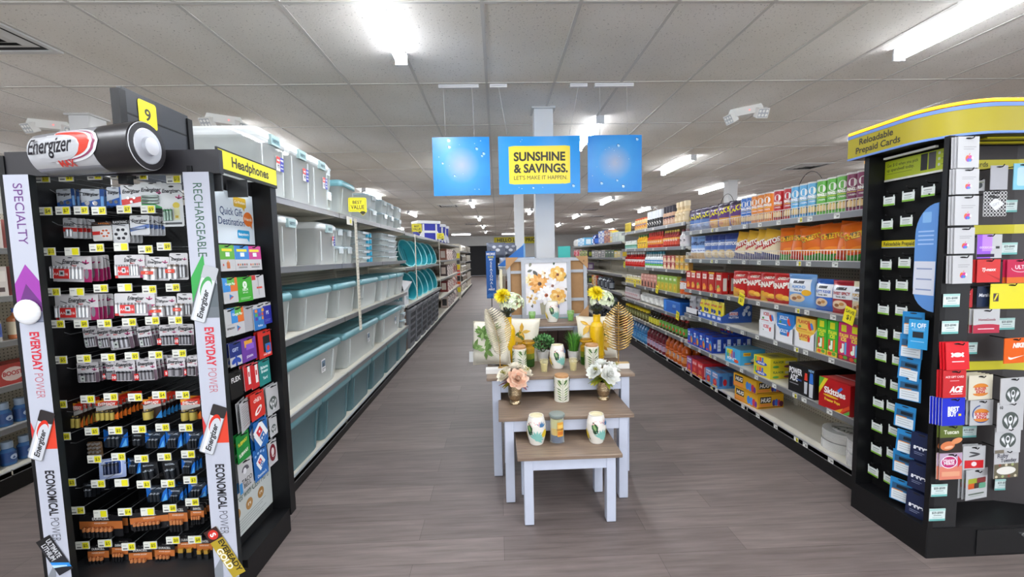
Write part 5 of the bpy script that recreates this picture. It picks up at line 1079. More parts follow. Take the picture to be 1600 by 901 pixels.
for j, zz in enumerate((1.572, 1.032)):
    for k, y in enumerate(yb):
        if j == 1 and k == 0: pass
        put('oval', oval_basket, (LX - .17, y, zz + .005), 0, 'turquoise oval laundry basket leaning %s in the %s row' % (ORD[k], 'upper' if j == 0 else 'lower'), 'laundry basket', 'turquoise laundry baskets', rot=(-.38, 0, LA - .5))
def grey_basket():
    o = empty('laundry_basket'); m = MB(); loft(m, [(.40, .26, .04, 0, .16), (.5, .32, .05, .60, .16)], mgrey); m.build('basket_shell', o)
    r = MB(); loft(r, [(.52, .34, .05, .58, .16), (.53, .35, .05, .60, .16), (.52, .34, .05, .615, .16), (.47, .29, .05, .61, .16)], M('#7d8085', .45), False); r.build('basket_rim', o)
    s = MB()
    for i in range(5):
        for j in range(5): x = -.16 + .08 * i; z = .08 + .1 * j; yq = .03 - .03 * (z / .6) - .004; s.box(x - .02, x + .02, yq - .002, yq + .001, z, z + .06, M('#2b2d30', .6))
    s.build('slot_pattern', o); return o
for k, y in enumerate((6.62, 7.16, 7.70, 8.24, 8.78, 9.32)): put('grey', grey_basket, (LX - .03, y, .116), LA, 'grey tall laundry basket on the bottom shelf, %s of its row' % ORD[k], 'laundry basket', 'grey laundry baskets')
# an opened carton of baskets between the totes and the baskets
o = empty('carton', (LX - .10, 6.30, .811)); tag(o, 'opened white carton with black flap between the totes and turquoise baskets', 'box')
m = MB(); m.box(-.30, .05, -.19, .10, 0, .20, M('#d5d6d8', .6)); fr = plane((.05, -.19, .0), (0, 1, 0), (0, 0, 1)); m.text(fr, 'TRU', .21, .07, .05, '#2f9aa6', 'c', .03); fr2 = plane((-.30, -.19, 0), (1, 0, 0), (0, 0, 1)); m.text(fr2, 'TRUE', .24, .07, .05, '#2f9aa6', 'c', .03); m.build('carton_body', o)
m = MB(); m.prism([(.05, -.19, .20), (.05, .10, .20), (.11, .12, .33), (.02, -.2, .37)], (-.004, 0, .004), M('#d9dadc', .6)); m.build('carton_flap', o); m = MB(); m.prism([(-.30, .10, .20), (.05, .10, .20), (.1, .16, .34), (-.3, .18, .30)], (0, .004, .0), M('#1a1b1d', .6)); m.build('carton_flap', o)
for k in range(2):
    t = MB(); t.box(-.03, .03, -.05, .05, 0, .62, M('#5a4334', .6, noise=.1, scale=8)); tag(t.build('wooden_hamper_post', loc=(LX - .12, 6.22 + .11 * k, .117)), 'brown upright slab behind the open carton, %s' % ['nearer the totes', 'nearer the baskets'][k], 'board')
# blue hampers on top of the basket shelves
def blue_hamper():
    o = empty('hamper_box'); W_, D, Hh = .52, .40, .42; m = MB(); loft(m, [(W_ * .88, D * .9, .03, 0, D / 2), (W_, D, .03, Hh, D / 2)], M('#2a33a0', .4)); m.build('hamper_body', o)
    r = MB(); w_ = M('#e6e8ea', .4)
    loft(r, [(W_ * 1.02, D * 1.02, .03, Hh - .05, D / 2), (W_ * 1.04, D * 1.04, .03, Hh, D / 2), (W_ * .98, D * .98, .03, Hh + .015, D / 2)], w_, False, True); r.build('hamper_rim', o)
    q = MB()
    for y_, sg in ((-.004, 1),):
        for a in (((-.17, 0), (-.13, 0), (-.13, .36), (-.17, .36)), ((.13, 0), (.17, 0), (.17, .36), (.13, .36)), ((-.15, .17), (.15, .17), (.15, .22), (-.15, .22)), ((-.26, 0), (-.2, 0), (-.15, .17), (-.17, .22), (-.24, .12)), ((.26, 0), (.2, 0), (.15, .17), (.17, .22), (.24, .12))): q.prism([(x, y_ + .012 - z * .03, z) for x, z in a], (0, -.006, 0), w_)
    q.build('white_strap_print', o); return o
for k, y in enumerate((9.35, 10.35, 11.0)): put('ham', blue_hamper, (LX - .15, y, 1.861 if k == 0 else 1.861), LA - 1.0, ['blue and white box on the top shelf behind the farther yellow flag', 'second blue and white box on the top shelf', 'third blue and white box, mostly behind the others'][k], 'box', 'blue and white boxes')
# ================================================================== right-hand run: snacks and drinks
RX, RB = 2.12, 2.62
RY = [2.31, 3.53, 4.75]
for i in range(2): gondola(-1, RY[i], RY[i + 1] - .002, RX, RB, .135, [(.462, .49), (.80, .49), (1.08, .49), (1.415, .49), (1.72, .49)], ['snack shelving unit beside the card kiosk', 'snack shelving unit with cheese crackers and juice, second past the kiosk'][i], tags=6, ends=(1, 0), top=1.76, fence=(3, 4))
RY2 = [4.75, 5.97, 7.19]
for i in range(2): gondola(-1, RY2[i], RY2[i + 1] - .002, RX, RB, .145, [(.485, .49), (.745, .49), (1.005, .49), (1.285, .49), (1.56, .49), (1.835, .49)], ['%s sauce and drink shelving unit past the snacks' % ORD[i]][0], tags=3, ends=(1, 1), top=1.87)
RY3 = [7.19, 8.41, 9.63, 10.85, 12.07]
for i in range(4): gondola(-1, RY3[i], RY3[i + 1] - .002, RX + .0, RB, .13, [(.45, .49), (.80, .49), (1.12, .49), (1.42, .49), (1.70, .49)], '%s grocery shelving unit past the sauces' % ORD[i], tags=0, ends=(0, 1), top=1.72)
PF = RX + .035           # product fronts stand just behind the price rail
GRP = {}
def rput(key, bld, y, z, label, cat, grp=None, x=PF, yaw=0.0, rot=None): return put(key, bld, (x, y, z), RA + yaw, label, cat, grp, rot=rot)
# ---- generic product builders (front towards -y, base at 0, centred on x)
def prn(m, fr, W_, Hh, sp):
    for a in sp:
        if a[0] == 'r': m.rect(fr, a[1] * W_, a[2] * Hh, a[3] * W_, a[4] * Hh, M(a[5], .35))
        elif a[0] == 'e': m.ell(fr, a[1] * W_, a[2] * Hh, a[3] * W_, a[4] * Hh, M(a[5], .35), 14, rot=a[6] if len(a) > 6 else 0)
        elif a[0] == 't': m.text(fr, a[1], a[2] * W_, a[3] * Hh, a[4] * Hh, M(a[5], .35), 'c', .035, fit=(a[6] if len(a) > 6 else .9) * W_, rot=a[7] if len(a) > 7 else 0, shear=a[8] if len(a) > 8 else 0)
        elif a[0] == 'p': m.ink(fr, [(u * W_, v * Hh) for u, v in a[1]], M(a[2], .35))
def mk_box(name, w, d, h, col, front=(), side=(), top=(), back_side=()):
    def fn():
        m = MB(); m.box(-w / 2, w / 2, 0, d, 0, h, M(col, .35))
        prn(m, plane((-w / 2, 0, 0), (1, 0, 0), (0, 0, 1)), w, h, front)
        prn(m, plane((w / 2, 0, 0), (0, 1, 0), (0, 0, 1)), d, h, side)
        prn(m, plane((-w / 2, d, 0), (0, -1, 0), (0, 0, 1)), d, h, side)
        prn(m, plane((-w / 2, 0, h), (1, 0, 0), (0, 1, 0)), w, d, top)
        return m.build(name)
    return fn
def mk_bag(name, w, h, t, col, spec=(), zones=None, seed=1, lean=0.0, back=None):
    """pillow bag with crimped ends; zones: function (u, v) -> colour"""
    def fn():
        rr = random.Random(seed); ph = [rr.uniform(0, 6.28) for _ in range(6)]
        def dep(u, v):
            a = max(0, 1 - abs(2 * u - 1) ** 2.6) ** .6; b = min(1, max(0, (v - .04) / .16)) ** .6 * min(1, max(0, (.95 - v) / .22)) ** .7
            cr = .05 * math.sin(9 * u + ph[0] + 5 * v) * math.sin(7 * v + ph[1]) + .04 * math.sin(17 * v + ph[2]) * (1 - a) + .05 * math.sin(23 * u + ph[3]) * (1 - b)
            return t / 2 * (a * b + cr * (0.3 + a * b))
        def wid(v): return w * (1 - .05 * math.sin(PI * min(1, max(0, v))))
        def F(u, v): return Vector(((u - .5) * wid(v), t / 2 - dep(u, v) - .0008, v * h))
        def B(u, v): return Vector(((.5 - u) * wid(v), t / 2 + dep(1 - u, v) + .0008, v * h))
        m = MB(); mat = (lambda u, v: M(zones(u, v), .28)) if zones else M(col, .28)
        m.grid(F, 18, 22, mat); m.grid(B, 12, 14, M(back or col, .28))
        fr = lambda a, b, d=0.0: F(min(1, max(0, a / w)), min(1, max(0, b / h))) + Vector((0, -d * 2 - .0012, 0))
        for a in spec:
            if a[0] == 't': m.text(fr, a[1], a[2] * w, a[3] * h, a[4] * h, M(a[5], .3), 'c', .05, fit=(a[6] if len(a) > 6 else .85) * w, rot=a[7] if len(a) > 7 else 0, shear=a[8] if len(a) > 8 else 0)
            elif a[0] == 'e': 
                cu, cv, ru, rv = a[1] * w, a[2] * h, a[3] * w, a[4] * h; d = m.up(); vs = [fr(cu, cv, d)]; n = 20
                for k in (1, 2, 3):
                    for q in range(n): tt = 2 * PI * q / n; vs.append(fr(cu + ru * k / 3 * math.cos(tt), cv + rv * k / 3 * math.sin(tt), d))
                fs = [(0, 1 + q, 1 + (q + 1) % n) for q in range(n)]
                for k in (0, 1): fs += [(1 + k * n + q, 1 + (k + 1) * n + q, 1 + (k + 1) * n + (q + 1) % n, 1 + k * n + (q + 1) % n) for q in range(n)]
                m.add(vs, fs, M(a[5], .3), True)
            elif a[0] == 'r':
                u0, v0, u1, v1 = a[1] * w, a[2] * h, a[3] * w, a[4] * h; d = m.up(); m.grid(lambda p, q: fr(u0 + (u1 - u0) * p, v0 + (v1 - v0) * q, d), 10, 8, M(a[5], .3))
        return m.build(name)
    return fn
def mk_bottle(name, prof, col, label=None, cap=None, rough=.2, sq=None, n=16):
    """prof: (r, z) outline; label: (z0, z1, colour, text, textcolour); cap: (z0, z1, r, colour)"""
    def fn():
        m = MB(); mt = M(col, rough) if isinstance(col, str) else col
        m.lathe([(.0001, 0)] + list(prof), mt, n=n, sy=sq or 1); o = m.build(name)
        if label:
            z0, z1, lc, tx, tc = label[:5]; l = MB()
            def rad(z):
                for (ra, za), (rb, zb) in zip(prof, prof[1:]):
                    if za <= z <= zb: return ra + (rb - ra) * (z - za) / max(1e-6, zb - za)
                return prof[-1][0]
            zs = [z0, z0 + (z1 - z0) * .33, z0 + (z1 - z0) * .66, z1]; l.lathe([(rad(z) + .0008, z) for z in zs], M(lc, .4), n=n, sy=sq or 1)
            R_ = max(rad(z) for z in zs) + .0022; fr = lambda u, v, d=0.0: Vector(((R_ + d) * math.sin(u / R_), -(R_ + d) * math.cos(u / R_) * (sq or 1), v))
            for e in label[5:]:
                if e[0] == 'b': l.lathe([(rad(z) + .0012, z) for z in (z0 + (z1 - z0) * e[1], z0 + (z1 - z0) * e[2])], M(e[3], .4), n=n, sy=sq or 1)
                elif e[0] == 'e': l.ell(fr, e[1] * R_, z0 + (z1 - z0) * e[2], e[3] * R_, e[4] * (z1 - z0), M(e[5], .4), 12)
            if tx: l.text(fr, tx, 0, z0 + (z1 - z0) * .55, min(.03, (z1 - z0) * .22), tc, 'c', .04, fit=R_ * 1.9)
            l.build('label_wrap', o)
        if cap:
            z0, z1, r, cc = cap; c = MB(); c.lathe([(r, z0), (r, z1 - .003), (r * .92, z1), (.0001, z1)], M(cc, .4), n=n, sy=sq or 1); c.build('cap', o)
        return o
    return fn
# ---- top shelf: tall crisp cans
def mk_can(col, dark):
    def fn():
        m = MB(); r = .0375; h = .232
        m.lathe([(.0001, 0), (r, 0), (r, .006, M(col, .3)), (r, h - .006, M('#d8d8d6', .3, .6)), (r * 1.02, h - .004)], M('#c9c9c8', .3, .6), n=24)
        fr = lambda u, v, d=0.0: Vector(((r + d * 2) * math.sin(u / r), -(r + d * 2) * math.cos(u / r), v))
        for k in range(2): m.grid(lambda a, b: fr((a - .5) * .11, .02 + .05 * b, .0003 + .0002 * k) if k == 0 else fr((a - .5) * .06, .03 + .035 * b, .0005), 10, 2, M(dark if k == 0 else '#e2c48a', .3))
        for (cu, cv, ru, rv, c) in ((-.012, .06, .010, .016, '#e8c880'), (.010, .055, .013, .018, '#e0b868'), (0, .035, .016, .010, '#d8a850')): m.ell(fr, cu, cv, ru, rv, M(c, .35), 12)
        m.ell(fr, 0, .176, .022, .026, M('#ecebe6', .3), 18); 
        m.text(fr, 'PRINGLES', 0, .128, .018, '#f4f2ec', 'c', .06, fit=.062); m.rect(fr, -.03, .118, .03, .121, M('#f0d84a', .3), 4); m.text(fr, 'CRISPS', 0, .098, .010, '#f4f2ec', 'c', .02, fit=.04)
        o = m.build('crisp_can'); c = MB(); c.lathe([(r * 1.03, h - .005), (r * 1.03, h + .002), (r * .98, h + .004), (.0001, h + .003)], clear('#e8e8e4', .7, .3), n=24); c.build('can_lid', o); return o
    return fn
CANC = [('purple', '#7c2450', '#521634'), ('purple', '#7c2450', '#521634'), ('green', '#5cab3c', '#3c8a28'), ('green', '#5cab3c', '#3c8a28'), ('green', '#5cab3c', '#3c8a28'), ('light blue', '#5aa6d2', '#3a7fb4'), ('light blue', '#5aa6d2', '#3a7fb4'), ('light blue', '#5aa6d2', '#3a7fb4'), ('red', '#b8262c', '#8a1a20'), ('red', '#b8262c', '#8a1a20'), ('orange', '#dd8428', '#b8641a'), ('orange', '#dd8428', '#b8641a'), ('orange', '#dd8428', '#b8641a'), ('blue', '#2f6cc0', '#1f4a90'), ('blue', '#2f6cc0', '#1f4a90')]
PY = [2.48, 2.555, 2.63, 2.71, 2.80, 2.885, 2.965, 3.05, 3.13, 3.245, 3.37, 3.455, 3.535, 3.61, 3.69]
for k, (y, (cn, c1, c2)) in enumerate(zip(PY, CANC)):
    nth = sum(1 for q in CANC[:k] if q[0] == cn)
    for j in range(2 if k % 2 == 0 else 1):
        rput('can' + cn, mk_can(c1, c2), y + .004 * j, 1.721, '%s crisp can, %s of its colour past the kiosk, %s' % (cn, ORD[nth], 'front row' if j == 0 else 'second row'), 'crisp can', 'crisp cans', x=PF + .042 + j * .085, yaw=.62)
TAK = [(3.87, 'purple'), (4.08, 'purple'), (4.25, 'purple'), (4.44, 'blue'), (4.58, 'blue'), (4.70, 'blue')]
for k, (y, c) in enumerate(TAK):
    zones = (lambda u, v: '#2b1a36' if v > .82 or u < .12 else ('#d89a2a' if v < .42 and .2 < u < .85 else '#5a2a78')) if c == 'purple' else (lambda u, v: '#2b1a46' if v > .8 else ('#5f7fb8' if v < .5 else '#39306a'))
    rput('tak' + c + str(k % 2), mk_bag('chip_bag', .20, .245, .09, '#3a2048', [('t', 'TAKIS', .5, .58, .2, '#e6d818', .8, .25, .1), ('e', .6, .25, .2, .08, '#e0a83a' if c == 'purple' else '#7fa4d8'), ('e', .4, .2, .14, .05, '#c8701a' if c == 'purple' else '#4f78b8')], zones, seed=k), y, 1.721, '%s rolled chip bag with yellow lettering, %s past the crisp cans' % ('purple and black' if c == 'purple' else 'dark blue', ORD[k]), 'chip bag', 'rolled chip bags', x=PF + .05, yaw=.35)
# ---- second shelf: bags behind the wire fence
def chee(seed):
    return mk_bag('cheese_puff_bag', .22, .25, .11, '#d96a1c', [('t', 'CHEETOS', .5, .60, .14, '#2a1a10', .80, .12), ('t', 'CHEETOS', .5, .61, .135, '#f2c22a', .78, .12), ('e', .5, .32, .26, .07, '#e88a2a'), ('e', .62, .25, .16, .05, '#f0a848'), ('e', .35, .22, .2, .04, '#c84a18')], (lambda u, v: '#c83a1a' if v < .22 or (u > .72 and v < .6) else '#d96a1c') if seed % 2 else (lambda u, v: '#3a9a3a' if v < .22 else '#d96a1c'), seed=seed)
CH = [2.505, 2.60, 2.73, 2.88, 3.03, 3.14]
for k, y in enumerate(CH): rput('chee%d' % (k % 3), chee(k % 3 + 2), y, 1.416, 'orange cheese puff bag behind the wire fence, %s past the kiosk' % ORD[k], 'chip bag', 'cheese puff bags', rot=(0.0, .14 * ((k * 2) % 3 - 1), RA + .38), x=PF + .06)
FR = [3.40, 3.50, 3.64, 3.80]
for k, y in enumerate(FR): rput('fri%d' % (k % 2), mk_bag('corn_chip_bag', .19, .25, .09, '#dcae4a', [('t', 'FRITOS', .5, .55, .15, '#f4efe4', .82, .49)], (lambda u, v: '#b3302a' if .34 < v - u * .5 + .1 < .56 else ('#23306e' if v < .22 else ('#e0b03c' if v - u * .5 > .3 else '#e3d3b0'))), seed=9 + k % 2), y, 1.416, 'yellow and red striped corn chip bag behind the wire fence, %s past the puffs' % ORD[k], 'chip bag', 'corn chip bags', rot=(0, .2, RA + .4), x=PF + .06)
TO = [3.96, 4.09, 4.22, 4.36]
for k, y in enumerate(TO): rput('tos%d' % (k % 2), mk_bag('tortilla_chip_bag', .17, .25, .08, '#3a4f86', [('t', 'TOSTITOS', .5, .56, .11, '#eef0f4', .88), ('e', .5, .22, .34, .16, '#d8c090'), ('e', .38, .2, .12, .06, '#e8d8b0'), ('e', .62, .26, .12, .06, '#c8a868')], (lambda u, v: '#2f3f80' if v > .78 else ('#4f6cae' if v > .42 else '#8a95b0')), seed=20 + k % 2), y, 1.416, 'dark blue tortilla chip bag with a window of chips, %s past the striped bags' % ORD[k], 'chip bag', 'tortilla chip bags', yaw=.3, x=PF + .05)
for k, y in enumerate((4.50, 4.64)): rput('san%d' % k, mk_bag('tortilla_chip_bag', .22, .25, .08, '#5a86c8', [('t', 'SANTITAS', .5, .62, .13, '#26386a', .85), ('r', .05, .3, .95, .45, '#e6ebf4'), ('t', 'YELLOW CORN', .5, .34, .06, '#3a5aa8', .8), ('e', .5, .14, .42, .12, '#c89a4a')], (lambda u, v: '#7fa4d8' if v > .5 else ('#a8bce0' if v > .28 else '#caa25a')), seed=30 + k), y, 1.416, 'light blue tortilla chip bag at the far end of the second shelf, %s' % ('nearer one' if k == 0 else 'farther one'), 'chip bag', 'tortilla chip bags', yaw=.3, x=PF + .05)
# ---- third shelf: cracker boxes and bags
CZ = [4.685, 4.54, 4.395, 4.235, 4.08]
for k, y in enumerate((4.70, 4.585, 4.465, 4.33, 4.19, 4.045)):
    wz = .112; gr = k == 2
    for j in range(2):
        rput('cz%d' % (k % 3), mk_box('cracker_box', wz, .06, .205, '#b3201e', [('r', .16, .66, .84, .9, '#efe6d8'), ('t', 'CHEEZ-IT', .5, .73, .11, '#b3201e', .62), ('e', .42, .3, .24, .13, ['#e8892a', '#d8a02a', '#8ab04a'][k % 3]), ('e', .6, .22, .2, .11, '#e89a3a'), ('e', .35, .18, .16, .09, '#f0b050')] + ([('r', 0, .93, 1, 1, '#e0b02a')] if k % 2 else []), [('r', .2, .15, .8, .75, '#d8d2c8')], [('r', 0, 0, 1, .2, '#8e1715')]), y, 1.081, 'red cheese cracker box, %s from the sauces end, %s' % (ORD[k], 'front row' if j == 0 else 'second row'), 'cracker box', 'cheese cracker boxes', x=PF + j * .08)
SN = [3.75, 3.53, 3.34, 3.17]
for k, y in enumerate(SN): rput('snp%d' % (k % 2), mk_bag('cracker_bag', .22, .235, .08, '#b8211f', [('t', 'CHEEZ-IT', .5, .80, .07, '#f0e4d4', .6), ('t', "SNAP'D", .5, .52, .17, '#f4ece0', .85, .08), ('e', .42, .22, .22, .11, '#e2a23a'), ('e', .66, .2, .14, .09, '#f0c050')], (lambda u, v: '#d8a82a' if (v < .35 and u < .35 and k % 2 == 0) else ('#5a8fd0' if v < .2 and k > 1 else '#b8211f')), seed=40 + k), y, 1.081, 'red baked cracker bag on the third shelf, %s past the cracker boxes' % ORD[k], 'cracker bag', 'baked cracker bags', yaw=.2, x=PF + .03)
NUT = [(2.98, 0, '#6fa0d8', 'light blue trail mix bag, big one in front', 'ALMOND', .235, .24), (2.86, .07, '#3a66b0', 'dark blue trail mix bag behind the light blue one', 'NUT', .16, .21), (2.75, 0, '#2f62b8', 'royal blue trail mix bag beside the light blue one', 'NUTTY FUDGE', .16, .215), (2.60, 0, '#a3202c', 'dark red trail mix bag before the kiosk, front one', 'SWEET SPICY', .17, .215), (2.545, .075, '#8e1b28', 'dark red trail mix bag behind the front red one', 'SPICY MIX', .15, .205), (2.47, 0, '#d8d0b0', 'pale yellow and white snack bag closest to the kiosk on the third shelf', 'POPCORN', .12, .215)]
for k, (y, dx, c, lb, tx, w_, h_) in enumerate(NUT):
    rput('nut%d' % k, mk_bag('trail_mix_bag', w_, h_, .075, c, [('r', .1, .45, .9, .85, '#e3e6ea'), ('r', .3, .72, .7, .8, '#3a3a3e'), ('t', tx, .5, .58, .08, c if k < 5 else '#c89a2a', .7), ('t', 'TRAIL MIX', .5, .49, .05, '#5a5a5e', .6), ('e', .45, .28, .3, .13, '#d8c0a0'), ('e', .36, .26, .1, .05, '#8a5a3a'), ('e', .55, .3, .1, .05, '#b8824a')] + ([('e', .78, .45, .14, .09, '#e0a82a')] if k < 2 else []), None, seed=50 + k), y, 1.081, lb, 'snack bag', 'trail mix bags', x=PF + .02 + dx, yaw=.15)
# ---- fourth shelf: trays and freezer pops
for k, y in enumerate((4.66, 4.585, 4.51)): rput('sil%d' % (k % 2), mk_bag('silver_snack_bag', .13, .19, .06, '#9a9aa0', [('t', 'SNACK', .5, .6, .12, '#5a5a62', .7), ('e', .5, .3, .25, .1, '#6a2a30')], None, seed=60 + k), y, .815 + .0, 'silver snack bag in the white tray at the far end of the fourth shelf, %s' % ORD[k], 'snack bag', 'silver snack bags', x=PF + .012 + .03 * k)
o = put('traw', mk_box('white_tray', .30, .18, .012, '#dcdcde'), (PF, 4.60, .801), RA, 'white tray under the silver snack bags', 'tray'); t = MB(); t.box(-.15, .15, 0, .004, .0, .07, M('#d9d9dc', .4)); t.build('tray_lip', o)
for k in range(6): 
    y = 4.44 - .072 * k; dx = 0
    rput('gold%d' % (k % 2), mk_bag('cookie_bag', .085, .17, .05, '#e2cf2e', [('t', 'JUNIOR', .5, .7, .1, '#c8302a', .75), ('e', .5, .42, .28, .12, '#3a4a86'), ('e', .5, .2, .3, .1, '#f0e8d0')], (lambda u, v: '#2f58a8' if v < .14 else '#e2cf2e'), seed=70 + k), y, .822, 'small yellow cookie bag in the blue display tray, %s from the white tray' % ORD[k], 'snack bag', 'yellow cookie bags', x=PF + .018 + .012 * (k % 2))
o = empty('display_tray', (PF, 4.24, .801), RA); tag(o, 'blue cardboard display tray with a slanted side holding yellow cookie bags', 'tray')
t = MB(); t.box(-.25, .25, .0, .30, 0, .016, M('#2f58a8', .5)); t.build('tray_floor', o); t = MB(); t.box(-.25, .25, 0, .004, .016, .06, M('#3a62b4', .5)); fr = plane((-.25, 0, .016), (1, 0, 0), (0, 0, 1)); [t.rect(fr, .03 + .1 * k, .008, .09 + .1 * k, .036, '#d8dce8') for k in range(5)]; t.build('tray_lip', o)
t = MB(); t.prism([(.25, 0, .016), (.25, .30, .016), (.25, .30, .195), (.25, .26, .195), (.25, 0, .06)], (.004, 0, 0), M('#2a4f98', .5)); fr = plane((.254, 0, .016), (0, 1, 0), (0, 0, 1)); t.rect(fr, .08, .055, .16, .09, '#d8d0d8'); t.text(fr, 'LANCE', .12, .062, .02, '#b8302a', 'c', .03); t.text(fr, 'NUTTIN', .12, .028, .018, '#e4e8f0', 'c', .03); [t.ell(fr, .22 + .018 * k, .07 + .03 * (k % 3), .016, .024, M('#c9d0e0', .5), 10, rot=k) for k in range(4)]; t.build('tray_side', o)
t = MB(); t.prism([(-.25, 0, .016), (-.25, .30, .016), (-.25, .30, .195), (-.25, 0, .06)], (-.004, 0, 0), M('#2a4f98', .5)); t.build('tray_side', o)
def mk_jartray(body, c1, c2, tx):
    def fn():
        o = empty('display_carton'); w_, d, h = .195, .28, .225
        m = MB(); m.box(-w_ / 2 + .004, w_ / 2 - .004, .006, d, .004, h - .01, M(body, .35)); fr = plane((-w_ / 2, .006, 0), (1, 0, 0), (0, 0, 1))
        for j in range(2):
            b = .02 + .1 * j; prn(m, plane((-w_ / 2 + .01, .006, b), (1, 0, 0), (0, 0, 1)), w_ - .02, .095, [('r', .02, .05, .98, .95, c1), ('t', tx, .42, .55, .26, c2, .7), ('e', .75, .4, .1, .3, '#d8402e', .4), ('e', .86, .45, .07, .28, '#3a78c8', .4), ('r', .05, .1, .6, .16, c2), ('e', .2, .3, .08, .1, '#5aa04a')])
        m.build('carton_pack', o)
        t = MB(); wm = M('#e4e4e6', .49)
        t.prism([(-w_ / 2, 0, 0), (w_ / 2, 0, 0), (w_ / 2, 0, .12), (w_ * .32, 0, .10), (w_ * .26, 0, .05), (-w_ * .26, 0, .05), (-w_ * .32, 0, .10), (-w_ / 2, 0, .12)], (0, .004, 0), wm); t.build('tray_front', o)
        for sx in (-1, 1): t = MB(); t.prism([(sx * w_ / 2, 0, 0), (sx * w_ / 2, d, 0), (sx * w_ / 2, d, .22), (sx * w_ / 2, .06, .215), (sx * w_ / 2, 0, .12)], (-sx * .004, 0, 0), wm); t.build('tray_side', o)
        return o
    return fn
for k, (y, b, c1, c2, tx, lb) in enumerate(((3.30, '#dcdde2', '#e6e6ea', '#c8303a', 'ICEE', 'white display carton of freezer pops with red and blue print'), (3.09, '#3a86d0', '#2f7cc8', '#eef2f6', 'JOLLY', 'white tray of bright blue freezer pop boxes'), (2.88, '#dfae3a', '#e6be52', '#c83a2a', 'FLAVOR', 'white tray of yellow and orange freezer pop boxes'))): put('jar%d' % k, mk_jartray(b, c1, c2, tx), (PF, y, .801), RA, lb + ' on the fourth shelf', 'display carton', 'freezer pop cartons')
for k, (y, c, cn) in enumerate(((2.72, '#3fae2e', 'green'), (2.63, '#3fae2e', 'green'), (2.54, '#d0286e', 'pink'), (2.46, '#d0286e', 'pink'))):
    rput('ice' + cn, mk_box('ices_box', .083, .16, .235, c, [('r', .25, .76, .72, .94, '#d8d822'), ('t', 'ITALIAN', .5, .62, .09, '#f0e83a', .8), ('t', 'ICES', .5, .51, .09, '#f0e83a', .5), ('r', .12, .16, .3, .46, '#d8403a'), ('r', .36, .2, .54, .44, '#e8f0e8'), ('r', .6, .16, .78, .48, '#e8782a' if cn == 'green' else '#5aa8d8'), ('e', .35, .24, .16, .06, '#e8f4e0'), ('r', 0, 0, 1, .14, '#e0b83a' if cn == 'green' else '#8a1a3a'), ('e', .3, .07, .2, .05, '#d8502a'), ('e', .7, .08, .2, .05, '#5aa03a')]), y, .801, '%s frozen ices box on the fourth shelf, %s' % (cn, ['beside the yellow carton', 'beside the pink boxes', 'beside the green boxes', 'against the kiosk'][k]), 'ices box', 'frozen ices boxes')
# ---- fifth shelf: boxed drinks
for k, y in enumerate((4.64, 4.50, 4.36, 4.22)):
    for j in range(2 if k < 3 else 4):
        rput('mot', mk_box('fruit_snack_box', .128, .10, .165, '#1f3fa0', [('r', 0, 0, .48, 1, '#2a4fb8'), ('r', .08, .58, .42, .86, '#e6eaf4'), ('t', "MOTT'S", .25, .66, .12, '#1f3fa0', .34), ('e', .72, .42, .22, .34, '#3a9ad8'), ('e', .68, .36, .16, .24, '#c8503a'), ('e', .8, .3, .12, .18, '#e0a83a'), ('r', .06, .1, .42, .2, '#d8302a')], [('r', .15, .1, .42, .9, '#17307e'), ('r', .55, .12, .9, .85, '#c9d2e4'), ('r', .6, .3, .85, .34, '#6a7488'), ('r', .6, .5, .85, .54, '#6a7488'), ('t', 'M', .28, .3, .3, '#c9d4f0', .2)], [('r', .1, .1, .5, .9, '#2a4fb8'), ('e', .7, .5, .2, .3, '#6a3a4a')]), y, .463, 'blue fruit snack box, %s, %s' % (['first from the green juice', 'second from the green juice', 'third from the green juice', 'next to the light blue carton'][k], ['front', 'second deep', 'third deep', 'back'][j]), 'snack box', 'blue fruit snack boxes', x=PF + j * .102)
for k, y in enumerate((4.40, 4.27)): rput('mot', None, y, .463 + .166, 'blue fruit snack box stacked on top at the back, %s one' % ('far' if k == 0 else 'near'), 'snack box', 'blue fruit snack boxes', x=PF + .25)
POPF = [('r', .1, .62, .5, .92, '#e6d83a'), ('r', .14, .3, .22, .8, '#5ab04a'), ('r', .28, .35, .36, .85, '#e0a02a'), ('r', .42, .3, .5, .86, '#d83a4a'), ('r', .56, .3, .64, .82, '#7a3aa0'), ('t', 'POP-ICE', .45, .2, .18, '#f2f4f8', .7), ('e', .75, .2, .15, .12, '#d8502a')]
rput('pop', mk_box('freezer_pop_carton', .205, .25, .135, '#46a6d6', POPF, [('r', .12, .62, .42, .85, '#e8c82a'), ('t', 'FREEZE', .27, .68, .1, '#c83a2a', .28), ('p', [(.4, .3), (.8, .75), (.92, .65), (.5, .2)], '#d8dcd0'), ('e', .65, .14, .25, .08, '#4a3a5a'), ('e', .3, .1, .15, .06, '#d88a2a')], [('r', .1, .1, .9, .9, '#5f7f92')]), 3.78, .463, 'light blue freezer pop carton on the fifth shelf', 'carton', x=PF + .0, yaw=.12)
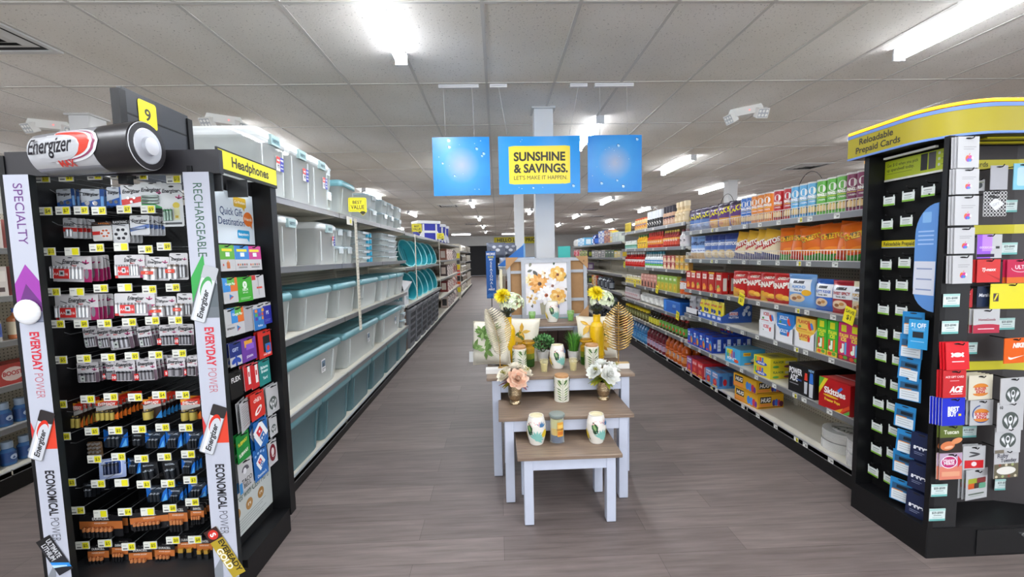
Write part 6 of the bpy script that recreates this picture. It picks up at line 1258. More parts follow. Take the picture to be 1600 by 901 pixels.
for j in range(2): rput('pop2%d' % j, mk_box('freezer_pop_carton', .19, .235, .082, '#d9c62a', [('r', .06, .3, .16, .9, '#5ab04a'), ('r', .2, .35, .3, .92, '#e0862a'), ('r', .34, .3, .44, .9, '#d83a4a'), ('r', .48, .3, .58, .9, '#4a6ac8'), ('e', .45, .3, .35, .2, '#2f56b8'), ('t', 'POP-ICE', .45, .22, .18, '#f2f4f8', .6)], [('t', 'FLA-VOR', .3, .55, .22, '#3a6a3a', .4), ('r', .55, .5, .95, .75, '#c9c4a0'), ('e', .2, .2, .12, .12, '#5aa04a'), ('e', .7, .22, .2, .14, '#7a3a4a')], [('r', .1, .1, .9, .9, '#a39a3a'), ('r', .3, .3, .7, .6, '#5f5a3a')]), 3.345, .463 + .083 * j, 'yellow freezer pop carton on the fifth shelf, %s of two' % ('lower' if j == 0 else 'upper'), 'carton', 'yellow freezer pop cartons', yaw=.1)
def pw(): 
    o = mk_box('drink_carton', .235, .33, .21, '#141416', [('t', 'POWER', .28, .66, .2, '#e6e6e8', .5), ('t', 'ADE', .22, .42, .2, '#e6e6e8', .3), ('r', .32, .46, .52, .52, '#2a4a8a'), ('r', .06, .3, .4, .33, '#8a8a8e'), ('p', [(.62, .55), (.74, .55), (.72, .8), (.64, .8)], '#d8402e'), ('p', [(.8, .5), (.95, .5), (.93, .85), (.82, .85)], '#3a78d0'), ('p', [(.63, .1), (.73, .1), (.74, .5), (.62, .5)], '#c8ccd2'), ('p', [(.81, .04), (.94, .04), (.95, .49), (.8, .49)], '#c8ccd2'), ('t', 'NEW', .87, .88, .08, '#9ac4e8', .2)], [('t', 'POWERADE', .5, .5, .1, '#c8c8cc', .6)], [('r', .08 + .0, .1 + .12 * 0, .92, .13, '#55555a')] + [('r', .08, .12 + .1 * k, .92, .15 + .1 * k, '#4c4c52') for k in range(8)])(); return o
rput('pwr', pw, 2.88, .463, 'black sports drink freezer bar carton on the fifth shelf', 'carton', 'black drink cartons', yaw=.08, x=PF - .012)
o = rput('pwb', mk_box('drink_carton', .34, .06, .30, '#121214', [('t', 'POWERADE', .45, .74, .12, '#7a7f6a', .7), ('t', 'POWERADE', .45, .42, .12, '#7a7f6a', .7), ('e', .38, .64, .1, .12, '#c9d4a8'), ('e', .38, .64, .08, .095, '#2a3a22'), ('t', '4', .38, .59, .1, '#d8e8b0', .2)]), 2.56, .463, 'black upright drink carton with a round green badge behind the candy pop box', 'carton', 'black drink cartons', x=PF + .38)
rput('skt', mk_box('freezer_pop_carton', .235, .27, .195, '#b3191d', [('p', [(0, .62), (.18, 1), (0, 1)], '#5aa83a'), ('p', [(0, .4), (.3, 1), (.18, 1), (0, .62)], '#e0c82a'), ('t', 'Skittles', .52, .52, .2, '#f2eeea', .78), ('p', [(.66, .66), (.78, .82), (.72, .86), (.6, .72)], '#3a78d0'), ('e', .4, .44, .25, .04, '#e0b02a'), ('t', 'Freezer Pops', .45, .26, .09, '#f0c83a', .5), ('p', [(.6, 0), (.98, .36), (1, .26), (.72, 0)], '#e0502a'), ('p', [(.78, 0), (1, .2), (1, .08), (.88, 0)], '#5ab04a'), ('p', [(.5, 0), (.8, .2), (.7, 0)], '#e0a82a')], [('r', .1, .1, .9, .9, '#a0161a'), ('t', 'Skittles', .5, .5, .16, '#f2eeea', .7)], [('r', 0, .4, 1, .46, '#d8b8b8'), ('r', .05, .1, .95, .35, '#c84a4a')]), 2.57, .463, 'red rainbow candy freezer pop carton on the fifth shelf beside the kiosk', 'carton', x=PF - .025, yaw=.05)
# ---- bottom shelf
KO = [(5.02, '#7a5aa0'), (4.82, '#c83a4a'), (4.64, '#c8242e'), (4.50, '#c8242e'), (4.30, '#4a86c0'), (4.16, '#4a86c0')]
KO = [(4.66, '#8a4a90', 'purple and red'), (4.53, '#c0232c', 'red'), (4.40, '#c0232c', 'red'), (4.22, '#4d86bc', 'blue and red'), (4.09, '#4d86bc', 'blue and red')]
for k, (y, c, cn) in enumerate(KO):
    for j in range(3):
        rput('ko%s' % cn[:3], mk_box('juice_carton', .12, .10, .17 if c[1] != '4' else .155, c, [('r', .1, .66, .9, .92, '#d8d0e0' if c[1] != 'c' else '#e05a5e'), ('t', 'KOOL-AID', .5, .72, .13, '#23388a' if c[1] != 'c' else '#f0e0e0', .72), ('e', .5, .34, .3, .24, '#c8202a'), ('e', .5, .38, .2, .13, '#e05a4a'), ('r', .1, .08, .9, .14, '#e8c83a')], [('r', .12, .15, .45, .8, '#d8a0a8' if c[1] == 'c' else '#2a4a86'), ('e', .7, .4, .2, .22, '#c0232c')], [('r', .1, .1, .9, .9, '#a83a44' if c[1] != '4' else '#6a6a86')]), y, .136, '%s juice pouch carton, stack %s from the orange bottles, %s' % (cn, ORD[k], ['front', 'second deep', 'third deep'][j]), 'juice carton', 'juice pouch cartons', x=PF + j * .102)
for k, (y, z, dx, lb) in enumerate(((3.61, .136, .03, 'lower'), (3.615, .261, .02, 'upper'))):
    rput('hug%d' % k, mk_box('barrel_drink_carton', .29, .25, .122, '#dca61e', [('r', 0, 0, 1, .1, '#c8861a'), ('r', .06, .42, .42, .88, '#1d1a22'), ('t', 'HUG', .24, .52, .26, '#f2efe8', .3, 0, .2), ('r', .0, .1, .45, .38, '#e08a3a'), ('e', .62, .4, .07, .3, '#3a7fd0'), ('e', .74, .38, .07, .3, '#4a8ad8'), ('e', .85, .36, .07, .28, '#c8304a'), ('e', .93, .3, .05, .22, '#6a3a90')], [('r', .1, .4, .52, .85, '#1d1a22'), ('t', 'HUG', .3, .48, .28, '#f2efe8', .36, 0, .2), ('r', .02, .06, .98, .12, '#7a4a1a'), ('r', .05, .16, .5, .36, '#e08a3a'), ('e', .62, .38, .06, .24, '#4a2a80'), ('e', .72, .4, .07, .26, '#3a6ac8'), ('e', .82, .36, .06, .24, '#b83a5a'), ('e', .91, .3, .08, .2, '#5a1f3a')], [('r', .1, .1, .5, .5, '#6a6a50'), ('r', .55, .5, .95, .9, '#b88a1a')]), y, z, 'yellow and orange barrel drink carton on the bottom shelf, %s of two' % lb, 'carton', 'barrel drink cartons', x=PF + dx, yaw=.12)
# paper plates wrapped in film
def mk_plates(r, h):
    def fn():
        o = empty('paper_plate_pack'); m = MB(); n = 10; prof = []
        for k in range(n): prof += [(r * (.985 + .015 * (k % 2)), h * k / n), (r, h * (k + .55) / n)]
        m.lathe([(.0001, 0)] + prof + [(r, h), (r * .97, h + .004), (r * .72, h - .006), (.0001, h - .006)], M('#cfcdc8', .5, noise=.06, scale=30), n=28); m.build('plate_stack', o)
        l = MB(); fr = plane((0, 0, h - .0055), (0, -1, 0), (1, 0, 0)); l.ring(fr, 0, 0, r * .72, r * .72, .012, M('#8f9290', .4), 24); l.ell(fr, 0, 0, r * .55, r * .55, M('#e3e4e2', .35), 20); l.text(fr, 'PLATES', 0, -.012, .03, '#3f4a44', 'c', .03); [l.ell(fr, r * .6 * math.cos(k), r * .6 * math.sin(k), .014, .006, M('#6a726c', .4), 8, rot=k) for k in range(6)]; l.build('paper_label', o)
        f = MB(); f.lathe([(r * 1.01, .0), (r * 1.015, h * .5), (r * 1.005, h + .006), (r * .6, h + .007)], clear('#f2f2f2', .08, .15), n=28); f.build('film_wrap', o)
        return o
    return fn
for k, (x, y, z, h, lb) in enumerate(((2.34, 2.72, .136, .055, 'lower pack of the nearer-to-the-cartons paper plate stack'), (2.345, 2.72, .200, .06, 'top pack of the paper plate stack nearer the cartons'), (2.30, 2.46, .136, .075, 'lower pack of the paper plate stack beside the kiosk'), (2.305, 2.465, .220, .075, 'top pack of the paper plate stack beside the kiosk'))): put('plates%d' % int(h * 1000), mk_plates(.128, h), (x, y, z), .3 * k, lb, 'paper plates', 'paper plate packs')
# yellow sale flags on shelf edges
def sale_flag():
    m = MB(); m.box(-.001, .001, -.04, .04, 0, .10, M('#efe020', .4)); fr = plane((-.001, .04, 0), (0, -1, 0), (0, 0, 1)); m.text(fr, 'SAVE', .04, .065, .02, '#3a3820', 'c', .02); m.text(fr, '$1', .04, .025, .028, '#3a3820', 'c', .02); return m.build('sale_flag')
for k, (y, z) in enumerate(((3.60, 1.03), (2.47, 1.045), (4.90, .70), (5.55, .96), (6.45, .98), (7.0, 1.26))): put('sf', sale_flag, (RX - .006, y, z), .0, ['yellow sale flag below the baked cracker bags', 'yellow sale flag by the pale snack bag next to the kiosk', 'yellow sale flag under the orange striped jars', 'yellow sale flag under the green boxes', 'yellow sale flag beside the chocolate boxes', 'yellow sale flag at the far end of the sauces'][k], 'sale flag', 'yellow sale flags', rot=(.25, 0, 0))
# wire hoop hangers standing on top of the snack run
def hoop():
    o = empty('wire_hoop'); m = MB(); m.tube([(0, .19 * math.cos(PI * k / 16) * -1, .30 * math.sin(PI * k / 16) + .10) for k in range(17)], .0032, M('#2b2b2c', .4, .6), 5); m.tube([(0, -.19, .10), (0, -.19, 0)], .0032, M('#2b2b2c', .4, .6), 5); m.tube([(0, .19, .10), (0, .19, 0)], .0032, M('#2b2b2c', .4, .6), 5); m.build('hoop_arch', o)
    b = MB(); b.box(-.06, .06, -.21, .21, -.004, .0, M('#3a3d3a', .5)); b.build('hoop_foot', o); return o
for k, (x, y, z, s) in enumerate(((2.75, 3.62, 1.80, 1.3), (2.75, 4.85, 1.80, 1.25), (2.75, 6.5, 1.88, 1.2))):
    pass
# ================================================================== second and third grocery runs on the right
def jar_prof(r, h, neck=.6, sh=.75): return [(r * .94, 0), (r, .006), (r, h * sh), (r * neck, h * (sh + .12)), (r * neck, h * .92)]
def row(key, bld, y0, y1, n, z, label, cat, grp, deep=1, dd=.09, x=PF, rbase=0.0, yaw=0.0):
    for k in range(n):
        y = y1 - (y1 - y0) * (k + .5) / n
        for j in range(deep):
            rput(key, bld, y, z, label % (ORD[k] + (', front' if deep > 1 and j == 0 else (', behind' if j else ''))), cat, grp, x=x + rbase + j * dd, yaw=yaw)
S2 = (.146, .486, .746, 1.006, 1.286, 1.561, 1.836)
# top shelf
row('mayo', mk_bottle('dressing_jar', jar_prof(.05, .17, .8, .8), '#d8c08a', (.03, .11, '#e0a84a', 'RANCH', '#3a5aa0', ('e', 0, .3, .6, .2, '#c83a2a')), (.155, .18, .042, '#c8562a')), 6.10, 6.62, 5, S2[6], 'tan dressing jar on the top sauce shelf, %s after the yellow square card', 'jar', 'dressing jars', rbase=.05)
t = MB(); t.box(-.01, .0, -.14, .14, 0, .15, M('#e8d02a', .4)); fr = plane((-.01, .14, 0), (0, -1, 0), (0, 0, 1)); [t.tube([(-.011, -.11 + .05 * k, .02), (-.011, -.09 + .05 * k, .13)], .004, M('#b8962a', .4), 4) for k in range(5)]; tag(t.build('yellow_card', loc=(PF, 6.90, S2[6])), 'yellow square card at the far end of the top sauce shelf', 'card')
row('whcap', mk_bottle('spice_bottle', jar_prof(.035, .21, .85, .55), '#1d1a1a', (.02, .10, '#1d1a1a', '', '#ffffff', ('e', 0, .5, .75, .3, '#e8e4e0'), ('e', 0, .5, .3, .15, '#1d1a1a')), (.125, .23, .033, '#d4d6da')), 5.52, 6.06, 6, S2[6], 'dark bottle with a tall white cap on the top sauce shelf, %s', 'bottle', 'white capped bottles', rbase=.035)
row('dkcap', mk_bottle('syrup_bottle', jar_prof(.038, .22, .8, .6), '#c09a80', (.02, .11, '#c8a890', '', '#7a2a2a', ('e', 0, .6, .7, .2, '#8a2a30'), ('b', .75, 1.0, '#2a2030')), (.14, .24, .031, '#2c2630')), 5.14, 5.48, 4, S2[6], 'brown syrup bottle with a dark cap on the top sauce shelf, %s', 'bottle', 'syrup bottles', rbase=.038)
row('cream', mk_bottle('creamer_bottle', jar_prof(.05, .22, .6, .6), '#d6bd92', (.03, .12, '#e0cca6', '', '#8a6a4a', ('e', 0, .6, .5, .2, '#b89a6a')), (.19, .25, .035, '#e0cda8')), 4.80, 5.12, 3, S2[6], 'cream coloured bottle on the top sauce shelf, %s from the farthest', 'bottle', 'cream bottles', rbase=.05)
# second shelf
row('grn', mk_bottle('small_sauce_bottle', jar_prof(.028, .13, .6, .6), '#e3e6dc', (.015, .07, '#7fb0a8', '', '#26463a', ('b', .6, .9, '#4a8a5a')), (.11, .135, .015, '#e8e8e4')), 6.55, 7.12, 7, S2[5], 'small green and white bottle on the second sauce shelf, %s', 'bottle', 'small green bottles', rbase=.03)
row('must', mk_bottle('mustard_bottle', jar_prof(.038, .19, .5, .7), '#d9a62a', (.03, .11, '#e0c03a', 'MUSTARD', '#7a2a1a', ('e', 0, .25, .5, .15, '#c8402a')), (.165, .20, .016, '#4a8a3a')), 6.10, 6.50, 4, S2[5], 'yellow mustard bottle on the second sauce shelf, %s', 'bottle', 'mustard bottles', rbase=.04)
row('hot', mk_bottle('hot_sauce_bottle', jar_prof(.034, .20, .45, .66), '#b8341c', (.03, .11, '#d88a2a', 'HOT', '#f0e8d8', ('b', .0, .25, '#a8241a')), (.175, .215, .014, '#c8281c')), 5.50, 6.04, 7, S2[5], 'orange hot sauce bottle on the second sauce shelf, %s', 'bottle', 'hot sauce bottles', rbase=.035)
row('ket', mk_bottle('barbecue_bottle', jar_prof(.036, .20, .5, .66), '#8a1f18', (.03, .12, '#c8442a', 'BBQ', '#f4e8d8', ('b', .7, .95, '#e0a83a')), (.175, .21, .016, '#e0c04a')), 5.02, 5.46, 6, S2[5], 'red barbecue sauce bottle on the second sauce shelf, %s', 'bottle', 'barbecue bottles', rbase=.037)
row('whs', mk_bottle('white_sauce_bottle', jar_prof(.042, .19, .5, .66), '#dcd8d6', (.03, .11, '#d8d0d0', '', '#3a3a3a', ('e', 0, .5, .5, .2, '#3a2a2a')), (.165, .20, .02, '#7a2a2a')), 4.78, 4.98, 2, S2[5], 'white sauce bottle next to the tortilla chips, %s from the farthest', 'bottle', 'white sauce bottles', rbase=.045)
# third shelf
row('kred', mk_bottle('ketchup_bottle', jar_prof(.042, .215, .4, .62), '#b01f1a', (.03, .11, '#c8302a', 'KETCHUP', '#f4e8e0', ('b', .8, 1.0, '#e8e0d8')), (.19, .23, .02, '#e6e2de')), 6.22, 7.12, 8, S2[4], 'red ketchup bottle on the third sauce shelf, %s', 'bottle', 'ketchup bottles', rbase=.045)
row('rnch', mk_bottle('ranch_bottle', jar_prof(.036, .215, .45, .62), '#e2e4e0', (.03, .11, '#4a8ac0', 'RANCH', '#f0f4f8', ('b', 0, .35, '#6ab04a')), (.19, .225, .018, '#2f7a8a')), 5.46, 6.16, 8, S2[4], 'white and blue dressing bottle on the third sauce shelf, %s', 'bottle', 'ranch bottles', rbase=.04)
for k in range(6):
    for j in range(2):
        if k > 3 and False: continue
        rput('msh%d' % (k > 2), mk_box('side_dish_box', .115, .05, .085, '#a83a34' if k < 3 else '#a8803a', [('r', .0, .0, 1, .3, '#d8b09a' if k < 3 else '#c8b86a'), ('e', .5, .4, .34, .3, '#e0c8a0' if k < 3 else '#d8a02a'), ('t', 'STOVE', .5, .74, .16, '#f0e0d0', .7)]), 5.38 - .125 * k, S2[4] + .086 * j, '%s side dish box on the third sauce shelf, %s, %s' % ('red' if k < 3 else 'tan', ORD[k], 'lower' if j == 0 else 'upper'), 'box', 'side dish boxes')
# fourth shelf
row('jug', mk_bottle('condiment_jug', jar_prof(.05, .14, .5, .6), '#d9cfa6', (.02, .08, '#d8c04a', '', '#2a3a6a', ('e', 0, .5, .5, .25, '#2f4fa0')), (.115, .14, .03, '#e2dcd0')), 6.30, 7.12, 7, S2[3], 'pale condiment jug on the fourth sauce shelf, %s', 'jug', 'condiment jugs', rbase=.05)
for k in range(5): rput('choc', mk_box('cocoa_box', .11, .06, .185, '#c88a78', [('r', 0, .55, 1, .95, '#d8a898'), ('t', 'COCOA', .5, .68, .13, '#a02a2a', .8), ('e', .5, .25, .26, .22, '#4a2a22'), ('r', .05, .02, .95, .08, '#7a3a2a')]), 6.22 - .125 * k, S2[3], 'pink and brown cocoa box on the fourth sauce shelf, %s from the jugs' % ORD[k], 'box', 'cocoa boxes')
for k in range(5): rput('corn', mk_box('muffin_mix_box', .12, .06, .195, '#b8b84a', [('r', 0, .55, 1, 1, '#8ab04a'), ('t', 'MIX', .5, .72, .14, '#f0f0d8', .6), ('e', .5, .28, .36, .24, '#c8a82a'), ('e', .4, .28, .12, .1, '#e0c84a')]), 5.58 - .128 * k, S2[3], 'green and yellow mix box on the fourth sauce shelf, %s from the cocoa' % ORD[k], 'box', 'mix boxes')
row('syr', mk_bottle('salsa_jar', jar_prof(.045, .16, .85, .85), '#c85a2a', (.055, .135, '#e0dcd8', '', '#3a3a3a', ('e', 0, .8, .2, .1, '#b83a3a')), (.15, .18, .04, '#5f6468')), 4.76, 4.98, 2, S2[3], 'orange jar with a white label by the cheese crackers, %s from the farthest', 'jar', 'orange jars', rbase=.05)
# fifth shelf
row('can', mk_bottle('foil_canister', [(.036, 0), (.036, .16), (.034, .165)], '#bdb6b6', (.02, .12, '#cfc6c6', '', '#a83a3a', ('e', 0, .7, .5, .2, '#b84a4a'), ('b', 0, .2, '#8a6a6a')), (.165, .19, .035, '#d6d0d0')), 6.45, 7.12, 8, S2[2], 'pale canister on the fifth sauce shelf, %s', 'canister', 'pale canisters', rbase=.04)
for k in range(5): rput('mar%d' % (k % 2), mk_bag('marshmallow_bag', .20, .15, .12, '#d6d4d0', [('e', .3, .4, .16, .16, '#e9e7e2'), ('e', .6, .5, .18, .18, '#e2e0da'), ('e', .5, .25, .2, .14, '#c9c6c0'), ('e', .75, .3, .12, .14, '#efeee9')], None, seed=80 + k), 6.32 - .19 * k, S2[2], 'white bagged item on the fifth sauce shelf, %s past the canisters' % ORD[k], 'bag', 'white bags', x=PF + .02)
rput('bluep', mk_box('sponge_pack', .50, .24, .15, '#1f5fb4', [('e', .1, .5, .08, .42, '#3a86d8'), ('r', .55, .3, .75, .7, '#2a50a0'), ('t', 'SCRUB', .65, .5, .2, '#9ac0e8', .18), ('r', 0, .9, 1, 1, '#3a7ac8')], [('r', .1, .1, .9, .9, '#1a4a90')]), 5.16, S2[2], 'large blue pack on the fifth sauce shelf next to the silver snack bags', 'pack')
# sixth shelf
row('ycap', mk_bottle('pickle_jar', jar_prof(.045, .15, .85, .82), '#4a3f22', (.03, .11, '#6a6a3a', '', '#e8e0c0', ('e', 0, .5, .6, .25, '#c8c08a')), (.13, .165, .042, '#e0c41e')), 6.02, 7.12, 9, S2[1], 'jar with a yellow lid on the low sauce shelf, %s', 'jar', 'yellow lidded jars', rbase=.05)
row('ylab', mk_bottle('juice_bottle', jar_prof(.045, .18, .5, .66), '#2a2416', (.02, .10, '#c8c03a', '', '#4a3a1a', ('e', 0, .5, .5, .25, '#e0d84a')), (.155, .185, .022, '#2a2622')), 5.62, 6.0, 4, S2[1], 'dark bottle with a yellow label on the low sauce shelf, %s', 'bottle', 'yellow label bottles', rbase=.05)
row('glab', mk_bottle('apple_juice_bottle', jar_prof(.045, .20, .5, .64), '#3a1f16', (.02, .115, '#5f9a3a', '', '#e8e8d8', ('e', -.3, .62, .4, .22, '#e0e4d8'), ('e', .3, .4, .35, .2, '#c8522a'), ('b', 0, .12, '#3a6a2a')), (.17, .21, .022, '#b02a22')), 4.78, 5.60, 8, S2[1], 'juice bottle with a green label and red cap, %s from the farthest', 'bottle', 'green label juice bottles', rbase=.05)
# bottom shelf: big bottles
BIG = [(.052, 0), (.055, .01), (.055, .125), (.048, .14), (.053, .165), (.045, .205), (.02, .245), (.018, .265)]
row('bwat', mk_bottle('water_bottle', BIG, '#3a76a8', (.04, .13, '#5a9ac8', '', '#e8f0f8', ('e', 0, .5, .5, .25, '#2a5a90')), (.26, .282, .021, '#1f3f6a')), 6.10, 7.02, 8, S2[0], 'blue bottle on the bottom drink shelf, %s from the far end', 'bottle', 'blue drink bottles', deep=2, dd=.12, rbase=.06)
row('pink', mk_bottle('punch_bottle', BIG, '#6a1f2a', (.04, .13, '#c9a0b4', '', '#7a2a4a', ('e', 0, .5, .55, .3, '#8aa0c0')), (.26, .282, .021, '#5a1a22')), 5.42, 6.08, 6, S2[0], 'dark red bottle with a pale label on the bottom drink shelf, %s', 'bottle', 'red drink bottles', deep=2, dd=.12, rbase=.06)
row('oran', mk_bottle('orange_drink_bottle', BIG, '#b8541a', (.04, .13, '#d88a4a', '', '#f0e0c8', ('e', 0, .5, .55, .3, '#7a9ac0'), ('e', 0, .5, .3, .16, '#e0b07a')), (.26, .282, .021, '#d06a1a')), 4.80, 5.40, 5, S2[0], 'orange drink bottle on the bottom shelf, %s towards the juice cartons', 'bottle', 'orange drink bottles', deep=2, dd=.12, rbase=.06)
o = rput('redend', mk_box('red_carton', .14, .2, .30, '#8a1a1e', [('r', .1, .2, .9, .8, '#a0262a')]), 7.10, S2[0], 'dark red carton at the far end of the bottom drink shelf', 'carton')
# third grocery run: simple boxed and bottled goods, each its own thing
S3 = (.131, .451, .801, 1.121, 1.421, 1.701)
def simple_row(prefix, y0, y1, z, spec, side='R', x=PF):
    """spec: list of (n, kind, w, h, depth, colours, noun, adjective)"""
    y = y1; 
    for (n, kind, w, h, d, cols, noun, adj) in spec:
        for k in range(n):
            c = cols[k % len(cols)]; y -= w * .5
            if y < y0: return
            if kind == 'box': b = mk_box(noun.replace(' ', '_'), w * .94, d, h, c, [('r', .12, .5, .88, .85, cols[(k + 1) % len(cols)]), ('r', .2, .62, .7, .74, '#d8d4cc'), ('e', .5, .26, .25, .16, cols[(k + 1) % len(cols)])], [('r', .2, .2, .8, .8, cols[(k + 1) % len(cols)])]); rb = 0
            elif kind == 'bag': b = mk_bag(noun.replace(' ', '_'), w * .95, h, w * .4, c, [('e', .5, .5, .3, .2, cols[(k + 1) % len(cols)])], None, seed=k % 3); rb = .01
            else: b = mk_bottle(noun.replace(' ', '_'), jar_prof(w * .45, h, .5, .7), c, (h * .15, h * .6, cols[(k + 1) % len(cols)], '', '#ffffff'), (h * .9, h, w * .2, cols[-1]), n=12); rb = w * .45
            lb = '%s %s, %s on the %s' % (adj, noun, ORD[k], prefix)
            if side == 'R': rput('sr_%s_%s_%.2f_%.2f' % (noun, c, w, h), b, y, z, lb, noun.split()[-1], adj + ' ' + noun + ' row', x=x + rb)
            else: put('sr_%s_%s_%.2f_%.2f' % (noun, c, w, h), b, (x - rb, y, z), LA, lb, noun.split()[-1], adj + ' ' + noun + ' row')
            y -= w * .5
simple_row('top shelf beyond the sauces', 7.2, 8.95, S3[5], [(3, 'box', .16, .26, .12, ['#3a6ac0', '#d8dce4'], 'paper towel pack', 'blue'), (3, 'box', .15, .25, .12, ['#c8783a', '#7a2a3a'], 'tissue box', 'rust and plum'), (1, 'box', .14, .22, .12, ['#e0c83a', '#d8d8d8'], 'soap box', 'yellow'), (2, 'box', .20, .18, .12, ['#c9d0c8', '#b8c4bc'], 'wipes box', 'pale green')])
simple_row('top shelf just past the sauces', 7.2, 7.95, S3[5] + .001, [], 'R')
simple_row('long top shelf end beyond the sauces', 9.0, 9.60, S3[5], [(3, 'bottle', .12, .22, .1, ['#3a6ac8', '#d8e0f0', '#2a3a7a'], 'cleaner bottle', 'blue')])
simple_row('second shelf beyond the sauces', 7.2, 9.6, S3[4], [(4, 'box', .30, .15, .2, ['#5f6168', '#b0a8a0'], 'foil carton', 'grey'), (3, 'box', .22, .14, .2, ['#4a6a3a', '#3a3f48'], 'bag carton', 'green'), (2, 'box', .2, .12, .2, ['#e0c040', '#b8b0a8'], 'wrap carton', 'yellow')])
simple_row('fourth shelf beyond the sauces', 7.2, 9.6, S3[2], [(4, 'box', .12, .22, .14, ['#b83a2a', '#e0c02a', '#d8d4cc'], 'coffee box', 'red and yellow'), (10, 'bottle', .11, .22, .1, ['#3a3d44', '#8f949a', '#55585f'], 'black bottle', 'dark')])
simple_row('fifth shelf beyond the sauces', 7.2, 9.6, S3[1], [(14, 'bottle', .13, .24, .1, ['#2a2d36', '#7a7f86', '#3a4a3a'], 'drink bottle', 'dark')])
simple_row('bottom shelf beyond the sauces', 7.2, 9.6, S3[0], [(12, 'bottle', .16, .26, .1, ['#23262c', '#4a4f58'], 'soda bottle', 'black')])
simple_row('far top shelf of the grocery run', 9.63, 12.0, S3[5], [(3, 'bag', .26, .2, .1, ['#d8dad8', '#e6e2dc'], 'cotton bag', 'white'), (3, 'box', .28, .20, .2, ['#5aa6d0', '#d8e4ec'], 'bandage box', 'light blue')])
for i, zz in enumerate(S3[1:5]): simple_row('far %s shelf of the grocery run' % ['fifth', 'fourth', 'third', 'second'][i], 9.63, 12.0, zz, [(4, 'bag', .24, .2, .1, [['#4a4a50', '#8a3a44'], ['#3a3d44', '#6a6f78'], ['#2e3138', '#a88a3a'], ['#b83a4a', '#d8a0a8']][i], 'wrapped pack', ['grey', 'charcoal', 'dark', 'pink'][i]), (5, 'box', .2, .16, .15, [['#5f6168', '#b0a8a0'], ['#3a3f48', '#8aa03a'], ['#6a4a7a', '#b8b0b8'], ['#2f3238', '#a8b048']][i], 'carton', ['pale', 'olive', 'violet', 'black'][i])])
# ------------------------------------------------------------------ goods on the far shelves of the tote run
for i, zz in enumerate((.116, .551, .981, 1.421)):
    simple_row('%s shelf past the laundry baskets' % ['bottom', 'third', 'second', 'upper'][i], 9.9, 14.6, zz, [(5, 'bag', .30, .30, .1, [['#2a2a2e', '#b08a80', '#d6cfc8'], ['#c8502a', '#3a2a2a', '#d8d0c8'], ['#2a2426', '#c07a70'], ['#b8a8a8', '#2e2a2e']][i], 'hanging pack', ['black and tan', 'orange and black', 'dark', 'grey'][i]), (6, 'box', .26, .30, .2, [['#3a3638', '#c8b8b0'], ['#d8cfc4', '#7a2a2a'], ['#d8c8c0', '#4a3a3a'], ['#cfc4bc', '#8a5a4a']][i], 'boxed kit', ['black', 'cream', 'beige', 'tan'][i])], 'L', x=LX - .065)
# a shelf-end display facing the aisle, then a farther shelving run with small goods
for i in range(5): gondola(1, 15.5 + i * 1.24, 16.74 + i * 1.24 - .002, -1.28, -1.84, .115, [(.5, .5), (.9, .5), (1.3, .5), (1.7, .5)], 'pale far shelving unit, %s past the gap in the tote run' % ORD[i], ends=(1, 1), top=1.9)
for i, zz in enumerate((.116, .501, .901, 1.301, 1.701)):
    simple_row('%s of the far pale shelving' % ['bottom shelf', 'fourth shelf', 'third shelf', 'second shelf', 'top shelf'][i], 15.5, 21.6, zz, [(9, 'box', .28, .26, .2, [['#a89c88', '#c8bfae'], ['#7a7266', '#c9c0b0'], ['#b0a894', '#5a5248'], ['#8f8676', '#d0c8b8'], ['#c0b8a8', '#6a6258']][i], 'pale carton', ['taupe', 'brown', 'stone', 'sand', 'ivory'][i]), (8, 'bag', .28, .26, .2, [['#3a3a3c', '#d8d0c0'], ['#8a7a6a', '#3a3632'], ['#4a4642', '#c0b8a8'], ['#a0988a', '#2e2c2a'], ['#6a655c', '#d8d2c6']][i], 'bagged pack', ['black', 'drab', 'umber', 'dun', 'grey'][i])], 'L', x=-1.365)
t = empty('end_display', (-1.45, 15.05, 0)); tag(t, 'white end panel with a column of yellow and orange packs past the laundry baskets', 'store display')
m = MB(); m.box(-.4, .14, -.03, .03, 0, 1.95, mgon); m.build('end_panel', t)
for k in range(7): m = MB(); m.box(.02, .13, -.05, -.031, .25 + .2 * k, .42 + .2 * k, M(['#e0d030', '#d8602a', '#2a2a2c', '#d83a2a', '#e0c81e', '#4a4a4c', '#e6d83a'][k], .4)); m.build('hanging_card', t)
# ------------------------------------------------------------------ shelving across the next aisle, seen past the battery display
gondola(1, 1.6, 2.82, -3.22, -3.75, .15, [(.42, .45), (.70, .45), (1.0, .45), (1.3, .45), (1.62, .45)], 'pale shelving unit across the next aisle, behind the specialty panel', ends=(1, 1), top=1.9)
gondola(1, 2.82, 4.04, -3.22, -3.75, .15, [(.42, .45), (.70, .45), (1.0, .45), (1.3, .45), (1.62, .45)], 'second pale shelving unit across the next aisle, further from the camera', ends=(0, 1), top=1.9)
def lput(key, b, y, z, label, cat, grp, x=-3.33): return put(key, b, (x, y, z), LA, label, cat, grp)
bb = mk_bottle('blue_cap_bottle', jar_prof(.04, .15, .7, .6), clear('#4a78b0', .75, .2), (.02, .09, '#2f4f86', '', '#d8e0ee', ('e', 0, .5, .5, .25, '#b8c8e0')), (.115, .16, .029, '#8fa0b4'))
for j, zz in enumerate((.151, .421)):
    for k in range(12): lput('bcb', bb, 3.55 - .105 * k, zz, 'small blue bottle across the next aisle, %s shelf, %s from the far end' % (('bottom', 'second')[j], ORD[k]), 'bottle', 'blue bottles across the aisle', x=-3.38)
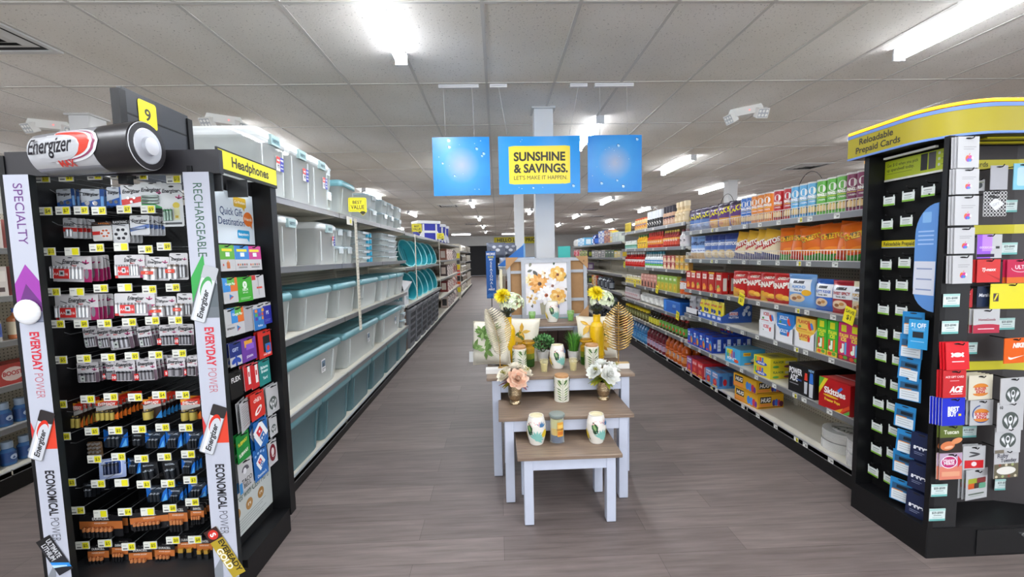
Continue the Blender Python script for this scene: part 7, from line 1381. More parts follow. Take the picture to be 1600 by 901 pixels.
for k in range(7): lput('redt', mk_box('soup_tub_pack', .17, .15, .14, '#a83a34', [('e', .5, .5, .4, .34, '#d8c0b8'), ('t', 'BOOST', .5, .44, .2, '#b02a2a', .7)]), 3.5 - .18 * k, .701, 'red and white tub pack across the next aisle, %s from the far end' % ORD[k], 'pack', 'red tub packs')
for k in range(6): lput('wht%d' % (k % 2), mk_bottle('lotion_bottle', jar_prof(.045, .2, .4, .7), ['#d8d4d0', '#c8784a'][k % 2], (.03, .12, ['#4a6ac0', '#e0d0b0'][k % 2], '', '#fff'), (.18, .21, .018, '#3a5ab0')), 3.5 - .15 * k, 1.001, 'lotion bottle across the next aisle, %s from the far end' % ORD[k], 'bottle', 'lotion bottles', x=-3.37)
for j, zz in enumerate((1.301, 1.621)):
    for k in range(6): lput('pch%d' % (k % 3), mk_box('remedy_box', .10, .08, .2, ['#b8706a', '#d8cfc8', '#7a5a8a'][k % 3], [('r', .1, .5, .9, .85, '#e8e0d8'), ('r', .2, .15, .8, .3, '#5a4a4a')]), 3.5 - .14 * k, zz, 'remedy box across the next aisle, %s shelf, %s from the far end' % (('upper', 'top')[j], ORD[k]), 'box', 'remedy boxes')
# ================================================================== nest of tables in the aisle
def f_wood(nt, b):
    tc = node(nt, 'TexCoord'); mp = node(nt, 'Mapping'); mp.inputs['Scale'].default_value = (2.2, 26, 26); nt.links.new(tc.outputs['Object'], mp.inputs[0])
    n = node(nt, 'TexNoise', Scale=2.4, Detail=5.0, Roughness=.6); nt.links.new(mp.outputs[0], n.inputs['Vector'])
    r = ramp(nt, [(.25, '#6f5d52'), (.5, '#84705f'), (.75, '#97836f')], n.outputs['Fac']); nt.links.new(r.outputs[0], b.inputs['Base Color']); b.inputs['Roughness'].default_value = .42
mwood = custom('grey_oak_veneer', f_wood); mpaint = M('#c3c8d8', .38, noise=.02, scale=20)
def table(x0, x1, y0, y1, top, leg, label, apron=.075, over=.035, tk=.022):
    o = empty('nesting_table', ((x0 + x1) / 2, (y0 + y1) / 2, 0)); tag(o, label, 'table', 'nested display tables')
    w_, d = (x1 - x0) / 2, (y1 - y0) / 2
    MB().box(-w_, w_, -d, d, top - tk, top, mwood).build('table_top', o, bevel=.003)
    lx, ly = w_ - over, d - .012
    for sx in (-1, 1):
        for sy in (-1, 1):
            m = MB(); a, b = sx * lx, sy * ly; m.box(min(a, a - sx * leg), max(a, a - sx * leg), min(b, b - sy * leg), max(b, b - sy * leg), .004, top - tk, mpaint); l = m.build('leg', o, bevel=.003)
            m = MB(); m.box(min(a, a - sx * leg) + .004, max(a, a - sx * leg) - .004, min(b, b - sy * leg) + .004, max(b, b - sy * leg) - .004, 0, .004, M('#2a2a2a')); m.build('foot_pad', l)
    for sy in (-1, 1): b = sy * (ly - .006); MB().box(-lx + leg, lx - leg, min(b, b - sy * .018), max(b, b - sy * .018), top - tk - apron, top - tk, mpaint).build('apron', o)
    for sx in (-1, 1): a = sx * (lx - .006); MB().box(min(a, a - sx * .018), max(a, a - sx * .018), -ly + leg, ly - leg, top - tk - apron, top - tk, mpaint).build('apron', o)
    return o
table(.083, .664, 2.225, 2.60, .40, .052, 'smallest grey topped white table in front, holding two floral warmers and a candle', .062)
table(-.015, .802, 2.45, 3.02, .535, .055, 'middle grey topped white table, with two metallic flower vases and a leaf canister', .07)
table(-.090, .910, 2.765, 3.24, .69, .058, 'largest grey topped white table, with yellow bottles and golden leaves', .085)
table(.160, .715, 3.30, 3.58, .955, .045, 'tall narrow table at the back of the nest, under the flower canvas', .014)
T1, T2, T3, T4 = .4005, .5355, .6905, .9555
# wax warmers: white jars painted with tropical leaves
def warmer():
    o = empty('wax_warmer'); h = .168; prof = [(.036, .0), (.040, .004), (.050, .04), (.0565, .085), (.055, .12), (.046, .155), (.043, .163), (.043, .168), (.039, .168), (.038, .158), (.0001, .150)]
    m = MB(); m.lathe([(.0001, 0)] + prof[:9], M('#e6e1d8', .22), n=28); m.lathe(prof[8:], M('#d8d0b0', .3), n=28); b_ = m.build('warmer_body', o)
    def rad(z):
        for (ra, za), (rb, zb) in zip(prof, prof[1:]):
            if za <= z <= zb and zb > za: return ra + (rb - ra) * (z - za) / (zb - za)
        return .05
    def fr(u, v, d=0.0): a = u / .055; r = rad(v) + .002 + d; return Vector((r * math.sin(a), -r * math.cos(a), v))
    p = MB(); G, DG, TQ, YL, PK, NV = M('#2f5a34', .3), M('#1f3f26', .3), M('#86c0b6', .3), M('#e0c02a', .3), M('#d8a8a4', .3), M('#3f6f9a', .3)
    def leaf(cu, cv, l, w_, a, mat): l *= 1.3; w_ *= 1.4; p.ink(fr, [(cu + l * t * math.cos(a) - w_ * s_ * math.sin(a), cv + l * t * math.sin(a) + w_ * s_ * math.cos(a)) for t, s_ in ((0, 0), (.12, .7), (.35, 1), (.65, .75), (1, 0), (.65, -.75), (.35, -1), (.12, -.7))], mat)
    for k in range(9): a = -.9 + k * .42; leaf(.022 + .0 * k, .045, .040, .0055, a + .3, TQ)
    p.ell(fr, .024, .047, .016, .016, TQ, 12)
    leaf(-.012, .085, .042, .013, 1.95, G); leaf(-.014, .088, .034, .005, 1.95, M('#8aa86a', .3)); leaf(-.004, .075, .025, .012, 2.6, DG)
    leaf(-.062, .03, .05, .010, 2.0, YL); leaf(-.05, .025, .03, .003, 2.1, DG)
    leaf(.066, .05, .04, .013, 1.4, YL); 
    for k in range(5): leaf(.05, .115, .026, .0035, .5 + .5 * k, NV)
    rr = random.Random(4)
    for k in range(16): leaf(rr.uniform(-.05, .05), rr.uniform(.118, .145), .009, .0018, rr.uniform(0, 3), PK)
    p.build('leaf_print', o); return o
for i, (x, y, z, rz, lb) in enumerate(((.205, 2.40, T1, -.45, 'floral wax warmer on the smallest table, on the tote side of the candle'), (.556, 2.39, T1, .0, 'floral wax warmer on the smallest table, on the snack side of the candle'), (.414, 2.97, T3, .1, 'floral wax warmer on the largest table between the two potted plants'), (.437, 3.40, T4, .15, 'floral wax warmer on the tall table in front of the canvas'))): put('warm', warmer, (x, y, z), rz, lb, 'wax warmer', 'floral wax warmers')
# layered candle with a lid
o = empty('layered_candle', (.328, 2.41, T1)); tag(o, 'glass candle with yellow and navy layers and a grey lid on the smallest table', 'candle')
m = MB(); m.lathe([(.0001, .006), (.038, .006, M('#1f3a66', .3)), (.038, .05, M('#e0b422', .35)), (.038, .09, M('#cfc47a', .4)), (.038, .145), (.0001, .145)], M('#1f3a66', .3), n=24); m.build('wax_layers', o)
m = MB(); m.lathe([(.036, 0), (.043, .004), (.041, .012), (.0405, .150), (.043, .155)], clear('#e6ecec', .12, .08), n=24); m.build('glass_jar', o)
m = MB(); m.lathe([(.0001, .154), (.045, .154), (.047, .160), (.047, .166), (.044, .171), (.0001, .171)], M('#7f8a86', .35, .2), n=24); m.build('candle_lid', o)
m = MB(); fr = lambda u, v, d=0.0: Vector(((.0412 + d) * math.sin(u / .041 + .35), -(.0412 + d) * math.cos(u / .041 + .35), v)); m.rect(fr, -.018, .045, .022, .13, M('#d89a3a', .4), 6); m.rect(fr, -.015, .095, .019, .115, M('#e8c060', .4), 6); m.rect(fr, -.015, .055, .019, .075, M('#c8702a', .4), 6); m.text(fr, 'CANDLE', .002, .083, .008, '#2a241c', 'c', .03); m.build('paper_label', o)
# leaf canisters with cork lids
def canister():
    o = empty('leaf_canister'); m = MB(); m.lathe([(.0001, 0), (.047, 0), (.049, .004), (.049, .158), (.045, .160), (.0001, .160)], M('#e2ded0', .3), n=26); m.build('canister_body', o)
    c = MB(); c.lathe([(.044, .160), (.046, .162), (.046, .174), (.043, .176), (.0001, .176)], M('#b98a5c', .6, noise=.08, scale=60), n=26); c.build('cork_lid', o)
    fr = lambda u, v, d=0.0: Vector(((.0505 + d) * math.sin(u / .0495), -(.0505 + d) * math.cos(u / .0495), v)); p = MB()
    for rep in range(3):
        u0 = (rep - 1) * .103
        for sx in (-1, 1):
            for k in range(9):
                v = .012 + .016 * k; mat = M(['#55792f', '#3d5f28', '#7f9a4a'][k % 3], .4); L = .046 * (1 - .3 * abs(k - 4) / 5)
                a = math.radians(28 if k < 5 else 50); p.ink(fr, [(u0 + sx * .003, v), (u0 + sx * (L * .5), v + L * .5 * math.tan(a) + .004), (u0 + sx * L, v + L * math.tan(a) * .9), (u0 + sx * (L * .55), v + L * .5 * math.tan(a) - .003)] if v + L * math.tan(a) < .157 else [(u0 + sx * .003, v - .004), (u0 + sx * .022, .150), (u0 + sx * .03, .148), (u0 + sx * .016, v)], mat)
        p.rect(fr, u0 - .0008, .005, u0 + .0008, .155, M('#6a7a3a', .4))
    p.build('palm_leaf_print', o); return o
for i, (x, y, z, rz, lb) in enumerate(((.140, 2.925, T3, .5, 'white palm leaf canister with a cork lid beside the tote side yellow bottle'), (.652, 2.93, T3, .0, 'white palm leaf canister with a cork lid beside the snack side yellow bottle'), (.406, 2.73, T2, .0, 'white palm leaf canister alone at the centre of the middle table'))): put('canis', canister, (x, y, z), rz, lb, 'canister', 'palm leaf canisters')
# small wax cups and green votives
def cup(col, wax):
    def fn():
        o = empty('votive_candle'); m = MB(); m.lathe([(.0001, .004), (.020, .004), (.023, .05), (.0001, .05)], M(wax, .45), n=18); m.build('wax', o)
        g_ = MB(); g_.lathe([(.0001, 0), (.022, .0), (.0225, .012), (.026, .055), (.030, .062), (.0275, .082), (.030, .084)], clear(col, .28, .08), n=18); g_.build('glass_cup', o); return o
    return fn
for i, (x, y, lb) in enumerate(((.308, 2.885, 'cream candle in a glass cup in front of the boxwood pot'), (.513, 2.89, 'cream candle in a glass cup in front of the grass pot'))): put('cream_cup', cup('#e8e0b8', '#d9cd98'), (x, y, T3), 0, lb, 'candle', 'cream glass cup candles')
for i, (x, y, lb) in enumerate(((.274, 3.42, 'green votive candle on the tall table, on the tote side of the warmer'), (.592, 3.43, 'green votive candle on the tall table, on the snack side of the warmer'))): put('green_cup', cup('#b4dc94', '#9fcc7c'), (x, y, T4), 0, lb, 'candle', 'green votive candles')
# yellow bottle vases with flowers
def bottle_vase():
    m = MB(); m.lathe([(.0001, 0), (.050, 0), (.053, .004), (.053, .02), (.0515, .03), (.052, .25), (.049, .275), (.036, .298), (.027, .305), (.0265, .345), (.029, .352), (.029, .36), (.022, .36), (.021, .32)], M('#e3b50e', .3), n=28)
    for z in (.02, .035, .05): m.lathe([(.0522, z), (.0532, z + .003), (.0522, z + .006)], M('#cf9f10', .3), n=28)
    return m.build('bottle_vase')
BV = [(.068, 3.09, 'tall yellow bottle vase behind the tote side golden leaf'), (.730, 3.10, 'tall yellow bottle vase behind the snack side golden leaf')]
for x, y, lb in BV: put('bv', bottle_vase, (x, y, T3), 0, lb, 'vase', 'yellow bottle vases')
def petal(m, c, dirv, up, l, w_, mat, curl=.3, n=4):
    """one cupped petal from c along dirv"""
    dirv = Vector(dirv).normalized(); side = dirv.cross(Vector(up)).normalized(); nrm = side.cross(dirv); vs = []
    for i in range(n + 1):
        t = i / n; wd = w_ * math.sin(PI * min(.97, .12 + .80 * t)) ; p = Vector(c) + dirv * l * t + nrm * (curl * l * t * t)
        vs += [p - side * wd + nrm * wd * .35, p, p + side * wd + nrm * wd * .35]
    m.add(vs, [(3 * i + j, 3 * i + j + 1, 3 * i + 4 + j, 3 * i + 3 + j) for i in range(n) for j in (0, 1)], mat, True)
def sphere_dir(rr, zmin=-.3):
    while True:
        v = Vector((rr.gauss(0, 1), rr.gauss(0, 1), rr.gauss(0, 1))).normalized()
        if v.z > zmin: return v
def tall_bouquet(seed):
    def fn():
        rr = random.Random(seed); o = empty('flower_bunch')
        st = MB(); 
        for k in range(5): a = k * 1.3; st.tube([(0, 0, -.08), (.008 * math.cos(a), .008 * math.sin(a), .01), (.03 * math.cos(a), .03 * math.sin(a), .06)], .003, M('#2f3a26', .6), 5)
        for k in range(8): a = k * .8; petal(st, (0, 0, .012), (math.cos(a), math.sin(a) * .7, .15), (0, 0, 1), .05, .014, M('#23301f', .6))
        st.build('stems', o)
        h = MB(); wm = [M('#dfe6c4', .55), M('#e9edd8', .55), M('#d2ddae', .55)]; cc = Vector((.022, -.02, .075))
        for k in range(120):
            d = sphere_dir(rr); p = cc + Vector((d.x * .062, d.y * .052, d.z * .052)); mt = rr.choice(wm); r = rr.uniform(.011, .016)
            e1 = d.orthogonal().normalized(); e2 = d.cross(e1); a0 = rr.uniform(0, 6)
            for q in range(4): a = a0 + q * PI / 2; petal(h, p, e1 * math.cos(a) + e2 * math.sin(a) + d * .35, d, r, r * .55, mt, .1, 2)
        h.build('white_bloom', o)
        y = MB(); ym = [M('#ecd60f', .5), M('#f4e22a', .5), M('#d8be0a', .5)]; yc = Vector((-.028, -.03, .118)); ax = Vector((-.2, -.62, .75)).normalized(); e1 = ax.orthogonal().normalized(); e2 = ax.cross(e1)
        for ring in range(6):
            n = 26 - ring * 3; tilt = .05 + ring * .27
            for q in range(n): a = 2 * PI * q / n + ring * .3 + rr.uniform(-.08, .08); d = (e1 * math.cos(a) + e2 * math.sin(a)) * math.cos(tilt) + ax * math.sin(tilt); petal(y, yc, d, ax, .050 - ring * .005 + rr.uniform(-.005, .004), .0055, rr.choice(ym), -.12 if ring < 2 else .1, 3)
        y.build('yellow_bloom', o); return o
    return fn
for k, (x, y, lb) in enumerate(BV): put('bq%d' % k, tall_bouquet(11 + k), (x, y, T3 + .362), [0, .5][k], 'yellow and white flowers in the %s yellow bottle vase' % ['tote side', 'snack side'][k], 'flowers', 'bouquets in yellow bottles').scale = (1.35,) * 3
# golden metal leaves on white stone bases
def leaf_curved(side):
    def fn():
        o = empty('leaf_sculpture'); gm = M('#c9a86a', .28, .85); gl = M('#e6dcc4', .32, .4)
        b = MB(); b.box(-.085, .085, -.03, .03, 0, .036, M('#e9e6e2', .35)); b.build('stone_base', o, bevel=.002)
        s = MB(); s.box(-.0, .085, -.02, .02, .0365, .041, gm); s.tube([(.015, 0, .036), (.015, 0, .14)], .004, gm, 6); s.build('stem', o)
        rb = MB()
        if side < 0:        # folded feather: two blades along a curved spine
            sp = [Vector((.015 + -.085 * (t ** 2.2), -.005, .12 + .33 * t)) for t in [i / 20 for i in range(21)]]
            rb.tube(sp, [.0042 - .003 * i / 20 for i in range(21)], gm, 6)
            for i in range(1, 24):
                t = i / 24; k = t * 20; a = sp[int(k)].lerp(sp[min(20, int(k) + 1)], k - int(k)); wL = .085 * math.sin(PI * min(1, t * .93 + .07)) ** .7 * (1 - .2 * t); wR = .085 * math.sin(PI * min(.98, t * .86 + .08)) ** .8
                rb.tube([a, a + Vector((-wL * .55, -.014, wL * .30)), a + Vector((-wL, -.004, wL * .55))], .0046, gl, 4); rb.tube([a, a + Vector((wR * .6, -.016, wR * .34)), a + Vector((wR * 1.1, .006, wR * .62))], .0046, gl, 4)
        else:
            sp = [Vector((.015, 0, .10 + .37 * t)) for t in [i / 20 for i in range(21)]]
            rb.tube(sp, .0042, gm, 6)
            for i in range(1, 19):
                t = i / 18; a = Vector((.015, 0, .11 + .33 * t)); L = .105 * math.sin(PI * min(1, .16 + .80 * t)) ** .75 * (1 if t < .75 else .9)
                for sx in (-1, 1): rb.tube([a, a + Vector((sx * L * .55, -.012, L * .22)), a + Vector((sx * L, -.008, L * .52))], .0056, gm, 5)
        rb.build('leaf_blade', o); return o
    return fn
put('leafL', leaf_curved(-1), (-.012, 2.885, T3), .0, 'cream and gold feather shaped leaf sculpture on a white base, on the tote side', 'sculpture')
put('leafR', leaf_curved(1), (.825, 2.915, T3), .0, 'golden palm leaf sculpture on a white base, on the snack side', 'sculpture')
# potted greens
def pot(m): m.lathe([(.0001, 0), (.034, 0), (.037, .004), (.047, .078), (.049, .082), (.045, .082), (.043, .07), (.0001, .068)], M('#e2e2e0', .3), n=24)
def boxwood():
    o = empty('potted_plant'); m = MB(); pot(m); m.build('plant_pot', o); rr = random.Random(3); f = MB(); gm = [M('#5d9a55', .5), M('#3f7a3f', .5), M('#7fb874', .5), M('#2f5f33', .5)]
    for k in range(420):
        d = sphere_dir(rr, -.45); r = rr.uniform(.45, 1.0) ** .5; p = Vector((d.x * .078 * r, d.y * .065 * r, .138 + d.z * .062 * r)); q = (d + Vector((rr.uniform(-.5, .5), rr.uniform(-.5, .5), rr.uniform(-.2, .6)))).normalized(); petal(f, p, q, q.orthogonal(), .020, .0075, rr.choice(gm), .1, 2)
    for k in range(14): d = sphere_dir(rr, -.2); f.tube([(0, 0, .065), (d.x * .03, d.y * .03, .10), (d.x * .06, d.y * .05, .138 + d.z * .04)], .0015, M('#4a5f35', .6), 4)
    f.build('foliage', o); return o
def grass():
    o = empty('potted_plant'); m = MB(); pot(m); m.build('plant_pot', o); rr = random.Random(5); f = MB(); gm = [M('#3f7f2a', .45), M('#5fa53a', .45), M('#2c5f20', .45), M('#7fc04e', .45)]
    for k in range(230):
        a = rr.uniform(0, 2 * PI); r0 = .034 * math.sqrt(rr.random()); sp = rr.uniform(.2, 1.0) * .075; h = rr.uniform(.09, .165); b = Vector((r0 * math.cos(a), r0 * math.sin(a), .068)); t = b + Vector((sp * math.cos(a), sp * math.sin(a) * .8, h)); mid = b.lerp(t, .55) + Vector((-sp * .2 * math.cos(a), 0, .02)); s = Vector((-math.sin(a), math.cos(a), 0)) * .0024
        f.add([b - s, b + s, mid - s, mid + s, t], [(0, 1, 3, 2), (2, 3, 4)], rr.choice(gm))
    f.build('foliage', o); return o
tag(boxwood(), 'leafy green plant in a small white pot on the largest table', 'plant').location = (.332, 3.165, T3)
tag(grass(), 'grassy green plant in a small white pot on the largest table', 'plant').location = (.566, 3.155, T3)
# amber to green glass vases
def ombre():
    m = MB(); A, B_, C_ = clear('#c79a1e', .45, .06), clear('#7d8a22', .5, .06), clear('#2f5a1e', .6, .06)
    m.lathe([(.0001, .004), (.040, .0, C_), (.044, .01), (.045, .06, B_), (.045, .10, A), (.045, .135), (.030, .150), (.030, .158), (.044, .166), (.047, .176), (.041, .183), (.044, .188)], C_, n=24)
    for k in range(12): a = k * PI / 6; m.tube([(.0455 * math.cos(a), .0455 * math.sin(a), .168), (.048 * math.cos(a), .048 * math.sin(a), .177)], .003, A, 5)
    return m.build('glass_vase')
for x, y, lb in ((.212, 3.04, 'amber and green glass vase behind the tote side canister'), (.640, 3.05, 'amber and green glass vase behind the snack side canister')): put('omb', ombre, (x, y, T3), 0, lb, 'vase', 'amber glass vases')
# mercury glass vases with peonies
def mercury():
    m = MB(); m.lathe([(.0001, 0), (.036, 0), (.038, .006), (.036, .016), (.030, .024), (.040, .040), (.046, .065), (.045, .095), (.046, .122), (.048, .126), (.044, .126), (.042, .10)], M('#b7a283', .18, .9, noise=.35, scale=160, bump=.5), n=26); return m.build('metallic_vase')
def peony(seed, main, second, dark):
    def fn():
        rr = random.Random(seed); o = empty('flower_bunch')
        def bloom(name, c, ax, R, cols, n0=9, rings=5):
            b = MB(); ax = Vector(ax).normalized(); e1 = ax.orthogonal().normalized(); e2 = ax.cross(e1)
            for ring in range(rings):
                n = max(4, n0 - ring); tilt = .12 + ring * .30
                for q in range(n): a = 2 * PI * q / n + ring * .5 + rr.uniform(-.15, .15); d = (e1 * math.cos(a) + e2 * math.sin(a)) * math.cos(tilt) + ax * math.sin(tilt); petal(b, Vector(c) + ax * ring * R * .06, d, ax, R * (1 - .12 * ring), R * .40 * (1 - .10 * ring), M(rr.choice(cols), .55), .32, 4)
            b.build(name, o); return b
        bloom('peony_bloom', (.012, -.035, .03), (.1, -.75, .6), .062, main); bloom('peony_bloom', (-.045, -.005, .045), (-.6, -.3, .7), .052, second); bloom('peony_bloom', (.045, .0, .055), (.5, -.1, .85), .052, second); bloom('peony_bloom', (.0, .03, .065), (0, .3, 1), .055, second)
        f = MB()
        for k in range(16): a = rr.uniform(0, 2 * PI); petal(f, (0, 0, .012), (math.cos(a), math.sin(a), rr.uniform(-.35, .5)), (0, 0, 1), rr.uniform(.06, .10), .014, M(rr.choice(dark), .5), -.2)
        f.tube([(0, 0, -.06), (0, 0, .03)], .006, M('#4a5f2a', .6), 6); f.build('leaves', o)
        s = MB()
        for c, ax in (((-.062, -.045, .075), (-.6, -.3, .7)), ((.066, -.02, .085), (.5, -.1, .85))):
            for k in range(14): d = sphere_dir(rr, -.2); s.tube([c, Vector(c) + d * .018], .0014, M('#8f8a2a', .5), 4)
        s.build('stamens', o); return o
    return fn
for k, (x, y, lb) in enumerate(((.095, 2.70, 'bronze mercury glass vase with pink and white flowers'), (.683, 2.725, 'bronze mercury glass vase with white flowers'))): put('merc', mercury, (x, y, T2), 0, lb, 'vase', 'mercury glass vases')
put('peoP', peony(21, ['#f0cdb4', '#f4dac6', '#ebbfa4'], ['#efe6d2', '#f3ecdc'], ['#6a7a2a', '#b0a02a', '#8a5a6a']), (.095, 2.70, T2 + .127), 0, 'pink and cream peonies in the mercury glass vase on the tote side', 'flowers').scale = (1.22,) * 3
put('peoW', peony(22, ['#f0f0ea', '#f6f6f2', '#e6e6de'], ['#eef0e8', '#f4f4f0'], ['#7a8a2a', '#b8b02a', '#a0a83a']), (.683, 2.725, T2 + .127), .2, 'white peonies in the mercury glass vase on the snack side', 'flowers').scale = (1.22,) * 3
# flower canvas: the picture stands in front of stacked canvases seen from behind
CZ0, CY, CX = .958, 3.625, .428
LEAN = .05
o = empty('stacked_canvas', (CX, CY, CZ0)); tag(o, 'large canvas turned to show its wooden stretcher and brown cardboard, behind the flower picture', 'picture'); o.rotation_euler = (-LEAN, 0, .0)
wd, hh = .345, .515
MB().box(-wd + .01, wd - .01, .012, .016, .01, hh - .01, M('#a07a52', .8, noise=.06, scale=30)).build('cardboard_back', o)
gfr = M('#a3a6ac', .55, noise=.05, scale=20)
for nme, a in (('stretcher_bar', (-wd, -wd + .028, 0, hh)), ('stretcher_bar', (wd - .028, wd, 0, hh)), ('stretcher_bar', (-wd + .03, wd - .03, 0, .028)), ('stretcher_bar', (-wd + .03, wd - .03, hh - .028, hh)), ('stretcher_bar', (-wd + .03, -0.200, .14, .165)), ('stretcher_bar', (0.200, wd - .03, .14, .165)), ('stretcher_bar', (-wd + .03, -0.200, .385, .41)), ('stretcher_bar', (0.200, wd - .03, .385, .41))): MB().box(a[0], a[1], -.006, .011, a[2], a[3], gfr).build(nme, o)
for sx in (-1, 1):
    for zz, sg in ((hh, -1), (0, 1)):
        if sx < 0 and sg > 0: continue
        m = MB(); m.prism([(sx * (wd + .01), -.012, zz - sg * .01), (sx * (wd - .10), -.012, zz - sg * .01), (sx * (wd + .01), -.012, zz + sg * .10)], (0, .032, 0), M('#a98259', .8)); m.build('corner_guard', o)
MB().tube([(wd - .028, -.014, hh - .03), (wd - .026, -.014, hh - .03)], .009, M('#5a3a2a', .5), 10).build('guard_hole', o)
o = empty('flower_canvas', (CX - .012, CY - .022, CZ0)); tag(o, 'framed picture of white and orange flowers standing on the tall table', 'picture'); o.rotation_euler = (-LEAN, 0, 0)
W_, Hh = .425, .50
fr = plane((-W_ / 2, -.006, .0), (1, 0, 0), (0, 0, 1)); MB().box(-W_ / 2 + .002, W_ / 2 - .002, -.0055, .004, .002, Hh - .002, M('#e3e0e2', .5)).build('canvas_panel', o)
for a in ((-W_ / 2, -W_ / 2 + .034, 0, Hh), (W_ / 2 - .034, W_ / 2, 0, Hh), (-W_ / 2 + .034, W_ / 2 - .034, 0, .03), (-W_ / 2 + .034, W_ / 2 - .034, Hh - .026, Hh)): MB().box(a[0], a[1], -.014, .006, a[2], a[3], M('#a9acb3', .5, noise=.06, scale=24)).build('picture_frame', o)
p = MB(); rr = random.Random(9); fr = plane((-W_ / 2, -.006, 0), (1, 0, 0), (0, 0, 1))
def fl(cu, cv, R, cols, ctr, n=9, wdt=.42, rings=2):
    for g_ in range(rings):
        for q in range(n): a = 2 * PI * q / n + g_ * .35; r = R * (1 - .38 * g_); p.ell(fr, cu + r * .55 * math.cos(a), cv + r * .55 * math.sin(a), r * .5, r * wdt * .62, M(rr.choice(cols), .6), 12, rot=a)
    p.ell(fr, cu, cv, R * .2, R * .2, M(ctr, .6), 12); p.ell(fr, cu + R * .05, cv, R * .1, R * .08, M('#3a2a26', .6), 10)
def lf(cu, cv, l, a, c='#6a6a5a'): p.ink(fr, [(cu + l * t * math.cos(a) - l * .24 * s_ * math.sin(a), cv + l * t * math.sin(a) + l * .24 * s_ * math.cos(a)) for t, s_ in ((0, 0), (.25, .8), (.55, 1), (1, 0), (.55, -1), (.25, -.8))], M(c, .6))
for c_ in range(7): p.ell(fr, rr.uniform(.08, .35), rr.uniform(.1, .42), rr.uniform(.05, .1), rr.uniform(.04, .08), M(rr.choice(['#e8e4e4', '#dcd8de', '#e6dcd8']), .6), 14)
p.ink(fr, [(.165, .03), (.26, .03), (.27, .12), (.255, .2), (.17, .2), (.155, .12)], M('#a8a48c', .6)); p.rect(fr, .036, .03, .155, .2, M('#dad9e4', .6)); p.rect(fr, .275, .03, .388, .2, M('#dddce6', .6))
for (u, v, l, a, c) in ((.05, .40, .05, .3, '#6a7068'), (.07, .44, .05, 1.2, '#8a8a78'), (.10, .41, .07, -.9, '#5a5a56'), (.06, .30, .05, .6, '#6a6656'), (.13, .22, .05, 2.6, '#77705c'), (.33, .16, .06, -.3, '#6a6a52'), (.36, .33, .05, .9, '#7a7a68'), (.29, .15, .05, -2.2, '#8a8674'), (.28, .45, .04, 1.5, '#4f5f4c'), (.08, .13, .045, -1.3, '#5a5648'), (.37, .25, .05, -.4, '#7f7a6a'), (.20, .38, .05, 1.0, '#c07a42'), (.19, .25, .04, 3.6, '#5f5a4a'), (.25, .3, .04, .2, '#6a6252')): lf(u, v, l, a, c)
fl(.075, .33, 0.055, ['#e8d8a8', '#f0e6c8', '#e0c88a'], '#c8963a', 7); fl(.075, .17, 0.061, ['#ece8e6', '#e2dcda', '#d8b878'], '#b88a4a', 8); fl(.31, .37, 0.071, ['#dba84a', '#e6c070', '#f0d8a0', '#c88e3a'], '#a05a2a', 8, .6, 3); fl(.155, .295, 0.088, ['#dd9f52', '#e6b070', '#cf8c40'], '#5a3a2a', 12, .34); fl(.265, .275, 0.067, ['#eeeaea', '#e2dede', '#d8d2d4'], '#9a6a5a', 11, .36); fl(.21, .195, 0.081, ['#f2f0ee', '#e8e6e6', '#dcd8da'], '#b05a34', 14, .3); fl(.31, .185, 0.068, ['#e0b868', '#e8cc90', '#d8a04a'], '#b8763a', 8, .6, 3); fl(.20, .385, 0.049, ['#eeeae4', '#e6d8b8'], '#d8a868', 6)
p.build('flower_print', o)
# frames leaning behind, pillows
for k, (x, c, nme) in enumerate(((.030, '#d8cfae', 'cream'), (.058, '#b9b3a2', 'grey'), (.085, '#6a3f30', 'reddish brown'))):
    t = empty('picture_frame_stack', (x, 3.72 + .06 * k, 0)); t.name = 'framed_picture'; tag(t, '%s edged tall picture stacked on its side behind the flower canvas' % nme, 'picture', None)
    MB().box(-.012, .012, -.02, .40, .0, 1.37 - .05 * k, M(c, .5)).build('frame_edge', t)
    MB().box(-.009, .0125, -.019, .39, .03, 1.33 - .05 * k, M('#c8c2b4', .6)).build('picture_face', t)
t = empty('wood_crate', (.43, 3.60, 0)); tag(t, 'dark brown wooden crate behind the legs of the tall table', 'crate')
for k in range(6): MB().box(-.26 + k * .086, -.18 + k * .086, .03, .045, .02, .84, M(['#4a3026', '#3f2820', '#553a2e'][k % 3], .6, noise=.12, scale=14)).build('crate_plank', t)
MB().box(-.27, .26, .046, .40, .01, .84, M('#3a261f', .7)).build('crate_box', t)
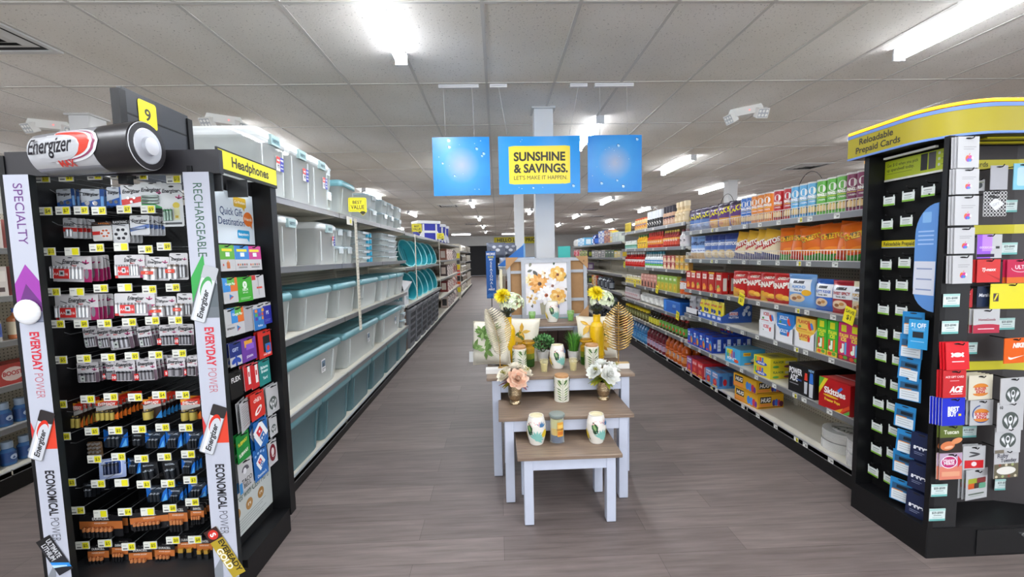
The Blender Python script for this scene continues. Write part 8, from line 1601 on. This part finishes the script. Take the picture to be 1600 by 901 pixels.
def pillow(kind):
    def fn():
        o = empty('throw_pillow'); w_ = .33
        def F(u, v, s): a, b = 2 * u - 1, 2 * v - 1; pin = 1 - .10 * (1 - a * a) * 0; k = max(0, (1 - a ** 4) * (1 - b ** 4)) ** .55; x = a * w_ / 2 * (1 - .07 * (1 - b * b)); z = b * w_ / 2 * (1 - .07 * (1 - a * a)); return Vector((x, s * .075 * k, z + w_ / 2))
        m = MB(); c = M('#e3dccb', .85, noise=.04, scale=90, bump=.15); m.grid(lambda u, v: F(u, v, -1), 18, 18, c); m.grid(lambda u, v: F(1 - u, v, 1), 18, 18, c); m.build('pillow_cover', o)
        p = MB(); fr = lambda u, v, d=0.0: F(min(.97, max(.03, u / w_)), min(.97, max(.03, v / w_)), -1) + Vector((0, -d * 2 - .004, 0)); rr = random.Random(2 if kind == 'leaf' else 6)
        def lf(cu, cv, l, a, c): p.ink(fr, [(cu + l * t * math.cos(a) - l * .2 * s_ * math.sin(a), cv + l * t * math.sin(a) + l * .2 * s_ * math.cos(a)) for t, s_ in ((0, 0), (.25, .8), (.55, 1), (1, 0), (.55, -1), (.25, -.8))], M(c, .8))
        for k in range(9):
            cu, cv = rr.uniform(.10, .75) * w_, rr.uniform(.12, .8) * w_
            for q in range(4): lf(cu, cv, rr.uniform(.06, .10), rr.uniform(0, 6.28), rr.choice(['#6f8f4a', '#4f7030', '#8aa868'] if kind == 'leaf' else ['#c89a2a', '#b8862a', '#5a6a2a', '#d8b050']))
        p.build('leaf_print', o)
        q = MB(); q.tube([F(i / 20, 0, 0) for i in range(21)] + [F(1, i / 20, 0) for i in range(1, 21)] + [F(1 - i / 20, 1, 0) for i in range(1, 21)] + [F(0, 1 - i / 20, 0) for i in range(1, 21)], .005, M('#d8cfba', .8), 5); q.build('piping', o)
        if kind == 'leaf': g_ = MB(); g_.box(-.205, -.155, -.002, .0, .02, .10, clear('#f2f2f2', .5, .3)); g_.build('care_label', o)
        return o
    return fn
def stand(x, y, lb):
    t = empty('display_stand', (x, y, 0)); tag(t, lb, 'stand'); MB().box(-.19, .19, -.13, .16, .70, .715, mwood).build('stand_top', t)
    for sx in (-1, 1):
        for sy in (-1, 1): MB().box(sx * .17 - .015, sx * .17 + .015, sy * .1 - .015, sy * .1 + .015, 0, .70, mpaint).build('leg', t)
put('pilL', pillow('leaf'), (-.06, 3.10, .692), 0, 'cream pillow with green leaves standing behind the feather shaped leaf', 'pillow', rot=(-.2, -.1, -.55))
put('pilR', pillow('gold'), (.76, 3.19, .692), 0, 'cream pillow with mustard leaves behind the snack side yellow bottle', 'pillow', rot=(-.2, .05, .25))
put('pilM', pillow('gold'), (.13, 3.20, .692), 0, 'cream pillow with mustard leaves behind the tote side yellow bottle', 'pillow', rot=(-.2, .05, -.15))
# ================================================================== gift card kiosk
o = empty('card_kiosk', (2.55, 2.08, 0)); tag(o, 'black gift card kiosk with a yellow illuminated header at the end of the snack run', 'kiosk'); KX, KY = 2.55, 2.08
def K(mb, name, parent=None, **k): mb.v = [(x - KX, y - KY, z) for x, y, z in mb.v]; return mb.build(name, parent or o, **k)
K(MB().prism([(2.03, 1.862, 0), (2.6, 1.862, 0), (3.3, 1.862, 0), (3.3, 2.30, 0), (2.03, 2.30, 0)], (0, 0, .15), mblk), 'base_cabinet', bevel=.004)
K(MB().box(2.275, 2.70, 1.858, 1.862, .012, .135, M('#141517', .35)), 'drawer'); m = MB(); m.lathe([(.0001, -.012), (.012, -.010), (.014, 0)], M('#b9b9b9', .2, .9), c=(2.51, 1.857, .10), n=12, rot=Matrix.Rotation(-PI / 2, 3, 'X') @ Matrix.Scale(1, 3)); m.v = [(x, 2 * 1.857 - y, z) if y > 1.857 else (x, y, z) for x, y, z in m.v]; K(m, 'lock_knob')
K(MB().box(2.03, 3.3, 2.285, 2.30, .15, 2.0, mblk), 'rear_panel'); K(MB().box(2.13, 2.145, 1.95, 2.285, .15, 1.99, mblk2), 'side_back_panel')
K(MB().box(2.03, 2.145, 2.27, 2.285, .15, 1.99, mblk), 'side_cheek'); K(MB().box(2.03, 2.055, 1.862, 1.885, .15, 1.99, mblk), 'corner_post'); K(MB().box(2.055, 2.175, 1.868, 1.883, .15, 1.99, M('#1b1b1d', .5)), 'front_wing')
K(MB().box(2.145, 2.165, 1.883, 2.06, .15, 1.99, mblk), 'wing_return')
K(MB().prism([(2.165, 2.06, .15), (2.60, 2.06, .15), (2.60, 2.075, .15), (2.165, 2.075, .15)], (0, 0, 1.84), M('#3a3536', .55)), 'front_back_panel'); K(MB().prism([(2.60, 2.06, .15), (2.95, 1.93, .15), (2.955, 1.94, .15), (2.60, 2.075, .15)], (0, 0, 1.84), M('#3a3536', .55)), 'front_back_panel')
K(MB().box(2.95, 3.3, 1.88, 1.94, .15, 1.99, mblk), 'front_wing')
# rounded yellow header with its light strip
def hpath(off=0.0):
    pts = [(2.0 - off, 2.38)]; R_ = .22
    pts += [(2.0 - off, 2.38 - .05 * k) for k in range(1, 6)]
    for k in range(11): a = PI + PI / 2 * k / 10; pts.append((2.22 + (R_ + off) * math.cos(a), 2.05 + (R_ + off) * math.sin(a)))
    pts += [(2.3 + .2 * k, 1.83 - off) for k in range(6)]; return pts
def band(z0, z1, mat, off, name):
    a = hpath(off); m = MB(); n = len(a); m.add([(x, y, z0) for x, y in a] + [(x, y, z1) for x, y in a], [(i + 1, i, n + i, n + i + 1) for i in range(n - 1)], mat, True); b = hpath(off - .012); m.add([(x, y, z0) for x, y in b] + [(x, y, z1) for x, y in b], [(i, i + 1, n + i + 1, n + i) for i in range(n - 1)], mat, True); return K(m, name)
band(1.995, 2.115, M('#a89a14', .4), 0.0, 'header_band'); band(1.990, 2.0, M('#6f8fd0', .4), .002, 'blue_edge'); band(2.105, 2.122, M('#6f8fd0', .4), .002, 'blue_edge')
K(MB().tube([(x, y, 2.135) for x, y in hpath(-.006)], .007, emis('#ffae1c', 3.0), 6), 'light_strip'); K(MB().tube([(x, y, 2.124) for x, y in hpath(-.01)], .006, M('#5a2a1a', .5), 6), 'strip_base')
cap = [(x, y, 1.992) for x, y in hpath(-.014)] + [(3.3, 2.30, 1.992), (2.03, 2.38, 1.992)]
K(MB().prism(cap, (0, 0, .012), mblk), 'canopy'); K(MB().box(2.08, 2.095, 1.97, 2.24, 1.965, 1.975, M('#e8e8e4', .4)), 'canopy_lamp'); K(MB().tube([(2.08, 2.34, 1.97), (2.08, 2.34, 1.985)], .012, emis('#ffb020', 2.0), 8), 'amber_lamp')
for yy in (1.90, 1.985): K(MB().prism([(2.25, yy, 1.985), (2.75, yy, 1.985), (2.72, yy + .03, 1.985), (2.25, yy + .03, 1.985)], (0, 0, .006), M('#d8cc1e', .4)), 'canopy_stripe')
m = MB(); fr = plane((1.9995, 2.36, 1.995), (0, -1, 0), (0, 0, 1)); m.text(fr, 'Reloadable', .155, .067, .032, '#2a2820', 'c', .02, fit=.21); m.text(fr, 'Prepaid Cards', .165, .022, .032, '#2a2820', 'c', .02, fit=.28); K(m, 'header_lettering')
m = MB(); fr = plane((2.118, 2.268, 1.865), (0, -1, 0), (0, 0, 1)); m.box(2.118, 2.122, 1.94, 2.268, 1.86, 1.96, M('#a9b81e', .4)); m.box(2.116, 2.118, 1.94, 2.268, 1.852, 1.862, M('#d8d8d2', .4)); m.text(fr, 'Get $10 when you pick', .012, .062, .016, '#33361a', 'l', .01, fit=.17); m.text(fr, 'up spendwell today.', .012, .038, .016, '#33361a', 'l', .01, fit=.15); m.rect(fr, .012, .024, .15, .026, '#5a6020'); m.rect(fr, .195, .01, .228, .09, '#1f1f20'); m.rect(fr, .234, .01, .268, .09, '#4a4648'); [m.rrect(fr, .278, .018 + .027 * k, .288, .03 + .027 * k, .002, M('#c9ccc0')) for k in range(3)]; [m.rect(fr, .293, .022 + .027 * k, .322, .024 + .027 * k, '#3f451c') for k in range(3)]; K(m, 'yellow_strip')
m = MB(); fr = plane((2.118, 2.268, 1.50), (0, -1, 0), (0, 0, 1)); m.box(2.118, 2.121, 2.08, 2.268, 1.495, 1.535, M('#d8c71c', .4)); m.rect(fr, 0, -.004, .188, .0, '#6f8fd0'); m.text(fr, 'Reloadable Prepaid', .012, .008, .02, '#2a2820', 'l', .02, fit=.17); K(m, 'yellow_strip')
for (z, x0, x1, tx, u) in ((1.875, 2.20, 2.60, 'Gift Cards', .17), (1.555, 2.18, 2.60, 'Shopping', .06), (.86, 2.18, 2.60, '', 0)):
    m = MB(); m.box(x0, x1, 2.052, 2.059, z, z + .045, M('#c9be2a', .4)); fr = plane((x0, 2.052, z), (1, 0, 0), (0, 0, 1)); m.text(fr, tx, u, .012, .024, '#3a3820', 'c', .01) if tx else None; K(m, 'yellow_strip'); m = MB(); m.prism([(2.60, 2.052, z), (2.94, 1.925, z), (2.942, 1.932, z), (2.60, 2.059, z)], (0, 0, .045), M('#c9be2a', .4)); K(m, 'yellow_strip')
# blue wobbler sign on the side
m = MB(); q = [(1.99, 1.05)]; 
def wob(u, v, d=0.0): return Vector((2.06 - d, 2.01 - u, 1.165 + v * 1.12))
pts = [(.09, .02), (.09, .48)] + [(.09 - .105 * math.sin(PI / 2 * k / 8), .48 - .13 * (1 - math.cos(PI / 2 * k / 8))) for k in range(1, 9)] + [(-.015, .12)] + [(.09 - .105 * math.cos(PI / 2 * k / 6), .12 - .10 * math.sin(PI / 2 * k / 6)) for k in range(1, 6)]
m.prism([wob(u, v) for u, v in pts][::-1], (.003, 0, 0), M('#5c8fd0', .35)); m.rect(wob, -.013, .09, .088, .235, M('#d6dae6', .4)); [m.rect(wob, .0, .36 - .018 * k, .075, .366 - .018 * k, '#9fc0e8') for k in range(4)]; [m.rect(wob, .0, .20 - .045 * k, .075, .206 - .045 * k, '#8a9ac0') for k in range(3)]; m.rrect(wob, .018, .40, .06, .445, .004, M('#7fb0e0', .4)); K(m, 'blue_wobbler')
# pegs on the side with empty white label holders, and cards
for k, (y, z) in enumerate(KL):
    h = MB(); h.tube([(2.13, y, z + .045), (2.085, y, z + .045), (2.075, y, z + .055)], .003, mblk, 5); pg = K(h, 'card_peg')
    m = MB(); W_, Hh = .064, .05; x = 2.086; fr = plane((x, y + W_ / 2, z - .02), (0, -1, 0), (0, 0, 1)); m.box(x, x + .002, y - W_ / 2, y + W_ / 2, z - .02, z + .024, M('#dfe4e2', .35)); m.rect(fr, 0, 0, W_, .009, M('#7fb53a', .4)); m.rect(fr, .012, .030, .05, .033, '#55605a'); m.rect(fr, .01, .021, .052, .023, '#8a948e'); m.rect(fr, .01, .014, .046, .016, '#8a948e')
    for e in (0, W_ - .008): m.rrect(fr, e, .040, e + .008, .054, .002, M('#cfd6d2', .35))
    K(m, 'label_holder', pg)
for k in range(6):
    y, z = 1.99, 1.63 - .128 * k * (1 if k else 1)
    if k in (0,): h = MB(); h.tube([(2.13, y, 1.75), (2.08, y, 1.75)], .003, mblk, 5); K(h, 'card_peg')
for k, (y, z, W_) in enumerate(KB): put('kcb', mk_card('bluecard', .092, .118, 1), (2.072, y - .005, z - .06), 0, 'blue bordered reloadable card on the kiosk side, %s from the top' % ORD[k], 'gift card', 'blue reloadable cards', rot=(-.04, .03 * (k % 3 - 1), RA + .25 + .15 * (k % 2)))
for k, (y, z) in enumerate(((1.945, .51), (1.95, .36), (1.954, .207))):
    for j in range(3): put('kse', mk_card('serve', .085, .135, 1), (2.06 + .012 * j, y, z - .065), 0, 'navy card with white lettering on the kiosk side, %s from the top, %s' % (ORD[k], ['front', 'behind', 'back'][j]), 'gift card', 'navy reloadable cards', rot=(-.06, 0, RA + .25))
put('kof', mk_card('blue_offer', .075, .145, 1) if False else (lambda: (lambda m, fr: (m.box(-.036, .036, 0, .002, 0, .145, M('#2f9ad4', .35)), m.text(fr, '$1 OFF', .036, .105, .022, '#eef6fa', 'c', .03, fit=.055), m.rect(fr, .016, .055, .056, .085, '#17202a'), [m.rect(fr, .012, .098 - .006 * q, .06, .100 - .006 * q, '#9fd0ec') for q in range(2)], m.rect(fr, .01, .035, .06, .038, '#9fd0ec'), m.build('offer_card'))[-1])(MB(), plane((-.036, 0, 0), (1, 0, 0), (0, 0, 1)))), (2.045, 1.972, 1.0), 0, 'bright blue one dollar off card in front of the kiosk side', 'card', rot=(-.02, 0, RA + .5))
# front gift cards
KN2 = {'apple': 'white card with a rainbow apple emblem', 'armour': 'red sports card with a white crossed emblem', 'ace': 'red hardware store card', 'bestbuy': 'royal blue electronics card', 'tuna': 'olive card with a food photo', 'honey': 'card with a magenta round emblem above ham', 'gift1': 'white and grey gift card in the top corner', 'grey': 'grey patterned gift card with a bow', 'ltblue': 'light blue framed gift card', 'pattern': 'black and white lattice gift card with a bow', 'purple2': 'purple and white holographic card', 'tjx': 'bright red clothing store card', 'ultra': 'crimson and orange beauty card', 'macy': 'small red card with a white star', 'marsh': 'navy clothing store card', 'yellow': 'wide folded yellow card', 'yel2': 'narrow yellow card seen at an angle', 'home': 'white card with a raspberry lower band', 'nike': 'orange sports card with a white swoosh', 'bk': 'tan burger card', 'bk2': 'white burger card with a blue ring', 'sbux': 'white coffee card with a round emblem, upper', 'sbux10': 'white coffee card with a round emblem, middle, marked ten', 'sbux2': 'white coffee card with a round emblem, lower', 'ruby': 'white and brown restaurant card', 'tbl': 'white and red card with a winged emblem', 'panera': 'white card with five coloured tiles', }
av = 0
for (kind, x, z, W_, Hh) in KF:
    n = 3 if kind in ('apple', 'armour', 'ace') else (5 if kind == 'bestbuy' else 2)
    if kind == 'apple': av += 1
    W_ = min(W_, .112)
    for k in range(n):
        put('kf_%s_%d' % (kind, int(Hh * 1000)), mk_card(kind, W_, Hh, 1), (x - .006 - k * .006, 1.835 + k * .008, z), 0, KN2[kind] + ' on kiosk corner' + (', %s down' % ORD[av - 1] if kind == 'apple' else '') + ('' if k == 0 else ', %s behind the front' % ORD[k]), 'gift card', 'kiosk corner cards', rot=(-.03 - (.06 if kind == 'armour' else 0), 0, .02))
for (kind, x, z, W_, Hh, y) in KC:
    kind = {'purple': 'purple2'}.get(kind, kind); n = {'bk': 5, 'bk2': 5, 'home': 3, 'tjx': 3, 'panera': 3, 'ultra': 2, 'tbl': 3}.get(kind, 1)
    if kind in ('macy', 'yel2', 'gift1'): W_ = .06 if kind != 'macy' else .058
    yaw = {'panera': -.18, 'bk': -.08, 'yellow': .1, 'nike': -.1, 'sbux': -.1, 'ruby': -.08, 'sbux10': -.1}.get(kind, 0) * 1.0
    for k in range(n): put('kc_%s' % kind, mk_card(kind, W_, Hh, 1), (x - .006 * k, y + .012 * k, z), 0, KN2[kind] + ' on the kiosk front' + ('' if k == 0 else ', %s behind the front' % ORD[k]), 'gift card', 'kiosk front cards', rot=(-.02, 0, -yaw))
for k, (x, z) in enumerate(KW):
    y = 1.855 if x < 2.2 else 2.045; m = MB(); W_, Hh = (.078, .06) if x < 2.2 else (.085, .06); m.box(x - W_ / 2, x + W_ / 2, y, y + .002, z - Hh / 2, z + Hh / 2, M('#d9e6e4', .35)); fr = plane((x - W_ / 2, y, z - Hh / 2), (1, 0, 0), (0, 0, 1)); m.rect(fr, 0, 0, W_, .010, M('#6fb5b0', .4)); m.rect(fr, 0, Hh - .01, W_, Hh, M('#a9d2cc', .4)); m.text(fr, '$25-$500', W_ / 2, .036, .010, '#3a4a4a', 'c', .02); m.rect(fr, .02, .026, W_ - .02, .029, '#7a8a8a'); m.rect(fr, .014, .016, W_ - .014, .018, '#9aa8a8'); K(m, 'label_holder')
for (kind, x, z, W_, Hh, y) in KC: h = MB(); h.tube([(x, 2.06, z + Hh * .93), (x, y - .012, z + Hh * .93), (x, y - .018, z + Hh * .93 + .01)], .0026, mblk, 5); K(h, 'card_peg')
for (kind, x, z, W_, Hh) in KF: h = MB(); h.tube([(x, 1.87, z + Hh * .93), (x, 1.825, z + Hh * .93), (x, 1.82, z + Hh * .93 + .01)], .0026, mblk, 5); K(h, 'card_peg')
# fallen red card strip on the kiosk deck
m = MB(); m.box(-.012, .012, -.003, .003, 0, .12, M('#b84a4a', .4)); m.box(-.0122, .0122, -.0032, .0032, 0, .025, M('#d0c8c4', .4)); tag(m.build('red_tag', loc=(2.165, 1.90, .151)), 'narrow red tag standing on the kiosk deck beside the corner post', 'tag').rotation_euler = (0, .1, 0)
# ================================================================== middle of the store behind the tables
t = empty('aisle_banner', (-.105, 7.0, .80)); tag(t, 'tall blue banner reading seasonal aisle hanging at the end of the centre displays', 'sign')
m = MB(); fr = plane((-.08, -.003, 0), (1, 0, 0), (0, 0, 1)); m.box(-.08, .08, -.003, .003, 0, .78, M('#1f66bc', .4)); k = '#eef2f6'
m.text(fr, 'MORE', .08, .715, .036, k, 'c', .05); m.text(fr, 'SAVE', .08, .668, .030, '#e0d84a', 'c', .05); m.text(fr, 'BIG', .08, .63, .026, k, 'c', .05)
for i, ch in enumerate('SEASONAL'): m.text(fr, ch, .082, .565 - .055 * i, .044, k, 'c', .02)
m.text(fr, 'AISLE', .08, .135, .030, k, 'c', .05); m.ell(fr, .05, .05, .045, .03, M('#3f86d8', .4), rot=.4); m.ell(fr, .12, .06, .03, .04, M('#3f86d8', .4)); m.build('banner_panel', t)
m = MB(); m.tube([(0, .01, -.80), (0, .01, .80)], .008, M('#2a2a2c', .5), 6); m.build('banner_pole', t); m = MB(); m.box(-.12, .12, -.1, .12, -.80, -.785, M('#2a2a2c', .5)); m.build('banner_foot', t)
# low shelving runs behind: centre displays with folded cloths, a blue ramp shaped shelf header
def bin_unit(x0, x1, y0, y1, h, label, col='#c9c8c4'):
    t = empty('display_table', ((x0 + x1) / 2, (y0 + y1) / 2, 0)); tag(t, label, 'display'); w_, d = (x1 - x0) / 2, (y1 - y0) / 2
    MB().box(-w_, w_, -d, d, h - .04, h, M(col, .5)).build('display_top', t); MB().box(-w_ + .02, w_ - .02, -d + .02, d - .02, .1, h - .3, M('#b4b2ac', .5)).build('display_body', t); MB().box(-w_ + .03, w_ - .03, -d + .03, d - .03, 0, .1, mkick).build('kick_plate', t)
    for zz in (h * .45, h * .72): MB().box(-w_, w_, -d, d, zz, zz + .02, M(col, .5)).build('display_shelf', t)
bin_unit(.02, 1.0, 7.4, 11.6, 1.30, 'long low display of folded goods down the centre of the aisle')
for k in range(7):
    for j in range(3): put('fold%d' % ((k + j) % 4), mk_bag('folded_throw', .34, .16, .30, ['#8f95a6', '#c9ccd4', '#5f6470', '#a8b0bc'][(k + j) % 4], [], None, seed=90 + k), (.22 + .30 * j, 7.75 + .55 * k, 1.301), 0, 'folded patterned throw on the centre display, row %s back, %s across' % (ORD[k], ORD[j]), 'throw', 'folded throws')
t = empty('blue_shelf_header', (.36, 7.35, 1.301)); tag(t, 'blue sloping triangular panel above the folded throws', 'sign'); m = MB(); m.prism([(-.36, 0, .02), (.10, 0, .02), (.10, 0, .38)], (0, .02, 0), M('#2f7ad0', .4)); m.build('triangle_panel', t); MB().box(.10, .13, 0, .3, 0, .40, M('#7fb0e0', .4)).build('side_post', t)
for k in range(2): put('dots%d' % k, mk_bag('dotted_pillow', .40, .32, .2, '#6a7080', [('e', .3, .3, .1, .1, '#c9ccd4'), ('e', .6, .5, .12, .1, '#d8dae0'), ('e', .4, .7, .1, .1, '#c9ccd4'), ('e', .75, .75, .1, .08, '#b0b4c0')], None, seed=101 + k), (-.02 + .28 * k, 8.9 + .3 * k, 1.46), 0, 'grey dotted pillow piled beside the blue triangular panel, %s' % ['outer', 'inner'][k], 'pillow', 'grey dotted pillows')
for k in range(3): put('folds', mk_bag('striped_blanket', .30, .12, .26, '#9aa6b6', [('r', .1, .3, .9, .4, '#e0e4ea'), ('r', .1, .6, .9, .7, '#e0e4ea')], None, seed=110), (.46, 6.2, 1.10 + .125 * k), 0, 'blue grey striped blanket in the pile between the two columns, %s from the bottom' % ORD[k], 'blanket', 'striped blankets')
t = empty('display_pedestal', (.46, 6.33, 0)); tag(t, 'pale pedestal under the striped blankets between the columns', 'display'); MB().box(-.22, .22, -.2, .2, 0, 1.10, M('#c9c8c4', .5)).build('pedestal_body', t)
t = empty('teal_panel', (1.02, 6.3, 0)); tag(t, 'turquoise display panel standing beside the column', 'panel'); MB().box(-.11, .07, -.02, .02, .0, 1.62, M('#3fb3aa', .5)).build('panel_board', t); MB().box(-.1, .08, .02, .3, 0, .5, M('#c9c8c4', .5)).build('panel_foot', t)
# yellow banner on the back wall, goods along the back
t = empty('wall_banner', (1.2, 32.9, 2.42)); tag(t, 'yellow banner lettered along the white back wall', 'sign'); m = MB(); m.box(-1.4, 2.6, .0, .05, 0, .50, M('#e0d21e', .5)); fr = plane((-1.4, 0, 0), (1, 0, 0), (0, 0, 1)); m.text(fr, 'HELLO LOW PRICES', 1.9, .15, .26, '#3a3820', 'c', .03, fit=3.4); m.build('banner_board', t)
for k in range(3): gondola(1, 23.0 + 1.3 * k, 24.28 + 1.3 * k, -1.9 , -2.4, .12, [(.5, .45), (.95, .45), (1.4, .45), (1.8, .45)], 'distant shelving before the back wall, %s unit' % ORD[k], ends=(1, 1), top=1.9)
for i, zz in enumerate((.121, .501, .951, 1.401, 1.801)): simple_row('%s distant shelf' % ORD[i], 23.1, 26.8, zz, [(5, 'box', .34, .28, .2, [['#5a5a58', '#b8a898'], ['#8a4a3a', '#c8c0b8'], ['#3a3a3e', '#a8a090'], ['#c0b09a', '#4a4a48'], ['#6a665e', '#d0ccc0']][i], 'distant carton', ['slate', 'rusty', 'jet', 'buff', 'chalk'][i]), (5, 'bag', .34, .28, .2, [['#2a2a2c', '#c8c0b4'], ['#6a6458', '#d8502a'], ['#b0a898', '#3a3a38'], ['#4a463e', '#c8bca8'], ['#8a8478', '#2c2c2e']][i], 'distant pack', ['black', 'olive', 'pale', 'brown', 'grey'][i])], 'L', x=-1.985)
# hoops, a blue disc and boxed goods that stand on top behind the snack cans
for k, (x, y, z, s) in enumerate(((2.72, 3.62, 1.765, 1.0), (2.72, 4.95, 1.765, 1.0), (2.72, 7.25, 1.875, 1.0))): put('hoop', hoop, (x, y, z), 0, ['thin black wire hoop above the red and blue crisp cans', 'thin black wire hoop above the purple rolled chip bags', 'thin black wire hoop above the white capped bottles'][k], 'hoop', 'wire hoops')
gondola(1, 2.31, 3.53, 3.17, 2.68, .135, [(.46, .45), (.9, .45), (1.3, .45), (1.72, .45)], 'shelving unit backing onto the snack run in the next aisle, beside the kiosk', ends=(1, 0), top=1.76); gondola(1, 3.53, 4.75, 3.17, 2.68, .135, [(.46, .45), (.9, .45), (1.3, .45), (1.72, .45)], 'second shelving unit backing onto the snack run in the next aisle', ends=(0, 1), top=1.76)
t = empty('blue_ball', (2.95, 3.98, 1.721)); tag(t, 'round blue item standing behind the orange crisp cans', 'ball'); m = MB(); m.lathe([(.13 * math.sin(PI * k / 12), .13 - .13 * math.cos(PI * k / 12)) for k in range(13)], M('#2f3fb0', .35), n=24); m.build('ball_body', t)
t = put('pbx', mk_box('white_blue_box', .40, .30, .29, '#a9bcc6', [('r', .05, .1, .95, .9, '#9fb4c0')], [('r', .1, .1, .9, .8, '#c9d2d6')]), (2.95, 3.16, 1.721), 0, 'pale blue box standing behind the light blue crisp cans', 'box')
t = put('grn', lambda: None, (0, 0, 0), 0, '', '') if False else None
